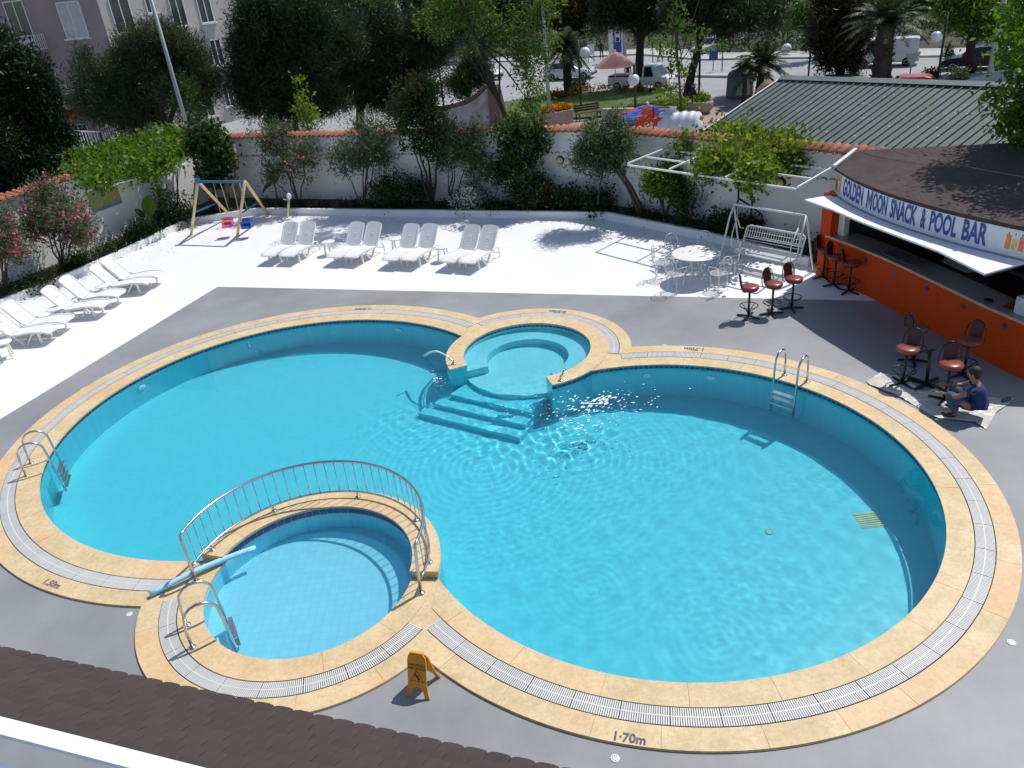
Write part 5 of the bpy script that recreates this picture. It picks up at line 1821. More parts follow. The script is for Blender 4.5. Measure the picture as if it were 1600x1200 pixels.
shrub('geranium', 'low red geraniums along the kerb beside the daisy bush', 'flower bed', b, [(770, 325, 26, 9), (800, 327, 20, 8)], GREEN['ground'], 1500, .08, .7, ((redm, 70, .06, 'flower'),), nst=0, crown_name='foliage')
b = bed(888)
bf = shrub('fig_plant', 'low plant with one big pale leaf against the white wall', 'plant', b, [(880, 318, 20, 10), (890, 308, 12, 10)], GREEN['shrub'], 700, .14, .7, ((redm, 14, .06, 'flower'),), nst=3)
big_leaf(AT(886, 312, b.y), AT(890, 292, b.y), .45, .1, GREEN['bright'], bf); big_leaf(AT(896, 314, b.y), AT(899, 296, b.y), .4, .15, GREEN['shrub'], bf)
b = bed(936, .5)
shrub('round_bush', 'rounded dark evergreen bush at the bend of the planter kerb', 'shrub', b, [(938, 318, 26, 20), (925, 325, 16, 12)], GREEN['ground'], 3200, .09, .55, nst=3)
b = bed(1003, .55)
ol = shrub('oleander_tree', 'oleander tree with a thick leaning twin trunk at the bend of the wall', 'tree', b, [(945, 225, 44, 28), (930, 250, 32, 24), (975, 235, 26, 30), (960, 200, 36, 18)], GREEN['oleander'], 8800, .16, .22, ((pinkm, 60, .05, 'flower'),), nst=0, deep=1.2)
tk = MB()
for dx_, rr in ((0, .085), (-6, .06)):
    P = [b + Vector((dx_ * .01, 0, 0)), AT(1000 + dx_, 322, b.y), AT(986 + dx_, 292, b.y + .05), AT(968 + dx_, 265, b.y + .1), AT(955 + dx_, 240, b.y + .1)]
    tk.tube(P, [rr, rr * .9, rr * .75, rr * .55, rr * .3], 9)
tk.tube([AT(934, 320, b.y + .6), AT(937, 290, b.y + .5), AT(945, 255, b.y + .3)], [.04, .03, .02], 7)
tk.build('trunk', bark, ol, world=True)
b = bed(1040, .6)
shrub('loquat_tree', 'small tree with layered yellowish green leaves under the vine frame', 'tree', b, [(1035, 290, 34, 14), (1018, 280, 20, 10), (1060, 300, 24, 16), (1045, 268, 18, 12)], GREEN['vine'], 3000, .16, .4, nst=4, r0=.06)
b = bed(1078, .5)
shrub('rose_bush', 'straggly climbing rose between the small layered tree and the swing', 'shrub', b, [(1072, 325, 20, 22), (1085, 300, 12, 18), (1060, 338, 20, 10)], GREEN['shrub'], 900, .09, .6, nst=6)
b = bed(1130, .5)
shrub('kerb_bush', 'dark leafy bush behind the garden swing', 'shrub', b, [(1128, 350, 22, 16), (1165, 352, 26, 18), (1186, 358, 16, 12)], GREEN['ground'], 2600, .09, .6, nst=4)
# low ground cover: nobody could count it
gb = []
L = offset_line(KERB, .55)
for i in range(1, len(L) - 1):
    a, c = L[i], L[i + 1]
    k = max(1, int((c - a).length / .55))
    for j in range(k):
        q = a + (c - a) * ((j + random.random()) / k); gb.append((q.x + random.uniform(-.2, .2), q.y + random.uniform(-.15, .15), .22, .38, .34, random.uniform(.06, .24)))
V, F = leaf_cloud(gb, 13000, .09, .5, 25, .09, 5)
o = link('ground_cover', fast_mesh('ground_cover', V, F), GREEN['ground']); tag(o, 'low dark green ground cover filling the planting beds', 'ground cover', kind='stuff')
# --- left bed
b = bed(100, .75)
shrub('oleander_bush', 'large pink oleander in full bloom arching over the sunlit wall', 'shrub', b, [(100, 330, 46, 38), (72, 300, 30, 18), (130, 365, 22, 16), (64, 362, 22, 20)], GREEN['oleander'], 8500, .16, .22, ((pinkm, 1500, .10, 'flower'),), nst=6, csig=.18)
b = bed(8, .75)
shrub('oleander_bush', 'pink oleander at the end of the sunlit wall beside the largest oleander', 'shrub', b, [(0, 365, 26, 32), (22, 392, 14, 18), (-30, 380, 36, 40)], GREEN['oleander'], 5000, .15, .22, ((pinkm, 1000, .10, 'flower'),), nst=5, csig=.18)
b = bed(226, .6)
gl = shrub('round_bush', 'rounded glossy bush under the big leaves by the sunlit wall', 'shrub', b, [(226, 365, 26, 18), (212, 372, 16, 12), (238, 374, 14, 12)], GREEN['shrub'], 2800, .09, .6, ((redm, 14, .05, 'flower'),), nst=3)
b = bed(222, .85)
el = thing('elephant_ear', 'plant with two huge heart shaped leaves against the sunlit wall', 'plant', b)
MB().tube([b, AT(228, 350, b.y), AT(231, 330, b.y)], [.03, .025, .015], 7).tube([b, AT(222, 345, b.y)], .02, 6).build('stem', bark, el, world=True)
big_leaf(AT(231, 336, b.y), AT(233, 304, b.y), .55, 0, GREEN['bright'], el); big_leaf(AT(226, 340, b.y), AT(209, 322, b.y), .32, .1, GREEN['shrub'], el)
b = bed(180, .3)
shrub('daisy_border', 'strip of white daisies along the kerb behind the slanting lounger row', 'flower bed', b, [(165, 396, 18, 8), (190, 388, 18, 8, .5), (215, 380, 18, 8, 1.2), (236, 371, 14, 7, 1.8)], GREEN['ground'], 2400, .07, .5, ((whitem, 420, .055, 'daisy'),), nst=0, crown_name='foliage')
b = bed(130, .4)
shrub('geranium', 'low red geraniums behind the third lounger of the slanting row', 'flower bed', b, [(128, 408, 18, 12), (112, 420, 16, 10)], GREEN['shrub'], 1500, .07, .6, ((redm, 50, .05, 'flower'),), nst=0, crown_name='foliage')
b = bed(40, .4)
shrub('geranium', 'low geraniums with a few red blooms at the end of the slanting lounger row', 'flower bed', b, [(45, 446, 20, 12), (20, 455, 20, 14), (70, 435, 16, 10)], GREEN['shrub'], 1900, .07, .6, ((redm, 30, .06, 'flower'),), nst=0, crown_name='foliage')
b = bed(265, .7)
shrub('shade_bush', 'tall loose bush in the shaded corner behind the swing set', 'shrub', b, [(265, 325, 22, 34), (285, 335, 18, 26), (255, 345, 18, 18)], GREEN['shrub'], 3400, .10, .5, nst=5)
b = bed(340, .8)
cl = thing('climbing_plant', 'old climbing plant with blotched pale trunks in the corner of the walls', 'plant', b)
tk = MB()
for x0, x1, rr in ((356, 350, .10), (372, 368, .09)): tk.tube([AT(x0, 322, b.y + .25), AT(x0 - 2, 290, b.y + .3), AT(x1, 255, b.y + .3), AT(x1 - 3, 225, b.y + .4)], [rr, rr * .95, rr * .9, rr * .6], 9)
tk.build('trunk', mat('blotched_bark', srgb(170, 150, 125), .9, .1, 7, .4, 20, col2=srgb(70, 50, 42)), cl, world=True)
bl = []
for px_, py_, a_, c_ in ((330, 225, 26, 26), (345, 250, 20, 20), (318, 215, 22, 16), (330, 275, 16, 18)):
    p = AT(px_, py_, b.y + .2); s_ = mpp(p); bl.append((p.x, p.y, p.z, a_ * s_, .5, c_ * s_))
cloud_obj('crown', leaf_cloud(bl, 3600, .17, .75, 25, .16, 77), GREEN['shrub'], cl)

# ------------------------------------------------------------------ vine frames
def vine_frame(label, A, B, C_, us, nbars, leaves, name='vine_frame'):
    D_ = A + (C_ - B)
    root = thing(name, label, 'pergola', (B.x, B.y, 0))
    Wp = lambda mb, nm, m=wire: mb.build(nm, m, root, world=True)
    for k in range(nbars):
        t = k / (nbars - 1)
        Wp(MB().bar(A + (D_ - A) * t, B + (C_ - B) * t, .045), 'long_bar')
    for u in us:
        Wp(MB().bar(A + (B - A) * u + Vector((0, 0, .047)), D_ + (C_ - D_) * u + Vector((0, 0, .047)), .045), 'cross_bar')
    return root, D_
A, B, C_ = G(981, 258, 2.25), G(1246, 296, 2.25), G(1345, 238, 2.25)
vf, D_ = vine_frame('white metal pergola frame carrying the grapevine beside the bar', A, B, C_, (0, .28, .62, 1), 5, None)
# wall brackets carry it, one post by the swing
for u, v in ((.02, 1.0), (.5, 1.0), (.98, 1.0)):
    q = A + (B - A) * u + (D_ - A) * v; 
    MB().bar(q + Vector((0, 0, -.02)), q + Vector((0, 0, -.5)), .05).build('wall_bracket', wire, vf, world=True)
vb = []
for u, v, ru in ((.30, .75, .7), (.45, .55, .8), (.58, .45, .8), (.50, .15, .7), (.68, .25, .7), (.65, .7, .7), (.79, .55, .45), (.2, .85, .5), (.40, .85, .5), (.75, .05, .4), (.13, .6, .4)):
    q = A + (B - A) * u + (D_ - A) * v; vb.append((q.x, q.y, q.z + .16, ru, ru, .24))
q = A + (B - A) * .60 + (D_ - A) * .1
gv = thing('grapevine', 'grapevine with bright yellow green leaves spread over the pergola beside the bar', 'vine', (*bed(1155, .5)[:2], .16))
cloud_obj('foliage', leaf_cloud(vb, 11000, .13, .85, 22, .17, 31, .5, .6), GREEN['vine'], gv)
tv = MB()
b = bed(1150, .5)
for p_, q_ in (((1148, 372), (1154, 285)), ((1182, 378), (1170, 290)), ((1140, 370), (1152, 330))):
    a0 = AT(p_[0], p_[1], b.y); a1 = AT(q_[0], q_[1], b.y)
    tv.tube([a0, a0 + (a1 - a0) * .35 + Vector((-.12, 0, 0)), a0 + (a1 - a0) * .7 + Vector((.03, 0, 0)), a1], .028, 7)
tv.tube([AT(1154, 310, b.y), AT(1170, 320, b.y), AT(1190, 335, b.y), AT(1192, 358, b.y), AT(1178, 372, b.y)], .026, 7)
tv.build('trunk', bark_d, gv, world=True)
# left frame along the sunlit wall
A, B, C_ = G(160, 294, 2.3), G(296, 254, 2.3), G(276, 232, 2.3)
A2 = A + Vector((-.3, -.6, 0))
vf2, D_ = vine_frame('white metal pergola frame with vine on the sunlit wall above the elephant ear', A, B, C_, (.05, .35, .68, .97), 3, None)
for u in (.05, .5, .97):
    q = A + (B - A) * u + (D_ - A); MB().bar(q, q + Vector((0, 0, -.5)), .05).build('wall_bracket', wire, vf2, world=True)
vb = []
for u in np.linspace(-.15, 1.1, 13):
    for v in (-.05, .4, .9, 1.3):
        if (.08 < u < .28 and v < .3) or (u > .88 and v < .3) or u < -.1 and v < .3: continue
        q = A + (B - A) * float(u) + (D_ - A) * v; vb.append((q.x, q.y, q.z + .2 + random.uniform(-.05, .2), .55, .5, .30))
gv2 = thing('grapevine', 'grapevine with fresh green leaves over the pergola on the sunlit wall', 'vine', (*bed(275, .75)[:2], .16))
cloud_obj('foliage', leaf_cloud(vb, 12500, .14, .85, 22, .17, 32, .5, .6), GREEN['bright'], gv2)
tv = MB()
for x0, x1, y1 in ((275, 277, 262), (258, 247, 295)):
    b = bed(x0, .75); tv.tube([b, AT(x0 + 2, 320, b.y), AT(x1, y1, b.y + .1)], [.04, .035, .02], 7)
tv.build('trunk', bark_d, gv2, world=True)
# wall lamps
lm_ = mat('lamp_glass', srgb(225, 205, 150), .4, .1, 8)
for x_, y_, lb in ((486, 257, 'beside the pink oleander'), (684, 253, 'beside the bronze tipped tree'), (875, 250, 'between the broadleaf tree and the oleander tree'), (1040, 262, 'above the layered small tree'), (1220, 285, 'above the garden swing')):
    L = [CORNER, BEND, WALL_R1]
    b_ = None
    for i in range(2):
        for t in np.linspace(0, 1, 200):
            q = L[i] + (L[i + 1] - L[i]) * float(t)
            e = abs(pix((q.x, q.y, 1.6))[0] - x_)
            if b_ is None or e < b_[0]: b_ = (e, q, (L[i + 1] - L[i]).normalized())
    q, t = b_[1], b_[2]; nn = Vector((t.y, -t.x)); z = Zat(q, y_)
    wl = thing('wall_lamp', 'round cream wall lamp on the white wall ' + lb, 'lamp', (q.x + nn.x * .002, q.y + nn.y * .002, z), math.atan2(nn.y, nn.x), group='wall lamps')
    MB().lathe([(.15, 0), (.15, .03), (.13, .05)], n=16, M=Matrix.Rotation(PI / 2, 4, 'Y')).build('back_plate', BKM, wl)
    MB().ico((.09, 0, .0), .12, 2, (.7, 1, 1)).build('globe', lm_, wl)
# ------------------------------------------------------------------ street level beyond the walls (one metre lower)
ZS = -1.0
asphalt = mat('asphalt', (.30, .30, .305), .9, .12, .35, .2, 40, detail=6)
paving = mat('red_paving', (.30, .215, .19), .85, .15, .8, .2, 20)
concrete = mat('concrete', (.40, .39, .37), .9, .14, 1.2, .2, 20)
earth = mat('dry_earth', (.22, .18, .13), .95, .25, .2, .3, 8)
lawn_m = mat('lawn', (.065, .115, .025), .95, .3, 1.5, .5, 60, col2=(.11, .16, .035))
tag(MB().sheet([(-900, -300), (900, -300), (900, 1500), (-900, 1500)], -1.08, [[(-14, 2), (8, 2), (8, 19), (-14, 19)]]).build('ground', earth), 'pale earth ground reaching to the horizon', 'ground', kind='structure')
FAR = [(-80, 128), (-30, 104), (5, 89), (16, 83.5), (20, 73.5), (24.6, 69.8), (34.7, 60.5), (62, 38), (90, 15)]
NEAR_ = [(90, 0), (45, 20), (16, 16), (9.9, 19.4), (4, 26.6), (-11.6, 33.6), (-40, 20), (-80, 40)]
tag(MB().sheet(FAR + NEAR_, ZS - .05).build('road', asphalt), 'sunlit pale asphalt street beyond the courtyard wall', 'road', kind='structure')
bk = MB()
F1 = [Vector(p) for p in FAR]; F2 = offset_line(F1, 4.0); F3 = offset_line(F1, 60.0)
n = len(F1)
bk.add([(p.x, p.y, ZS + .10) for p in F1] + [(p.x, p.y, ZS + .12) for p in F2] + [(p.x, p.y, ZS + 4.0) for p in F3] + [(p.x, p.y, ZS - .2) for p in F1],
       [(i, i + 1, n + i + 1, n + i) for i in range(n - 1)] + [(3 * n + i, 3 * n + i + 1, i + 1, i) for i in range(n - 1)])
hb_ = MB().add([(p.x, p.y, ZS + .12) for p in F2] + [(p.x, p.y, ZS + 4.0) for p in F3], [(i, i + 1, n + i + 1, n + i) for i in range(n - 1)])
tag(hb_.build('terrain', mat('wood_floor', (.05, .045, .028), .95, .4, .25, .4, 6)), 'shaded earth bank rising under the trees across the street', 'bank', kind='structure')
tag(bk.build('pavement', concrete), 'raised pale pavement on the far side of the street', 'pavement', kind='structure')
isl = [G(1015, 119, ZS), G(1150, 121, ZS), G(1152, 117, ZS), G(1020, 115, ZS)]
tag(MB().prism([(p.x, p.y) for p in isl], ZS - .06, ZS + .12).build('traffic_island', concrete), 'narrow kerbed traffic island in the street', 'traffic island', kind='structure')
isl = [G(1290, 118, ZS), G(1600, 140, ZS), G(1600, 150, ZS), G(1290, 128, ZS)]
tag(MB().prism([(p.x, p.y) for p in isl], ZS - .06, ZS + .10).build('verge', earth), 'planted verge beside the street behind the green roof', 'verge', kind='structure')
pv = [G(x, y, ZS) for x, y in ((690, 218), (745, 204), (865, 194), (900, 188), (1000, 182), (1075, 178), (1100, 166), (1160, 166), (1180, 180), (1180, 218))]
tag(MB().sheet([(p.x, p.y) for p in pv], ZS - .03).build('plaza', paving), 'reddish paved plaza behind the courtyard wall', 'plaza', kind='structure')
lw = [G(x, y, ZS) for x, y in ((735, 208), (722, 180), (770, 164), (850, 150), (950, 144), (1020, 143), (1080, 154), (1105, 167), (1070, 181), (1000, 179), (940, 183), (870, 188), (860, 196))]
lwv = [(p.x, p.y) for p in lw]
tag(MB().prism(list(reversed(lwv)) if False else lwv, ZS - .06, ZS + .10).build('lawn', lawn_m), 'small green park lawn with flowers behind the courtyard wall', 'lawn', kind='structure')
lb_ = []
cx0, cy0 = sum(p[0] for p in lwv) / len(lwv), sum(p[1] for p in lwv) / len(lwv)
for k in range(420):
    i = random.randrange(len(lwv)); j = (i + 1) % len(lwv); a, b2 = random.random(), random.random(); r_ = math.sqrt(random.random())
    ex, ey = lwv[i][0] + (lwv[j][0] - lwv[i][0]) * a, lwv[i][1] + (lwv[j][1] - lwv[i][1]) * a
    lb_.append((cx0 + (ex - cx0) * r_, cy0 + (ey - cy0) * r_, ZS + .12, .6, .6, .05))
V, F = leaf_cloud(lb_, 9000, .14, .12, 20, .3, 8, 1.5)
o = link('grass', fast_mesh('grass', V, F), GREEN['bright']); tag(o, 'short grass on the park lawn', 'grass', kind='stuff')
def flower_strip(label, pts, m, n=500, fol=GREEN['ground'], z=ZS + .25):
    bl_ = [(p.x, p.y, z, .9, .5, .18) for p in pts]
    root = thing('flower_border', label, 'flower bed', (pts[0].x, pts[0].y, ZS))
    cloud_obj('foliage', leaf_cloud(bl_, 900, .16, .5, 20, .15, len(bl_)), fol, root); cloud_obj('bloom', leaf_cloud([(b_[0], b_[1], b_[2] + .12, b_[3], b_[4], .12) for b_ in bl_], n, .13, .9, 5, .06, 91), m, root)['kind'] = 'stuff'
flower_strip('orange marigolds along the street edge of the lawn', [G(x, 146 - abs(x - 980) * .02, ZS) for x in range(905, 1075, 14)], orangem)
flower_strip('orange marigolds at the foot of the fan palm', [G(865, 156, ZS), G(873, 155, ZS), G(900, 150, ZS)], orangem)
# stone planter box with orange flowers, bench, low wall
pb = G(862, 196, ZS)
pl0, pl1 = G(855, 199, ZS), G(896, 191, ZS)
pt_ = thing('flower_box', 'stone planter box full of orange flowers beside the park bench', 'planter', ((pl0.x + pl1.x) / 2, (pl0.y + pl1.y) / 2, ZS - .03), math.atan2(pl1.y - pl0.y, pl1.x - pl0.x))
LL = (pl1 - pl0).length
MB().box((0, .45, .38), (LL, .9, .76)).build('box', mat('pinkish_stone', (.36, .27, .24), .85, .2, 3), pt_)
MB().box((0, .45, .78), (LL + .06, .96, .05)).build('rim', concrete, pt_)
cloud_obj('flowers', leaf_cloud([(LL * (t - .5), .45, .92, .35, .4, .16) for t in (.1, .3, .5, .7, .9)], 1500, .13, .9, 5, .07, 17, 1), orangem, pt_, (0, 0, 0))['kind'] = 'stuff'
cloud_obj('foliage', leaf_cloud([(LL * (t - .5), .45, .85, .35, .4, .12) for t in (.1, .3, .5, .7, .9)], 700, .13, .5, 10, .07, 18, 1), GREEN['ground'], pt_, (0, 0, 0))
bq2 = G(920, 186, ZS)
bn2 = thing('park_bench', 'dark red park bench between the flower box and the low wall', 'bench', (bq2.x, bq2.y, ZS - .03), R(14))
brn = mat('bench_wood', (.075, .025, .022), .6, .2, 6)
for k in range(4): MB().box((0, -.15 + k * .12, .44), (1.7, .10, .04)).build('seat_slat', brn, bn2)
for k in range(3): MB().box((0, .33 + .03 * k, .56 + .14 * k), (1.7, .03, .11)).build('back_slat', brn, bn2)
for s1 in (-.7, .7):
    MB().bar((s1, .3, 0), (s1, .40, .95), .06).build('leg', BKM, bn2); MB().bar((s1, -.2, 0), (s1, -.2, .42), .06).build('leg', BKM, bn2)
w0, w1 = G(942, 187, ZS), G(1010, 186, ZS)
lwl = MB().bar((w0.x, w0.y, ZS + .28), (w1.x, w1.y, ZS + .28), .3, .62).bar((w0.x, w0.y, ZS + .62), (w1.x, w1.y, ZS + .62), .36, .06)
tag(lwl.build('low_wall', concrete), 'low grey retaining wall beside the park bench', 'wall', kind='thing')

# monument: red granite pier with a concave concrete fin
mb_ = AT(782, 215, 47)
mon = thing('monument', 'concave concrete monument fin ending in a tapered red granite pier', 'monument', (mb_.x, mb_.y, ZS))
gran = mat('red_granite', (.115, .050, .046), .4, .25, 18)
Ym = 46.5
def M3(px_, py_, dY=0.0): return AT(px_, py_, Ym + dY)
T0, T1 = M3(761, 133), M3(771, 133); 
A0, A1 = M3(768, 215), M3(789, 215); 
q = [M3(761, 133), M3(771.5, 133), M3(789, 215), M3(768, 215)]
qb = [M3(771, 131.5, 1.1), M3(781, 131.5, 1.1), M3(801, 213, 1.1), M3(779, 213, 1.1)]
MB().add(q + qb, [(3, 2, 1, 0), (4, 5, 6, 7), (0, 1, 5, 4), (1, 2, 6, 5), (2, 3, 7, 6), (3, 0, 4, 7)]).build('pier', gran, mon, world=True)
top_ = [(762, 138), (745, 154), (728, 164), (708, 170), (690, 173), (672, 174)]
V = [M3(x, y, .2) for x, y in top_] + [M3(x, 216, .2) for x, y in top_]
V[len(top_)] = M3(768, 216, .2)
V2 = [p + Vector((0, .35, 0)) for p in V]
k = len(top_)
MB().add(V + V2, [(i, i + 1, k + i + 1, k + i) for i in range(k - 1)] + [(2 * k + i, 3 * k + i, 3 * k + i + 1, 2 * k + i + 1) for i in range(k - 1)] + [(i + 1, i, 2 * k + i, 2 * k + i + 1) for i in range(k - 1)]).build('fin', mat('streaked_concrete', (.30, .29, .27), .9, .3, 2.5, .2, 20), mon, world=True)
cp = MB()
for i in range(k - 1): cp.bar(V[i] + Vector((0, .17, .02)), V[i + 1] + Vector((0, .17, .02)), .45, .05, up=(0, 1, 0))
cp.build('coping', mat('rust_coping', (.12, .055, .045), .7), mon, world=True)

# ------------------------------------------------------------------ globe lamps, poles
globe_m = mat('globe_white', (.75, .75, .75), .3, .04, 3)
green_post = flat('post_green', (.012, .03, .022), .5)
for (bx_, by_), ty, gl_, lb in (((694, 170), 100, (722, 120), 'beside the small pine at the monument'), ((908, 167), 62, (914, 82), 'on the lawn beside the fan palm'), ((993, 190), 100, (990, 125), 'beside the red and blue parasol'),
                                ((1263, 120), 40, (1229, 76), 'above the small palm behind the green roof'), ((1464, 127), 18, (1463, 58), 'beside the white van')):
    b0 = G(bx_, by_, ZS)
    gp = AT(gl_[0], gl_[1], b0.y)
    zt2 = max(Zat(b0, ty), gp.z + .5)
    root = thing('globe_lamp', 'dark green lamp post with a white globe ' + lb, 'street lamp', (b0.x, b0.y, ZS - .05), group='globe lamps in the park')
    MB().tube([(0, 0, 0), (0, 0, zt2 - ZS)], .07, 8).build('post', green_post, root)
    r_ = .34
    g_ = gp - Vector((b0.x, b0.y, ZS - .05))
    MB().tube([(0, 0, zt2 - ZS - .1), (g_.x * .5, 0, zt2 - ZS + .1), (g_.x, 0, zt2 - ZS - .05), (g_.x, 0, g_.z + r_ * .8)], .03, 6).build('arm', green_post, root)
    MB().ico((g_.x, 0, g_.z), r_, 3).build('globe', globe_m, root)
grey_pole = mat('galvanised', (.34, .36, .38), .5, .1, 2, metal=.3)
def pole(name, label, base, px_top, py_top, r0, r1, m, cat='pole'):
    t = AT(px_top, py_top, base.y)
    t = Vector((base.x, base.y, t.z))
    root = thing(name, label, cat, base)
    MB().tube([(0, 0, 0), t - base], [r0, r1], 10).build('shaft', m, root)
    MB().lathe([(r0 * 2, 0), (r0 * 2, .05), (r0 * 1.2, .12)], n=12).build('base_plate', m, root)
    return root, t
lp = AT(297, 215, 39); lp.z = ZS
rt_, t = pole('street_light', 'tall grey steel street light column in front of the pink apartment block', lp, 225, -60, .11, .07, grey_pole, 'street light')
MB().tube([t - lp, t - lp + Vector((1.4, -.6, .5))], .05, 6).build('arm', grey_pole, rt_); MB().box(t - lp + Vector((1.7, -.7, .52)), (.7, .3, .14)).build('lamp_head', grey_pole, rt_)
b0 = G(860, 197, ZS); rt_, t = pole('street_light', 'grey street light column behind the lime green tree', b0, 848, -50, .13, .08, grey_pole, 'street light')
MB().tube([t - b0, t - b0 + Vector((1.2, -.6, .4))], .04, 6).build('arm', grey_pole, rt_)
b0 = G(1546, 120, ZS); pole('utility_pole', 'pale concrete utility pole beside the dark parked car', b0, 1575, -30, .2, .14, concrete)
b0 = AT(976, 90, 80); b0.z = ZS + .1; pole('utility_pole', 'pale utility pole beside the blue cash machine kiosk', b0, 974, -10, .2, .16, concrete)
b0 = G(1092, 152, ZS); pole('lamp_pole', 'thin black pole behind the slender young tree', b0, 1095, -10, .08, .06, BKM)
for x, y, ty, lb, c in ((1020, 103, 66, 'thin green post on the far kerb beside the walking person', 0), (1114, 111, 78, 'traffic sign post with a blue plate on the island', 1), (1128, 112, 70, 'thin sapling stake on the traffic island', 0), (1420, 128, 82, 'grey back of a traffic sign beside the red car', 2)):
    b0 = G(x, y, ZS); z1 = Zat(b0, ty)
    root = thing('sign_post', lb, 'post', (b0.x, b0.y, ZS))
    MB().tube([(0, 0, 0), (0, 0, z1 - ZS)], .04, 6).build('pole', grey_pole if c else green_post, root)
    if c == 1: MB().box((0, -.03, z1 - ZS - .4), (.7, .04, .7)).build('plate', flat('sign_blue', (.03, .08, .3), .5), root)
    if c == 2: MB().prism([(-.5, .5), (.5, .5), (0, -.4)], -.02, .02, M=Matrix.Translation((0, -.05, z1 - ZS - .5)) @ Matrix.Rotation(PI / 2, 4, 'X')).build('plate', grey_pole, root)
    if c == 0: cloud_obj('leaves', leaf_cloud([(0, 0, z1 - ZS, .35, .35, .5)], 160, .2, .5, 10, .15, 61), GREEN['bright'], root, (0, 0, 0))

# ------------------------------------------------------------------ vehicles
glassd = flat('car_glass', (.015, .02, .025), .08)
tyre = flat('tyre', (.012, .012, .012), .85)
rimm = flat('rim', (.4, .4, .41), .35, metal=.6)
def make_car(name, label, cat, loc, rz, paint, L=4.1, Wd=1.68, H=1.42, kind='hatch', zoff=0):
    root = thing(name, label, cat, loc, rz)
    # side profile: x forward, z up
    if kind == 'van':
        lower = [(-L / 2, .30), (-L / 2, .95), (L / 2 - .75, .98), (L / 2 - .08, .80), (L / 2, .62), (L / 2, .30)]
        cab = [(-L / 2 + .02, .95), (-L / 2 + .10, H - .06), (-L / 2 + .25, H), (L / 2 - 1.05, H), (L / 2 - .90, H - .06), (L / 2 - .42, .95)]
    elif kind == 'pickup':
        lower = [(-L / 2, .42), (-L / 2, .95), (.35, .95), (.35, .90), (L / 2 - .5, .92), (L / 2 - .06, .80), (L / 2, .55), (L / 2, .35), (-L / 2, .38)]
        cab = [(.32, .90), (.38, H - .08), (.55, H), (1.15, H), (1.3, H - .05), (L / 2 - .45, .90)]
    else:
        lower = [(-L / 2, .32), (-L / 2 + .03, .78), (-L / 2 + .25, .86), (.75, .88), (L / 2 - .35, .76), (L / 2 - .04, .62), (L / 2, .40), (L / 2 - .05, .26), (-L / 2 + .08, .24)]
        cab = [(-L / 2 + .2, .85), (-L / 2 + .62, H - .06), (-L / 2 + .9, H), (.0, H), (.2, H - .05), (.95, .86)]
    def shell(prof, w0, w1, zlo, zhi):
        V = []
        for s1 in (-1, 1):
            for x, z in prof:
                t = min(1, max(0, (z - zlo) / (zhi - zlo)))
                V.append((x, s1 * (w0 + (w1 - w0) * t) / 2, z))
        n_ = len(prof)
        return MB().add(V, [tuple(reversed(range(n_))), tuple(range(n_, 2 * n_))] + [(i, (i + 1) % n_, n_ + (i + 1) % n_, n_ + i) for i in range(n_)])
    shell(lower, Wd, Wd, 0, 1).build('body', paint, root, bevel=.06)
    shell(cab, Wd - .06, Wd - .34, .9, H).build('cabin', paint, root, bevel=.05)
    def lerp(a, b, t): return (a[0] + (b[0] - a[0]) * t, a[1] + (b[1] - a[1]) * t)
    yw = lambda z: ((Wd - .06) + (-.28) * min(1, max(0, (z - .9) / (H - .9)))) / 2 + .008
    # side windows
    zl, zh = .95, H - .10
    if kind == 'van': wins = [(L / 2 - 1.45, L / 2 - .72), (L / 2 - 1.95, L / 2 - 1.52)]
    elif kind == 'pickup': wins = [(.50, 1.25)]
    else: wins = [(-L / 2 + .75, -.35), (-.28, .62)]
    for s1 in (-1, 1):
        for x0, x1 in wins:
            tx = -.22 if x1 > .2 else 0
            bx0 = -.18 if x0 < -1 and kind == 'hatch' else 0
            P = [(x0 + bx0, s1 * yw(zl), zl), (x1, s1 * yw(zl), zl), (x1 + tx, s1 * yw(zh), zh), (x0 + .02, s1 * yw(zh), zh)]
            MB().add(P, [(0, 1, 2, 3) if s1 < 0 else (3, 2, 1, 0)]).build('side_window', glassd, root)
    f0, f1 = cab[-1], cab[-2]
    a, b2 = lerp(f0, f1, .1), lerp(f0, f1, .92)
    for (a, b2), nm, sg_ in (((lerp(f0, f1, .1), lerp(f0, f1, .92)), 'windscreen', 1), ((lerp(cab[0], cab[1], .15), lerp(cab[0], cab[1], .9)), 'rear_window', -1)):
        nx_, nz_ = (a[1] - b2[1]), (b2[0] - a[0]); ln = math.hypot(nx_, nz_); nx_, nz_ = abs(nx_) / ln * sg_ * .008, abs(nz_) / ln * .008
        P = [(a[0] + nx_, -(yw(a[1]) - .1), a[1] + nz_), (a[0] + nx_, yw(a[1]) - .1, a[1] + nz_), (b2[0] + nx_, yw(b2[1]) - .08, b2[1] + nz_), (b2[0] + nx_, -(yw(b2[1]) - .08), b2[1] + nz_)]
        MB().add(P, [(0, 1, 2, 3) if sg_ > 0 else (3, 2, 1, 0)]).build(nm, glassd, root)
    for x in (-L / 2 + .72, L / 2 - .72):
        for s1 in (-1, 1):
            M_ = Matrix.Translation((x, s1 * (Wd / 2 - .10), .31)) @ Matrix.Rotation(-s1 * PI / 2, 4, 'X')
            wh = MB().lathe([(.2, -.10), (.30, -.09), (.31, .0), (.30, .11), (.2, .12)], n=18, M=M_).build('wheel', tyre, root)
            MB().lathe([(.0, .115), (.19, .125), (.19, .118)][::-1], n=14, M=M_).build('rim', rimm, wh)
    lampc = flat('head_lamp', (.75, .75, .72), .15); tail = flat('tail_lamp', (.3, .01, .01), .3)
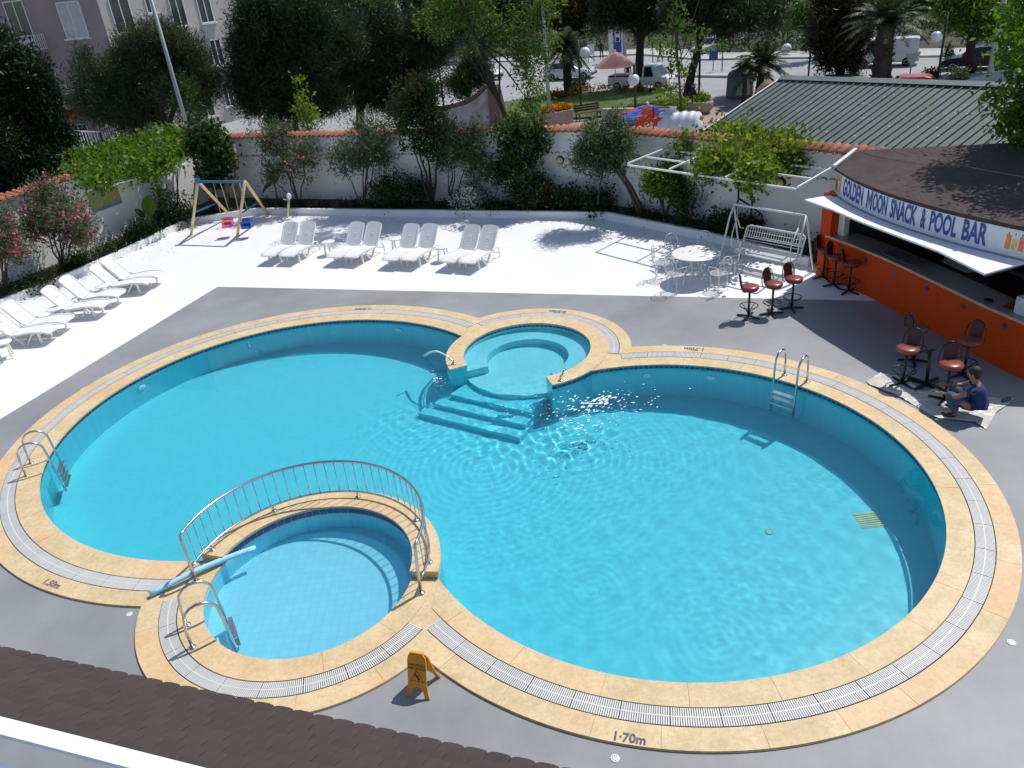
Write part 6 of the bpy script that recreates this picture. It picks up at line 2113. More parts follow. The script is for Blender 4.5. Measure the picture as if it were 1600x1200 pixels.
    for s1 in (-1, 1):
        MB().box((L / 2 - .06, s1 * (Wd / 2 - .28), .62), (.14, .34, .14)).build('headlight', lampc, root)
        MB().box((-L / 2 + .02, s1 * (Wd / 2 - .14), .72), (.08, .2, .22)).build('tail_light', tail, root)
    dkp = flat('bumper', (.03, .03, .032), .6)
    MB().box((L / 2 - .02, 0, .40), (.12, Wd - .1, .16)).build('front_bumper', paint if kind == 'pickup' else dkp, root); MB().box((-L / 2 + .02, 0, .40), (.12, Wd - .1, .16)).build('rear_bumper', dkp, root)
    if kind == 'pickup':
        cv = MB().box((-L / 4 - .05, 0, 1.0), (L / 2 - .1, Wd - .12, .12)); cv.build('load_bed', flat('bed_dark', (.06, .055, .05), .8), root)
    return root
white_car = mat('white_car_paint', (.74, .74, .75), .2, .02, 1); silver = mat('silver_paint', (.50, .53, .57), .25, .02, 1, metal=.3)
p = G(770, 124, ZS); make_car('parked_car', 'white hatchback parked beyond the monument', 'car', (p.x - .6, p.y + .9, ZS - .05), R(-62), white_car, 3.9, 1.66, 1.45)
p = G(893, 124, ZS); make_car('parked_car', 'silver car behind the fan palm', 'car', (p.x, p.y + .8, ZS - .05), R(-24), silver, 4.3, 1.7, 1.42)
p = G(1000, 141, ZS); make_car('pickup_truck', 'white pickup truck parked under the pink parasol', 'truck', (p.x + .3, p.y + .9, ZS - .05), R(-34), white_car, 4.7, 1.68, 1.72, 'pickup')
p = G(1391, 103, ZS); make_car('delivery_van', 'small white panel van parked behind the date palm', 'van', (p.x, p.y + .8, ZS - .05), R(150), white_car, 4.3, 1.66, 1.88, 'van')
p = G(1535, 108, ZS); make_car('parked_car', 'dark blue green car beside the concrete utility pole', 'car', (p.x, p.y + .8, ZS - .05), R(150), flat('dark_car_paint', (.012, .02, .024), .2), 4.2, 1.68, 1.42)
p = G(1412, 120, .30); make_car('parked_car', 'bright red car with only its roof above the green roof ridge', 'car', (p.x, p.y, ZS - .05), R(150), mat('red_paint', (.42, .03, .05), .25, .03, 1), 4.0, 1.66, 1.42)
p = G(1113, 82, ZS); make_car('parked_car', 'far away tan topped car on the street behind the sign post', 'car', (p.x, p.y, ZS - .05), R(-150), mat('tan_paint', (.42, .36, .28), .3, .03, 1), 4.2, 1.7, 1.42)

# ------------------------------------------------------------------ parasols, kiosk, tank, bins, people
def parasol(label, c, r_, zlow, zhigh, mats, n=8, drop=.0, name='parasol'):
    root = thing(name, label, 'parasol', (c.x, c.y, ZS))
    MB().tube([(0, 0, 0), (0, 0, zhigh - ZS + .1)], .03, 8).build('pole', MT['white_paint'], root)
    for k in range(n):
        a0_, a1_ = 2 * PI * k / n, 2 * PI * (k + 1) / n
        P = [(0, 0, zhigh - ZS)]
        m = 5
        V = []
        for j in range(m + 1):
            t = j / m
            for q_ in range(4):
                a = a0_ + (a1_ - a0_) * q_ / 3
                sag = 1 - .06 * math.sin(PI * q_ / 3) * t
                V.append((r_ * t * sag * math.cos(a), r_ * t * sag * math.sin(a), zhigh - ZS - (zhigh - zlow) * t ** 1.15))
        F_ = [(j * 4 + q_, (j + 1) * 4 + q_, (j + 1) * 4 + q_ + 1, j * 4 + q_ + 1) for j in range(m) for q_ in range(3)]
        mb2 = MB().add(V, F_, True)
        if drop:
            o_ = m * 4
            E0 = V[o_:o_ + 4]
            mb2.add(E0 + [(x * 1.01, y * 1.01, z - drop) for x, y, z in E0], [(q_ + 1, q_, 4 + q_, 5 + q_) for q_ in range(3)])
        mb2.build('canopy_panel', mats[k % len(mats)], root)
    MB().ico((0, 0, zhigh - ZS + .05), .08, 1).build('finial', MT['white_paint'], root)
    return root
pc = G(962, 141, ZS)
z_hi, z_lo = Zat(pc, 80), Zat(pc, 101)
pinkc = leaf_mat('pink_canvas', [(.86, .60, .53), (.86, .62, .55)], .55); pinkd = leaf_mat('pink_canvas_b', [(.80, .52, .46), (.82, .55, .48)], .55)
parasol('faded pink market parasol over the white pickup', pc, 31 * mpp(pc), z_lo, z_hi, [pinkc, pinkd], 8, .12)
pc = G(1012, 218, ZS); pc = AT(1012, 218, 38); pc.z = ZS
z_hi, z_lo = Zat(pc, 163), Zat((pc.x, pc.y - 1.7), 187)
ps = parasol('red and blue advertising parasol beside the white water tank', pc, 50 * mpp(pc), z_lo, z_hi, [leaf_mat('red_canvas', [(.66, .085, .03), (.68, .09, .035)], .4), leaf_mat('blue_canvas', [(.08, .2, .62), (.085, .21, .64)], .4)], 8, .34)
vs_, fs_ = text_mb('Cady', .22, .004, 'CENTER', shear=.3)
ps.rotation_euler = (0, 0, R(-100 - 22.5))
aa = R(22.5); rr_ = 50 * mpp(pc) * 1.012
m_ = MB().add([((rr_ * .975) * math.cos(aa + v[0] / rr_), (rr_ * .975) * math.sin(aa + v[0] / rr_), z_lo - ZS - .26 + v[1]) for v in vs_], fs_)
for q_ in m_.v: pass
m_.build('valance_lettering', flat('letter_white', (.8, .8, .8), .6), ps)
tc_ = AT(1062, 206, 36.5)
tk_ = thing('water_tank', 'white ribbed plastic water tank lying behind the courtyard wall', 'water tank', (tc_.x, tc_.y, ZS), R(-32))
zc_ = Zat(tc_, 196) - ZS; rr_ = .62
prof = []
Lk = 1.9
for k in range(41):
    t = k / 40; x = (t - .5) * Lk
    e = min(1, math.sqrt(max(0, 1 - ((abs(t - .5) * 2 - .86) / .14) ** 2)) if abs(t - .5) * 2 > .86 else 1)
    prof.append((max(.0, rr_ * (e * .35 + .65 if e < 1 else 1) * (1 + .035 * math.cos(t * 10 * PI))) if 0 < k < 40 else .0, x))
tankm = mat('tank_white', (.62, .63, .66), .45, .05, 3)
MB().lathe(prof, n=28, M=Matrix.Translation((0, 0, zc_)) @ Matrix.Rotation(PI / 2, 4, 'Y')).build('tank', tankm, tk_)
MB().lathe([(.26, 0), (.26, .22), (.28, .22), (.28, .28), (0, .30)], c=(-.45, 0, zc_ + rr_ - .08), n=20).build('filler_neck', tankm, tk_)
st2 = MB()
for x in (-.6, .6): st2.box((x, 0, (zc_ - rr_ + .1) / 2), (.12, .9, zc_ - rr_ + .1))
st2.build('stand', BKM, tk_)
pp_ = MB().tube([(-1.1, -.5, 0), (-1.1, -.5, zc_ + rr_ + .25), (-.3, -.5, zc_ + rr_ + .28)], .025, 6); pp_.build('pipe', BKM, tk_)
# recycling bin
bp_ = G(1155, 151, ZS)
rb = thing('recycling_bin', 'grey dome topped recycling container standing on the street', 'container', (bp_.x, bp_.y, ZS - .05), R(8))
bg = mat('bin_grey', (.12, .12, .12), .6, .15, 4)
out = [(-.72, 0), (.72, 0), (.66, 1.35)] + [(.62 * math.cos(PI * k / 10), 1.4 + .32 * math.sin(PI * k / 10)) for k in range(1, 10)] + [(-.66, 1.35)]
MB().prism(out, -.55, .55, M=Matrix.Rotation(PI / 2, 4, 'X')).build('shell', bg, rb, bevel=.08)
MB().prism([(-.5, .2), (.5, .2), (.42, 1.0), (.2, 1.3), (-.2, 1.3), (-.42, 1.0)], .556, .57, M=Matrix.Rotation(PI / 2, 4, 'X')).build('front_panel', mat('bin_panel', (.33, .35, .30), .6, .2, 4), rb)
mk = MB()
for a, b2 in (((-.2, .9), (0, .45)), ((0, .45), (.2, .9)), ((.25, .9), (.25, .5))): mk.bar((a[0], -.575, a[1]), (b2[0], -.575, b2[1]), .06, .006, up=(0, 1, 0))
mk.build('painted_mark', flat('mark_yellow', (.45, .45, .12), .6), rb)
ch_ = MB()
for k in range(3): ch_.box((.62, -.57, .25 + k * .2), (.16, .02, .09))
ch_.build('warning_stripe', flat('stripe_red', (.5, .1, .03), .6), rb)
# thatched parasol
tp = AT(1198, 160, 44); tp.z = ZS
th_ = thing('thatched_parasol', 'straw thatched beach parasol behind the green roof', 'parasol', tp)
zh_ = Zat(tp, 122) - ZS; rt2 = 19 * mpp(AT(1198, 140, 44))
straw = leaf_mat('straw', [(.22, .14, .07), (.36, .26, .14), (.46, .36, .22)], .2)
MB().tube([(0, 0, 0), (0, 0, zh_)], .05, 8).build('pole', bark, th_)
MB().lathe([(rt2 * .95, zh_ - .62), (rt2 * .5, zh_ - .28), (.02, zh_)], n=18).build('thatch_frame', mat('straw_core', (.25, .18, .1), .9), th_)
g = np.random.default_rng(4); m = 900
an2 = g.uniform(0, 2 * PI, m); t0_ = g.uniform(0, .75, m)
P0 = np.stack([rt2 * t0_ * np.cos(an2), rt2 * t0_ * np.sin(an2), zh_ + .02 - .62 * t0_], 1); P1 = np.stack([rt2 * (t0_ + .33) * np.cos(an2 + .05), rt2 * (t0_ + .33) * np.sin(an2 + .05), zh_ - .62 * (t0_ + .33) - .02], 1)
sdv = np.stack([-np.sin(an2), np.cos(an2), np.zeros(m)], 1) * .025
V = np.stack([P0 - sdv, P1 - sdv, P1 + sdv, P0 + sdv], 1).reshape(-1, 3)
cloud_obj('thatch', (V, np.arange(m * 4).reshape(m, 4)), straw, th_, (0, 0, 0))
# cash machine kiosk
kq = AT(962, 68, 80); kq.z = ZS + .6
kk = thing('cash_machine', 'white and blue cash machine kiosk with a blue sign on the far pavement', 'kiosk', kq, R(12))
kb2 = flat('kiosk_blue', (.02, .07, .26), .4); kw = flat('kiosk_white', (.68, .68, .70), .4)
hk = 2.55
MB().box((0, 0, hk / 2 - .5), (1.15, .9, hk + 1.0)).build('cabinet', kw, kk, bevel=.04)
MB().box((0, -.46, hk / 2), (.8, .02, hk - .3)).build('front_panel', kb2, kk)
MB().box((0, -.48, hk * .62), (.5, .03, .95)).build('fascia_plate', kw, kk); MB().box((0, -.50, hk * .75), (.34, .02, .2)).build('screen', glassd, kk); MB().box((0, -.50, hk * .52), (.34, .02, .36)).build('keypad', glassd, kk)
MB().box((-.05, -.7, hk - .15), (1.2, .6, .06)).build('canopy', kw, kk)
MB().box((0, 0, hk + .35), (1.5, .5, .36)).build('sign_box', kb2, kk)
sgm = MB()
for x, w_ in ((-.18, .10), (-.03, .13), (.13, .10), (.28, .12), (.43, .08)): sgm.box((x, -.254, hk + .36), (w_, .006, .12))
sgm.box((-.55, -.254, hk + .36), (.05, .006, .2)); sgm.build('sign_marks', flat('sign_white', (.5, .52, .6), .5), kk)
# a walking and two standing people in dark clothes
def walker(label, p, rz, cloth, h=1.7, stride=.28, sit=False):
    root = thing('person', label, 'person', p, rz)
    s = h / 1.75
    J, E_ = [(0, 0, .95, .13), (0, 0, 1.15, .13), (.02, 0, 1.36, .15), (.03, 0, 1.50, .055), (.04, 0, 1.60, .085), (.04, 0, 1.70, .07)], [(0, 1), (1, 2), (2, 3), (3, 4), (4, 5)]
    for s1 in (-1, 1):
        i = len(J)
        st_ = stride * s1
        J += [(0, s1 * .09, .90, .10), (st_ * .6 + .03, s1 * .1, .50, .07), (st_, s1 * .1, .08, .05), (st_ + .14, s1 * .11, .04, .04)]; E_ += [(0, i), (i, i + 1), (i + 1, i + 2), (i + 2, i + 3)]
        i = len(J)
        J += [(.02, s1 * .20, 1.38, .065), (-st_ * .4, s1 * .25, 1.12, .05), (-st_ * .6 + .08, s1 * .25, .88, .04), (-st_ * .6 + .12, s1 * .25, .80, .035)]; E_ += [(2, i), (i, i + 1), (i + 1, i + 2), (i + 2, i + 3)]
    J = [(x * s, y * s, z * s, r_ * s) for x, y, z, r_ in J]
    skin_mesh('body', J, E_, root, cloth, 0, 1)
    hd_ = MB().ico((.045 * s, 0, 1.63 * s), .10 * s, 2, (1, .85, 1.15)); hd_.build('head', skin_c, root)
    MB().ico((.02 * s, 0, 1.67 * s), .105 * s, 2, (1, .9, .95)).build('hair', flat('hair', (.012, .01, .01), .7), root)
    return root
dkc = mat('dark_clothes', (.022, .022, .026), .9, .3, 6)
p = G(1031, 95, ZS); walker('person in dark clothes striding across the street', (p.x, p.y, ZS - .05), R(20), dkc, 1.75, .34)
p = G(1083, 178, ZS); walker('person in black standing beside the round flower pot', (p.x, p.y, ZS - .03), R(200), flat('black_clothes', (.008, .008, .01), .9), 1.75, .05)
p = G(940, 92, ZS); walker('person in dark clothes beside the board on the far pavement', (p.x, p.y, ZS), R(-80), dkc, 1.7, .12)
p = AT(981, 122, 63); walker('person in dark clothes behind the pickup truck', (p.x, p.y, ZS - .05), R(-80), dkc, 1.72, .05)
fp = G(1094, 176, ZS)
rp2 = thing('flower_pot', 'large round stone flower pot behind the blue parasol', 'flower pot', (fp.x, fp.y, ZS - .03))
MB().lathe([(.5, 0), (.72, .25), (.78, .6), (.72, .72), (.62, .72), (.6, .6), (0, .58)], n=20).build('pot', mat('pot_stone', (.33, .26, .19), .9, .2, 4), rp2)
cloud_obj('plant', leaf_cloud([(0, 0, .85, .5, .5, .2)], 500, .18, .5, 15, .12, 66), GREEN['vine'], rp2, (0, 0, 0))
bo = G(938, 95, ZS); bo2 = thing('notice_board', 'small white notice board on the far pavement', 'sign', (bo.x - .9, bo.y, ZS), R(10))
MB().box((0, 0, 1.1), (.7, .06, 1.0)).build('panel', kw, bo2)
for s1 in (-.3, .3): MB().bar((s1, 0, 0), (s1, 0, .7), .05).build('leg', BKM, bo2)

# ------------------------------------------------------------------ neighbouring building with the green sheet-metal roof
e0, e1 = Vector((7.05, 25.75, 2.28)), Vector((14.2, 16.6, 2.28))
ed_ = (e1 - e0).normalized()
r0v = Vector((10.3, 27.5, 3.5)); 
rise = r0v - e0
gr = thing('green_roof_building', 'low building with a dusty green ribbed metal roof behind the courtyard wall', 'building', (e0.x, e0.y, -1))
WG = lambda mb, nm, m: mb.build(nm, m, gr, world=True)
gm_ = mat('green_sheet', (.110, .138, .128), .6, .16, .9, .1, 30, obj_var=.06, spec=.3)
_gn, _gl = gm_.node_tree.nodes, gm_.node_tree.links
_vo = _gn.new('ShaderNodeTexNoise'); _vo.inputs['Scale'].default_value = 9; _vo.inputs['Detail'].default_value = 2
_vr = _gn.new('ShaderNodeValToRGB'); _vr.color_ramp.elements[0].position = .70; _vr.color_ramp.elements[1].position = .74
_gm = _gn.new('ShaderNodeMixRGB'); _gm.inputs[2].default_value = (.55, .57, .55, 1)
_gl.new([q for q in _gn if q.type == 'TEX_COORD'][0].outputs['Object'], _vo.inputs['Vector']); _gl.new(_vo.outputs['Fac'], _vr.inputs['Fac']); _gl.new(_vr.outputs['Color'], _gm.inputs[0])
_gb = _gn['Principled BSDF']; _gl.new(_gb.inputs['Base Color'].links[0].from_socket, _gm.inputs[1]); _gl.new(_gm.outputs[0], _gb.inputs['Base Color'])
gm_r = mat('green_rib', (.080, .118, .102), .6, .12, 2)
off2 = Vector((.25 * rise.x / rise.length, .25 * rise.y / rise.length, 0))
wl_ = MB(); wl_.prism([tuple(p[:2]) for p in (e0 + off2, e1 + off2, e1 + 2 * Vector((rise.x, rise.y, 0)) - off2, e0 + 2 * Vector((rise.x, rise.y, 0)) - off2)], -1.1, 2.15)
WG(wl_, 'wall', MT['white_wall'])
LR = (e1 - e0).length
npan = int(LR / .245)
up_ = rise.cross(ed_).normalized(); up_ = up_ if up_.z > 0 else -up_
for i in range(npan):
    a = e0 + ed_ * (LR * i / npan); b2 = e0 + ed_ * (LR * (i + 1) / npan - .004)
    P = [a, b2, b2 + rise, a + rise]
    rib0, rib1 = a, a + ed_ * .05
    pm = MB().add([p for p in P] + [p - up_ * .02 for p in P], [(0, 1, 2, 3), (7, 6, 5, 4), (1, 0, 4, 5)])
    hgt = up_ * .045
    q = [rib0, rib1, rib1 + rise, rib0 + rise]
    pm.add([p + up_ * .001 for p in q] + [q[0] + ed_ * .012 + hgt, q[1] - ed_ * .012 + hgt, q[2] - ed_ * .012 + hgt, q[3] + ed_ * .012 + hgt], [(4, 5, 6, 7), (0, 1, 5, 4), (1, 2, 6, 5), (3, 0, 4, 7)])
    WG(pm, 'roof_panel', gm_)
rdg = MB(); ra, rb2 = e0 + rise + up_ * .02, e1 + rise + up_ * .02
rw = (rise.normalized()) * .28
rdg.add([ra - rw + up_ * .05, rb2 - rw + up_ * .05, rb2 + up_ * .06, ra + up_ * .06, rb2 + Vector((rw.x, rw.y, -rw.z)), ra + Vector((rw.x, rw.y, -rw.z))], [(0, 1, 2, 3), (3, 2, 4, 5)])
WG(rdg, 'ridge_cap', gm_)
bsl = MB(); drop_ = Vector((rise.x, rise.y, -rise.z)); bsl.add([ra, rb2, rb2 + drop_, ra + drop_], [(0, 1, 2, 3)]); WG(bsl, 'rear_slope', gm_)
WG(MB().bar(e0 - ed_ * .03, e0 + rise - ed_ * .03, .05, .08), 'verge_trim', MT['white_paint'])
# small blue sheet roof beyond
q0 = [G(1500, 128, 1.6), G(1600, 140, 1.6), G(1600, 108, 2.3), G(1560, 110, 2.3)]
br2 = thing('shed', 'shed with a pale blue corrugated roof beyond the green roof', 'shed', (q0[0].x, q0[0].y, -1))
bm_ = mat('blue_sheet', (.22, .30, .38), .5, .12, 2)
for k in range(10):
    f0_, f1_ = k / 10, (k + .94) / 10
    L0 = lambda f_: q0[0] + (q0[1] - q0[0]) * f_
    L1 = lambda f_: q0[3] + (q0[2] - q0[3]) * f_
    MB().add([L0(f0_), L0(f1_), L1(f1_), L1(f0_)] + [L0(f0_) - Vector((0, 0, .05)), L0(f1_) - Vector((0, 0, .05)), L1(f1_) - Vector((0, 0, .05)), L1(f0_) - Vector((0, 0, .05))], [(0, 1, 2, 3), (7, 6, 5, 4), (1, 0, 4, 5), (2, 1, 5, 6), (3, 2, 6, 7), (0, 3, 7, 4)]).build('roof_sheet', bm_, br2, world=True)
sw = MB(); sw.prism([(q0[i].x, q0[i].y) for i in range(4)], -1.1, 1.5); sw.build('wall', concrete, br2, world=True)

# ------------------------------------------------------------------ apartment block
C0 = Vector((-25.3, 59.2))
dr_ = Vector((.62, .785)).normalized(); dl_ = Vector((-.86, .51)).normalized()
dl_ = Vector((-.93, .37)).normalized()
apt = thing('apartment_block', 'pinkish grey apartment block with balconies and white framed windows', 'building', (C0.x, C0.y, ZS))
shaded_w = mat('shaded_render', (.30, .225, .245), .9, .08, .5, .1, 20); sunlit_w = mat('sunlit_render', (.50, .45, .42), .9, .07, .5, .1, 20)  # one render: shade and sunlight are put into its two wall colours
WA = lambda mb, nm, m, par=None: mb.build(nm, m, par or apt, world=True)
def face_wall(nm, d, L, m, th, side_):
    nrm = Vector((d.y, -d.x)) * side_
    P = [C0, C0 + d * L, C0 + d * L - nrm * th, C0 - nrm * th]
    if (P[1] - P[0]).cross(P[2] - P[0]) < 0: P.reverse()
    w = MB().prism([tuple(p) for p in P], ZS - .1, 22); WA(w, nm, m)
    return nrm
nR = face_wall('side_wall', dr_, 13.0, sunlit_w, .6, 1)
nL = face_wall('front_wall', dl_, 26.0, shaded_w, .6, -1)
def on_face(px_, py_, d, nrm):
    ray = (px_ - 800) / FPX * _r + (600 - py_) / FPX * _u + _f
    den = ray[0] * nrm.x + ray[1] * nrm.y
    t = (C0.x * nrm.x + C0.y * nrm.y) / den
    P = Vector((ray[0] * t, ray[1] * t, CAM_H + ray[2] * t))
    return (Vector((P.x, P.y)) - C0).dot(d), P.z
frame_w = flat('window_white', (.66, .66, .66), .5); pane_m = flat('window_pane', (.045, .055, .06), .08); curtain = mat('curtain', (.45, .45, .46), .8, .1, 3)
def window(d, nrm, u, z, w, h, m=pane_m, sill=True):
    c = C0 + d * u
    rz = math.atan2(d.y, d.x)
    base = lambda du, out, dz: v3(c + d * du + nrm * out, z + dz)
    def slab(x0, x1, z0, z1, o0, o1):
        V = [base(x0, o0, z0), base(x1, o0, z0), base(x1, o0, z1), base(x0, o0, z1), base(x0, o1, z0), base(x1, o1, z0), base(x1, o1, z1), base(x0, o1, z1)]
        return V
    FB = [(0, 1, 2, 3), (7, 6, 5, 4), (0, 4, 5, 1), (1, 5, 6, 2), (2, 6, 7, 3), (3, 7, 4, 0)]
    t = .07
    fr = MB()
    for x0, x1, z0, z1 in ((-w / 2, w / 2, -h / 2, -h / 2 + t), (-w / 2, w / 2, h / 2 - t, h / 2), (-w / 2, -w / 2 + t, -h / 2, h / 2), (w / 2 - t, w / 2, -h / 2, h / 2), (-t / 2, t / 2, -h / 2, h / 2)):
        fr.add(slab(x0, x1, z0, z1, .003, .06), FB)
    o = WA(fr, 'window', frame_w)
    for x0, x1 in ((-w / 2 + t, -t / 2), (t / 2, w / 2 - t)):
        MB().add(slab(x0, x1, -h / 2 + t, h / 2 - t, .004, .02), FB).build('pane', m, o, world=False).data.transform(Matrix.Translation(-Vector((C0.x, C0.y, ZS))))
    if sill:
        s_ = MB().add(slab(-w / 2 - .12, w / 2 + .12, -h / 2 - .10, -h / 2 - .002, .003, .2), FB); s_.build('sill', frame_w, o, world=False).data.transform(Matrix.Translation(-Vector((C0.x, C0.y, ZS))))
for x, y, w, h in ((191, 24, 1.5, 2.2), (235, 8, .8, 1.0), (278, 18, 1.2, 2.0), (320, 14, 1.2, 1.9), (339, 82, 1.0, 1.9), (322, 165, 1.3, 1.7), (356, 148, .9, 1.7), (205, 110, 1.3, 1.9), (270, 95, 1.2, 1.9)):
    u, z = on_face(x, y, dr_, nR); window(dr_, nR, u, z, w, h)
for x, y, w, h, m in ((114, 31, 2.1, 2.3, curtain), (30, 33, 1.9, 2.6, pane_m), (82, 140, 1.7, 2.5, pane_m), (128, 215, 1.8, 2.0, pane_m), (-20, 120, 1.8, 2.4, pane_m)):
    u, z = on_face(x, y, dl_, nL); window(dl_, nL, u, z, w, h, m)
def balcony(x0, x1, yb, yt):
    u0, z0 = on_face(x0, yb, dl_, nL); u1, _ = on_face(x1, yb, dl_, nL); _, z1 = on_face((x0 + x1) / 2, yt, dl_, nL)
    u0, u1 = min(u0, u1), max(u0, u1)
    sl = MB(); P = [C0 + dl_ * u0, C0 + dl_ * u1, C0 + dl_ * u1 + nL * 1.3, C0 + dl_ * u0 + nL * 1.3]
    if (P[1] - P[0]).cross(P[2] - P[0]) < 0: P.reverse()
    sl.prism([tuple(p) for p in P], z0 - .2, z0)
    o = WA(sl, 'balcony', shaded_w)
    rl = MB(); E = [C0 + dl_ * u0 + nL * .05, C0 + dl_ * u0 + nL * 1.25, C0 + dl_ * u1 + nL * 1.25, C0 + dl_ * u1 + nL * .05]
    for i in range(3):
        a, b2 = E[i], E[i + 1]
        rl.bar(v3(a, z0 + 1.0), v3(b2, z0 + 1.0), .06); rl.bar(v3(a, z0 + .1), v3(b2, z0 + .1), .05)
        k = int((b2 - a).length / .16)
        for j in range(k + 1): q = a + (b2 - a) * (j / k); rl.bar(v3(q, z0), v3(q, z0 + 1.0), .035)
    r2 = rl.build('railing', frame_w, o, world=False); r2.data.transform(Matrix.Translation(-Vector((C0.x, C0.y, ZS))))
balcony(18, 78, 82, 55); balcony(72, 128, 165, 140); balcony(-60, 10, 175, 150)
# terrace with an orange awning and a white railing
u0, z0 = on_face(105, 182, dl_, nL); u1, _ = on_face(138, 182, dl_, nL)
u0, u1 = min(u0, u1), max(u0, u1)
awn = MB(); P0, P1 = C0 + dl_ * u0, C0 + dl_ * (u1 + 1.5)
awn.add([v3(P0 + nL * .02, z0 + .5), v3(P1 + nL * .02, z0 + .5), v3(P1 + nL * 1.6, z0), v3(P0 + nL * 1.6, z0), v3(P1 + nL * 1.6, z0 - .25), v3(P0 + nL * 1.6, z0 - .25)], [(0, 1, 2, 3), (3, 2, 4, 5)])
WA(awn, 'awning', mat('orange_awning', (.42, .10, .04), .8))
tq = G(165, 248, ZS)
tr_ = thing('terrace_railing', 'white metal terrace railing on a grey parapet in front of the apartment block', 'railing', (-20.5, 44.0, ZS))
a, b2, c_ = AT(108, 232, 46), AT(160, 225, 44), AT(203, 222, 46.5)
pr = MB()
for p, q in ((a, b2), (b2, c_)):
    pr.prism([(p.x, p.y), (q.x, q.y), (q.x, q.y + .25), (p.x, p.y + .25)], ZS - .1, p.z)
pr.build('parapet', mat('grey_parapet', (.20, .19, .20), .9), tr_, world=True)
rl = MB()
for p, q in ((a, b2), (b2, c_)):
    q = Vector((q.x, q.y, p.z))
    rl.bar(p + Vector((0, .12, .95)), q + Vector((0, .12, .95)), .07); rl.bar(p + Vector((0, .12, .1)), q + Vector((0, .12, .1)), .05)
    for j in range(13): s_ = p + (q - p) * (j / 12) + Vector((0, .12, 0)); rl.bar(s_, s_ + Vector((0, 0, .95)), .045)
rl.build('rail', frame_w, tr_, world=True)

# ------------------------------------------------------------------ trees
def tree(name, label, base, crowns, leafm, n, size, aspect, clump=30, csig=.3, r0=.2, barkm=bark_d, cat='tree', group=None, shell=.5, up=.25, limbs=6, deep=.85, straight=True, outw=.7):
    SEED[0] += 1
    sd = SEED[0]; rnd = random.Random(sd)
    root = thing(name, label, cat, base, group=group)
    blobs = []
    for c in crowns:
        p = AT(c[0], c[1], base.y + (c[4] if len(c) > 4 else rnd.uniform(-.5, .5))); s_ = mpp(p)
        rx, rz = c[2] * s_, c[3] * s_ * 1.03
        blobs.append((p.x, p.y, p.z, rx, (rx + rz) / 2 * deep, rz))
    big = max(blobs, key=lambda b_: b_[3] * b_[5])
    limb_b = blobs
    blobs = lump(blobs, 6, sd)
    topz = max(b_[2] for b_ in blobs)
    tr = MB()
    tip = Vector((big[0], big[1], max(big[2], base.z + 1)))
    P = [base + (tip - base) * t + Vector((rnd.uniform(-.1, .1), rnd.uniform(-.1, .1), 0)) * (0 if t in (0,) else 1) for t in (0, .25, .5, .75, 1)]
    tr.tube(P, [r0 * 1.25, r0, r0 * .85, r0 * .65, r0 * .35], 9)
    for k in range(limbs):
        b_ = limb_b[k % len(limb_b)]
        st_ = P[rnd.choice((2, 3))]
        e = Vector((b_[0] + rnd.uniform(-.5, .5) * b_[3], b_[1] + rnd.uniform(-.4, .4) * b_[4], b_[2] + rnd.uniform(-.3, .4) * b_[5]))
        tr.tube([st_, st_ + (e - st_) * .5 + Vector((0, 0, .2)), e], [r0 * .5, r0 * .3, r0 * .1], 6)
    tr.build('trunk', barkm, root, world=True)
    cloud_obj('crown', leaf_cloud(blobs, n, size, aspect, clump, csig, sd, up, shell, outw=outw), leafm, root)
    return root
def gb(px_, Y):
    p = AT(px_, 200, Y); return Vector((p.x, p.y, ZS - .05))
PN, PN2 = GREEN['pine'], GREEN['pine2']
tree('umbrella_pine', 'round crowned pine in front of the sunlit side of the apartment block', gb(266, 44), [(235, 118, 88, 62), (160, 140, 48, 45), (300, 112, 42, 55), (228, 70, 62, 38), (205, 175, 60, 28), (140, 110, 25, 28)], PN2, 80000, .30, .10, 26, .2, .2, up=.5, limbs=9)
tree('dense_evergreen', 'dense dark evergreen leaning over the end of the sunlit wall', gb(30, 31), [(38, 150, 50, 55), (30, 225, 65, 60), (65, 265, 38, 36), (0, 110, 50, 50), (0, 280, 60, 40), (85, 210, 20, 40)], GREEN['cypress'], 60000, .20, .30, 28, .16, .2, limbs=5)
tree('pine_tree', 'huge dark pine with low sweeping branches behind the pink oleander', gb(455, 46), [(435, 50, 72, 55), (400, 130, 40, 40), (470, 130, 55, 45), (390, 60, 36, 50), (500, 60, 60, 50), (455, 175, 40, 22), (520, 165, 45, 16)], PN, 95000, .34, .11, 26, .22, .28, up=.35, limbs=9)
tree('pine_tree', 'huge dark pine spreading above the bronze tipped tree', gb(560, 52), [(570, 40, 70, 55), (630, 60, 60, 55), (560, 115, 60, 45), (620, 130, 50, 36), (690, 35, 55, 40), (670, 95, 40, 36), (600, 160, 40, 20)], PN, 95000, .34, .11, 26, .22, .26, up=.35, limbs=9)
tree('small_pine', 'small bushy pine behind the concrete monument fin', G(730, 168, ZS), [(735, 122, 34, 28), (742, 102, 24, 22), (722, 140, 22, 16)], PN2, 9000, .5, .10, 24, .22, .14, up=.9, limbs=5)
tree('lime_tree', 'tall light green tree with trailing branches beside the grey street light', gb(842, 30.5), [(826, 128, 22, 34), (838, 172, 28, 22), (800, 45, 44, 30), (730, 22, 60, 24), (852, 80, 16, 38), (770, 65, 36, 18), (680, 30, 36, 20), (815, 95, 20, 24), (850, 15, 30, 30), (700, -40, 90, 36, -1.2), (800, -50, 80, 36, -1), (620, -30, 60, 26, -1.5)], GREEN['lime'], 15000, .14, .40, 22, .16, .10, up=-.3, limbs=9)
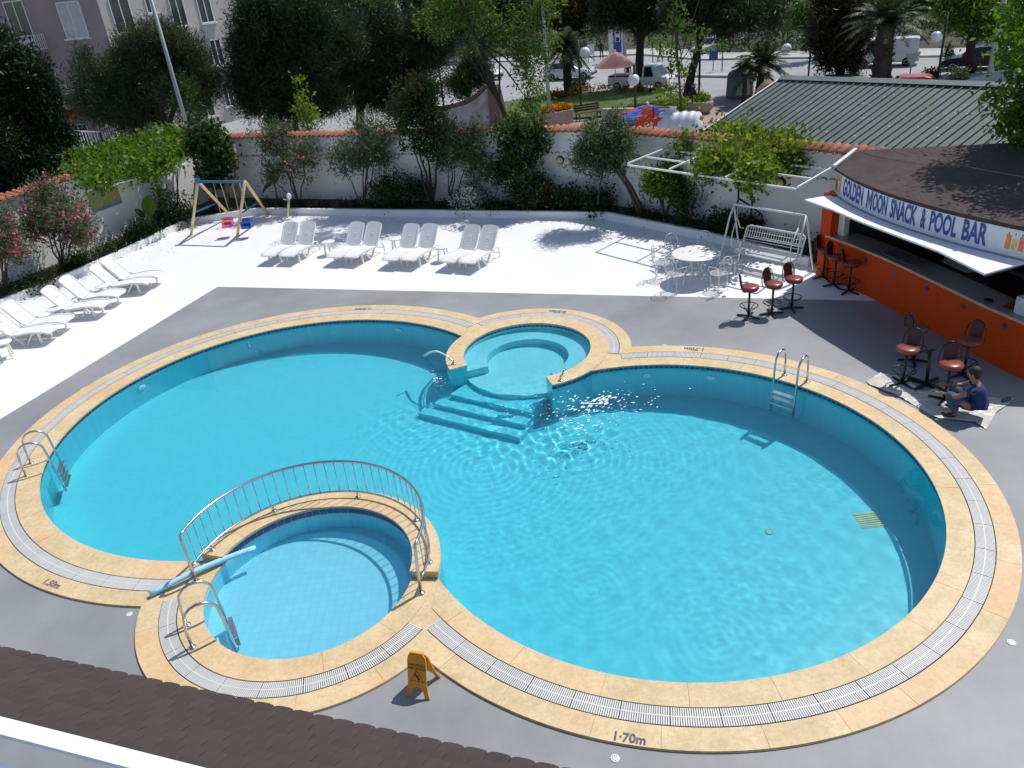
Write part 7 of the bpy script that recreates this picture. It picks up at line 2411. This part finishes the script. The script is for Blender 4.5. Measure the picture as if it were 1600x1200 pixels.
tree('conifer', 'dark conifer with a tall straight trunk beside the pickup truck', G(998, 140, ZS), [(1000, 18, 44, 30), (955, 8, 40, 24), (1035, 20, 36, 26), (1000, -20, 60, 30)], PN, 48000, .38, .12, 26, .26, .32, limbs=6)
tree('conifer', 'dark conifer with a leaning trunk behind the slender young tree', G(1073, 155, ZS), [(1090, 15, 44, 28), (1140, 25, 44, 24), (1185, 22, 40, 24), (1110, -20, 60, 24)], PN, 48000, .38, .12, 26, .26, .26, limbs=6)
tree('young_tree', 'slender young tree with sparse fresh leaves in front of the street', gb(1068, 38), [(1055, 25, 22, 28), (1042, 75, 14, 20), (1092, 62, 16, 16), (1065, 110, 18, 14), (1105, 150, 18, 9), (1040, 140, 14, 9), (1068, 165, 16, 7), (1050, -50, 60, 40), (1110, -80, 60, 40), (1000, -90, 50, 40)], GREEN['bright'], 3600, .19, .55, 12, .18, .06, limbs=9, barkm=bark)
tree('brown_cypress', 'brownish dark cypress beside the date palm', G(1312, 118, ZS), [(1305, 30, 36, 40), (1300, 75, 26, 28), (1335, 60, 24, 36), (1320, -5, 40, 24), (1330, 95, 12, 16)], GREEN['brown'], 26000, .36, .22, 26, .25, .26, limbs=5)
tree('lime_shrub_tree', 'pale green low tree behind the globe lamp and small palm', gb(1268, 66), [(1262, 35, 24, 16), (1250, 22, 34, 14), (1275, 50, 14, 10)], GREEN['lime'], 2800, .28, .45, 24, .25, .12, limbs=4)
tree('broadleaf_tree', 'leafy tree with a dark trunk beside the dark parked car', G(1518, 112, ZS), [(1520, 12, 44, 26), (1560, 25, 30, 28), (1490, 8, 36, 22), (1525, 45, 24, 12)], GREEN['bright'], 8000, .28, .5, 26, .28, .3, limbs=6)
# near tree hanging over the bar roof
nb = Vector((17.2, 20.6, ZS - .05))
tree('overhanging_tree', 'bright leafy tree hanging over the bar roof and casting its dappled shade', nb, [(1600, 85, 28, 26, -2.6), (1590, 30, 26, 24, -1), (1605, 180, 34, 34, -3.0), (1592, 205, 18, 12, -3.3), (1690, 60, 70, 60, -2), (1700, 170, 80, 60, -3), (1760, -40, 90, 80, -3), (1640, -60, 60, 50, -3), (1650, 120, 36, 50, -3.2)], GREEN['bright'], 16000, .17, .5, 24, .22, .16, limbs=9, up=-.1)
_ot = [o for o in COL.objects if o.name.startswith('overhanging_tree')][-1]
_wb = [(11.3, 16.5, 5.0, .7, .6, .5), (11.0, 15.7, 5.3, .6, .6, .4), (12.0, 17.0, 5.6, .9, .8, .6), (12.6, 16.2, 6.0, .9, .9, .6), (11.5, 15.1, 5.6, .6, .6, .4), (13.2, 17.4, 6.3, 1.1, 1.0, .8), (12.2, 15.4, 6.4, .8, .8, .5), (11.0, 16.6, 4.2, .35, .35, .25)]
cloud_obj('crown', leaf_cloud(_wb, 5200, .16, .5, 24, .2, 4711, -.1), GREEN['bright'], _ot)
_bm = MB()
for q in _wb: _bm.tube([(16.6, 19.6, 4.5), ((16.6 + q[0]) / 2, (19.6 + q[1]) / 2, q[2] + .4), q[:3]], [.09, .06, .02], 6)
_bm.build('branch', bark_d, _ot, world=True)
# palms
def frond(mb, base, d, L, arch, nl=30, lw=.045, ll=.5, seed=0):
    rnd = random.Random(seed)
    d = Vector(d).normalized()
    pts = []
    for k in range(nl + 1):
        t = k / nl
        pts.append(base + d * L * t + Vector((0, 0, -arch * L * t * t)))
    mb.tube(pts[::3] + [pts[-1]], .018, 4, cap=False)
    side_ = d.cross(Vector((0, 0, 1))); side_ = side_.normalized() if side_.length > .05 else Vector((1, 0, 0))
    for k in range(2, nl + 1):
        p = pts[k]; tan = (pts[k] - pts[k - 1]).normalized()
        l_ = ll * math.sin(PI * min(1, .15 + .8 * k / nl)) ** .6
        for s1 in (-1, 1):
            dd = (side_ * s1 + tan * .8 + Vector((0, 0, rnd.uniform(-.5, .15)))).normalized()
            w_ = tan * lw
            e = p + dd * l_
            mb.add([p - w_ * .5, p + w_ * .5, e], [(0, 1, 2)])
def palm(label, base, top, r0, r1, nf_, Lf, ll, name='palm_tree', elev=(-.5, 1.1), stub=False):
    root = thing(name, label, 'palm tree', base)
    t_ = MB()
    m = 14
    pts = [base + (top - base) * (k / m) for k in range(m + 1)]
    t_.tube(pts, [(r0 + (r1 - r0) * k / m) * (1 + (.10 if k % 2 else -.04)) for k in range(m + 1)], 10)
    if stub:
        rnd = random.Random(3)
        for k in range(150):
            h_ = rnd.random(); a = rnd.uniform(0, 2 * PI); c = base + (top - base) * h_; rr = r0 + (r1 - r0) * h_
            o_ = Vector((math.cos(a), math.sin(a), 0))
            t_.bar(c + o_ * rr * .8, c + o_ * (rr + .14) + Vector((0, 0, .22)), .09, .04)
    t_.build('trunk', bark_d if not stub else mat('palm_bark', (.07, .045, .035), .95, .4, 10, .5, 20), root, world=True)
    f_ = MB(); rnd = random.Random(SEED[0]); SEED[0] += 1
    for k in range(nf_):
        a = 2 * PI * k * .381966 + rnd.uniform(-.2, .2); e = elev[0] + (elev[1] - elev[0]) * (k / nf_)
        frond(f_, top, (math.cos(a) * math.cos(e), math.sin(a) * math.cos(e), math.sin(e)), Lf * rnd.uniform(.85, 1.1), .28 + .25 * (1 - k / nf_), seed=k, ll=ll, lw=.11)
    f_.build('crown', GREEN['palm'], root, world=True)
    return root
b0 = G(888, 149, ZS); tp_ = AT(884, 72, b0.y); palm('fan palm with a thick dark trunk on the lawn', b0, tp_, .34, .26, 46, 1.9, .55)
b0 = G(1376, 128, ZS); tp_ = AT(1386, 36, b0.y); palm('date palm with a rough stubbly trunk in front of the white van', b0, tp_, .62, .42, 50, 3.0, .62, elev=(.02, 1.35), stub=True)
b0 = AT(1185, 135, 50); b0.z = ZS; tp_ = AT(1192, 100, 50); palm('short bushy palm behind the thatched parasol', b0, tp_, .25, .2, 40, 2.0, .55, elev=(-.3, 1.4))
b0 = AT(1163, 145, 49); b0.z = ZS; tp_ = AT(1165, 104, 49); palm('small palm with a slim trunk beside the recycling container', b0, tp_, .14, .12, 16, 1.0, .35)
# low shrubs at street level
for x, y, rx, ry, lb, gm2 in ((1495, 122, 16, 10, 'low grey green shrub at the foot of the tree by the dark car', 'oleander'), (1455, 117, 10, 4, 'low shrub beside the lamp post near the van', 'shrub'), (1483, 85, 5, 16, 'narrow ivy covered stump beside the lamp post near the van', 'shrub'), (1338, 95, 7, 18, 'ivy covered trunk between the brownish cypress and the date palm', 'shrub'), (900, 132, 16, 10, 'dark low bush behind the lawn and the silver car', 'ground'),
                          (480, 195, 16, 16, 'yellow green young tree behind the tiled wall beside the pine', 'vine'), (430, 180, 18, 18, 'dark shrub behind the tiled wall under the huge pine', 'shrub'), (310, 210, 22, 18, 'dark shrub behind the corner of the walls', 'shrub'), (1050, 165, 30, 9, 'dark hedge along the plaza edge of the lawn', 'vine'), (800, 190, 14, 10, 'orange flowering low bush beside the monument pier', 'vine')):
    p = G(x, y + ry, ZS) if y + ry < 205 else AT(x, y + ry, 40)
    p.z = ZS - .03
    c = AT(x, y, p.y); s_ = mpp(c)
    root = thing('street_shrub', lb, 'shrub', p)
    zc_ = max(c.z, ZS + .2)
    cloud_obj('foliage', leaf_cloud([(c.x, c.y, zc_, rx * s_, rx * s_ * .7, max(.25, zc_ - ZS))], int(300 + rx * ry * 5), .17, .45, 20, .16, SEED[0]), GREEN[gm2], root); SEED[0] += 1
    MB().tube([p, c], .04, 6).build('stem', bark_d, root, world=True)
# undergrowth on the bank: nobody could count it
ub = []
for i in range(len(F2) - 1):
    a, b2 = F2[i], F2[i + 1]
    t_ = (b2 - a).normalized(); nn_ = Vector((-t_.y, t_.x))
    for j in range(int((b2 - a).length / 3)):
        for w_ in (1.5, 6, 12, 19, 27, 36):
            q = a + (b2 - a) * random.random() + nn_ * (w_ + random.uniform(-2.5, 2.5)); ub.append((q.x, q.y, ZS + .12 + w_ * .065 + .3, 1.8, 1.8, random.uniform(.3, 1.1)))
V, F = leaf_cloud(ub, 60000, .42, .4, 24, .4, 15)
o = link('undergrowth', fast_mesh('undergrowth', V, F), GREEN['ground']); tag(o, 'dark undergrowth covering the bank across the street', 'undergrowth', kind='stuff')
# trees closing the view beyond the street
kinds = [('pine', 'dark pine'), ('shrub', 'dark broadleaf tree'), ('cypress', 'dark evergreen'), ('pine2', 'grey green pine'), ('bronze', 'bronze leaved tree')]
spots = [(-60, 75, 0), (20, 100, 1), (330, 78, 0), (420, 88, 2), (560, 100, 1), (700, 96, 2), (790, 112, 0), (860, 118, 3), (905, 104, 4), (940, 122, 1), (1000, 128, 2), (1075, 112, 3), (1130, 105, 1), (1190, 112, 3), (1240, 95, 2), (1300, 92, 1), (1360, 96, 0), (1425, 84, 1), (1480, 92, 3), (1540, 80, 1), (1610, 76, 2), (1680, 70, 1)]
places = ['at the end of the street', 'beyond the apartment block', 'in the wood across the street', 'in the wood across the street']
for i, (x, Y, kd) in enumerate(spots):
    b0 = AT(x, 20, Y); b0.z = ZS + 1.0
    yy = 20 - (x - 800) * .015 if x < 840 else 28 - (x - 900) * .012
    cr = [(x, yy - 12, 62, 26), (x - 30, yy + 6, 34, 16), (x + 32, yy + 4, 34, 18), (x + random.uniform(-15, 15), yy - 40, 60, 26)]
    tree('background_tree', kinds[kd][1] + ' in the wood on the far side of the street', b0, cr, GREEN[kinds[kd][0]], 14000, .5, .30, 26, .42, .22, limbs=4, group='trees across the street')
# ------------------------------------------------------------------ brown shingled canopy roof just below the camera
ZE = 2.4
ea, eb = G(0, 1012, ZE), G(870, 1200, ZE)
d_ = (eb - ea); d_.z = 0; d_.normalize()
dn = Vector((d_.y, -d_.x, 0)); dn = dn if dn.y < 0 else -dn           # from the eave towards the camera
ta = G(0, 1128, 2.92); 
run = (ta - ea).dot(dn); slope = math.atan2(2.92 - ZE, run)
upv = (dn * math.cos(slope) + Vector((0, 0, math.sin(slope)))).normalized()
nrm_ = d_.cross(upv).normalized(); nrm_ = nrm_ if nrm_.z > 0 else -nrm_
can = thing('canopy_roof', 'brown shingled canopy roof with a white metal edge below the viewer', 'roof', (ea.x, ea.y, 0), kind='thing')
WC = lambda mb, nm, m: mb.build(nm, m, can, world=True)
e_s, e_e = ea - d_ * 2.2, eb + d_ * 2.0
LE = (e_e - e_s).length; sl_ = run / math.cos(slope)
dk = MB(); P = [e_s, e_e, e_e + upv * sl_, e_s + upv * sl_]
dk.add([p - nrm_ * .012 for p in P] + [p - nrm_ * .06 for p in P], [(0, 1, 2, 3), (7, 6, 5, 4), (1, 0, 4, 5), (2, 1, 5, 6), (3, 2, 6, 7), (0, 3, 7, 4)])
WC(dk, 'roof_deck', shingle)
TW, TH = .185, .135
sm = MB()
hw = TW / 2 - .002
out = [(-hw, TH * 1.9), (-hw, .03), (-hw * .8, .010), (-hw * .4, .0), (hw * .4, .0), (hw * .8, .010), (hw, .03), (hw, TH * 1.9)]
out = list(reversed(out))
Vb = [Vector((x, y, .010 - .008 * y / (TH * 1.9))) for x, y in out]; Va = [Vector((x, y, -.002)) for x, y in out]
k = len(out)
sm.add(Va + Vb, [tuple(range(k)), tuple(reversed(range(k, 2 * k)))] + [(i, k + i, k + (i + 1) % k, (i + 1) % k) for i in range(k)])
sh_me = sm.mesh('shingle'); sh_me.materials.append(shingle)
bmx = bmesh.new(); bmx.from_mesh(sh_me); bmesh.ops.recalc_face_normals(bmx, faces=bmx.faces[:]); bmx.to_mesh(sh_me); bmx.free()
Mrot = Matrix(((d_.x, upv.x, nrm_.x), (d_.y, upv.y, nrm_.y), (d_.z, upv.z, nrm_.z)))
if Mrot.determinant() < 0: Mrot = Matrix(((-d_.x, upv.x, nrm_.x), (-d_.y, upv.y, nrm_.y), (-d_.z, upv.z, nrm_.z)))
eul = Mrot.to_euler()
rows = int(sl_ / TH) + 1
cnt = 0
for j in range(rows):
    for i in range(int(LE / TW)):
        u = (i + .5 + (.5 if j % 2 else 0)) * TW
        p = e_s + d_ * u + upv * (j * TH - .015) + nrm_ * (.004 + .0)
        x_, y_ = pix(p)
        if not (-120 < x_ < 1100 and 950 < y_ < 1330): continue
        o = bpy.data.objects.new('shingle', sh_me); COL.objects.link(o); o.parent = can
        o.location = p - can.location + Vector((0, 0, random.uniform(-.0015, .0015))); o.rotation_euler = eul
        cnt += 1
# white metal trim and the blue-grey sheet above it
t0, t1 = e_s + upv * (sl_ - .02), e_e + upv * (sl_ - .02)
tr2 = MB(); tw = dn * .16 + Vector((0, 0, .05))
tr2.add([t0 + nrm_ * .03, t1 + nrm_ * .03, t1 + tw + nrm_ * .04, t0 + tw + nrm_ * .04, t0, t1, t1 + tw, t0 + tw], [(0, 1, 2, 3), (1, 0, 4, 5), (3, 2, 6, 7), (0, 3, 7, 4), (2, 1, 5, 6)])
WC(tr2, 'metal_trim', mat('trim_white', (.72, .73, .75), .35, .04, 2))
gt = MB(); g0_, g1_ = t0 + tw * 1.0 + nrm_ * .015, t1 + tw * 1.0 + nrm_ * .015
gl2 = dn * .14 + Vector((0, 0, -.06))
gt.add([g0_, g1_, g1_ + gl2, g0_ + gl2], [(0, 1, 2, 3)]); WC(gt, 'gutter_lip', mat('gutter_grey', (.30, .31, .31), .5, .1, 2))
bs = MB(); b0_, b1_ = g0_ + gl2, g1_ + gl2
bs.add([b0_, b1_, b1_ + dn * 1.6 + Vector((0, 0, .02)), b0_ + dn * 1.6 + Vector((0, 0, .02))], [(0, 1, 2, 3)]); WC(bs, 'flat_sheet', mat('blue_grey_sheet', (.17, .22, .33), .5, .1, 1.5))
pst = MB()
for u in (.3, .7): q_ = e_s + (e_e - e_s) * u + upv * .2; pst.bar(Vector((q_.x, q_.y, 0)), q_ - nrm_ * .06, .12)
pst.bar(e_s + upv * .2 - nrm_ * .1, e_e + upv * .2 - nrm_ * .1, .08)
WC(pst, 'support_frame', MT['white_paint'])
# the hotel wall that carries the canopy behind the viewer
hw_ = MB(); w0_ = t0 + dn * 1.9; w1_ = t1 + dn * 1.9
hw_.prism([(w0_.x, w0_.y), (w0_.x + dn.x * .3, w0_.y + dn.y * .3), (w1_.x + dn.x * .3, w1_.y + dn.y * .3), (w1_.x, w1_.y)], 0, 3.2)
WC(hw_, 'rear_wall', MT['white_wall'])
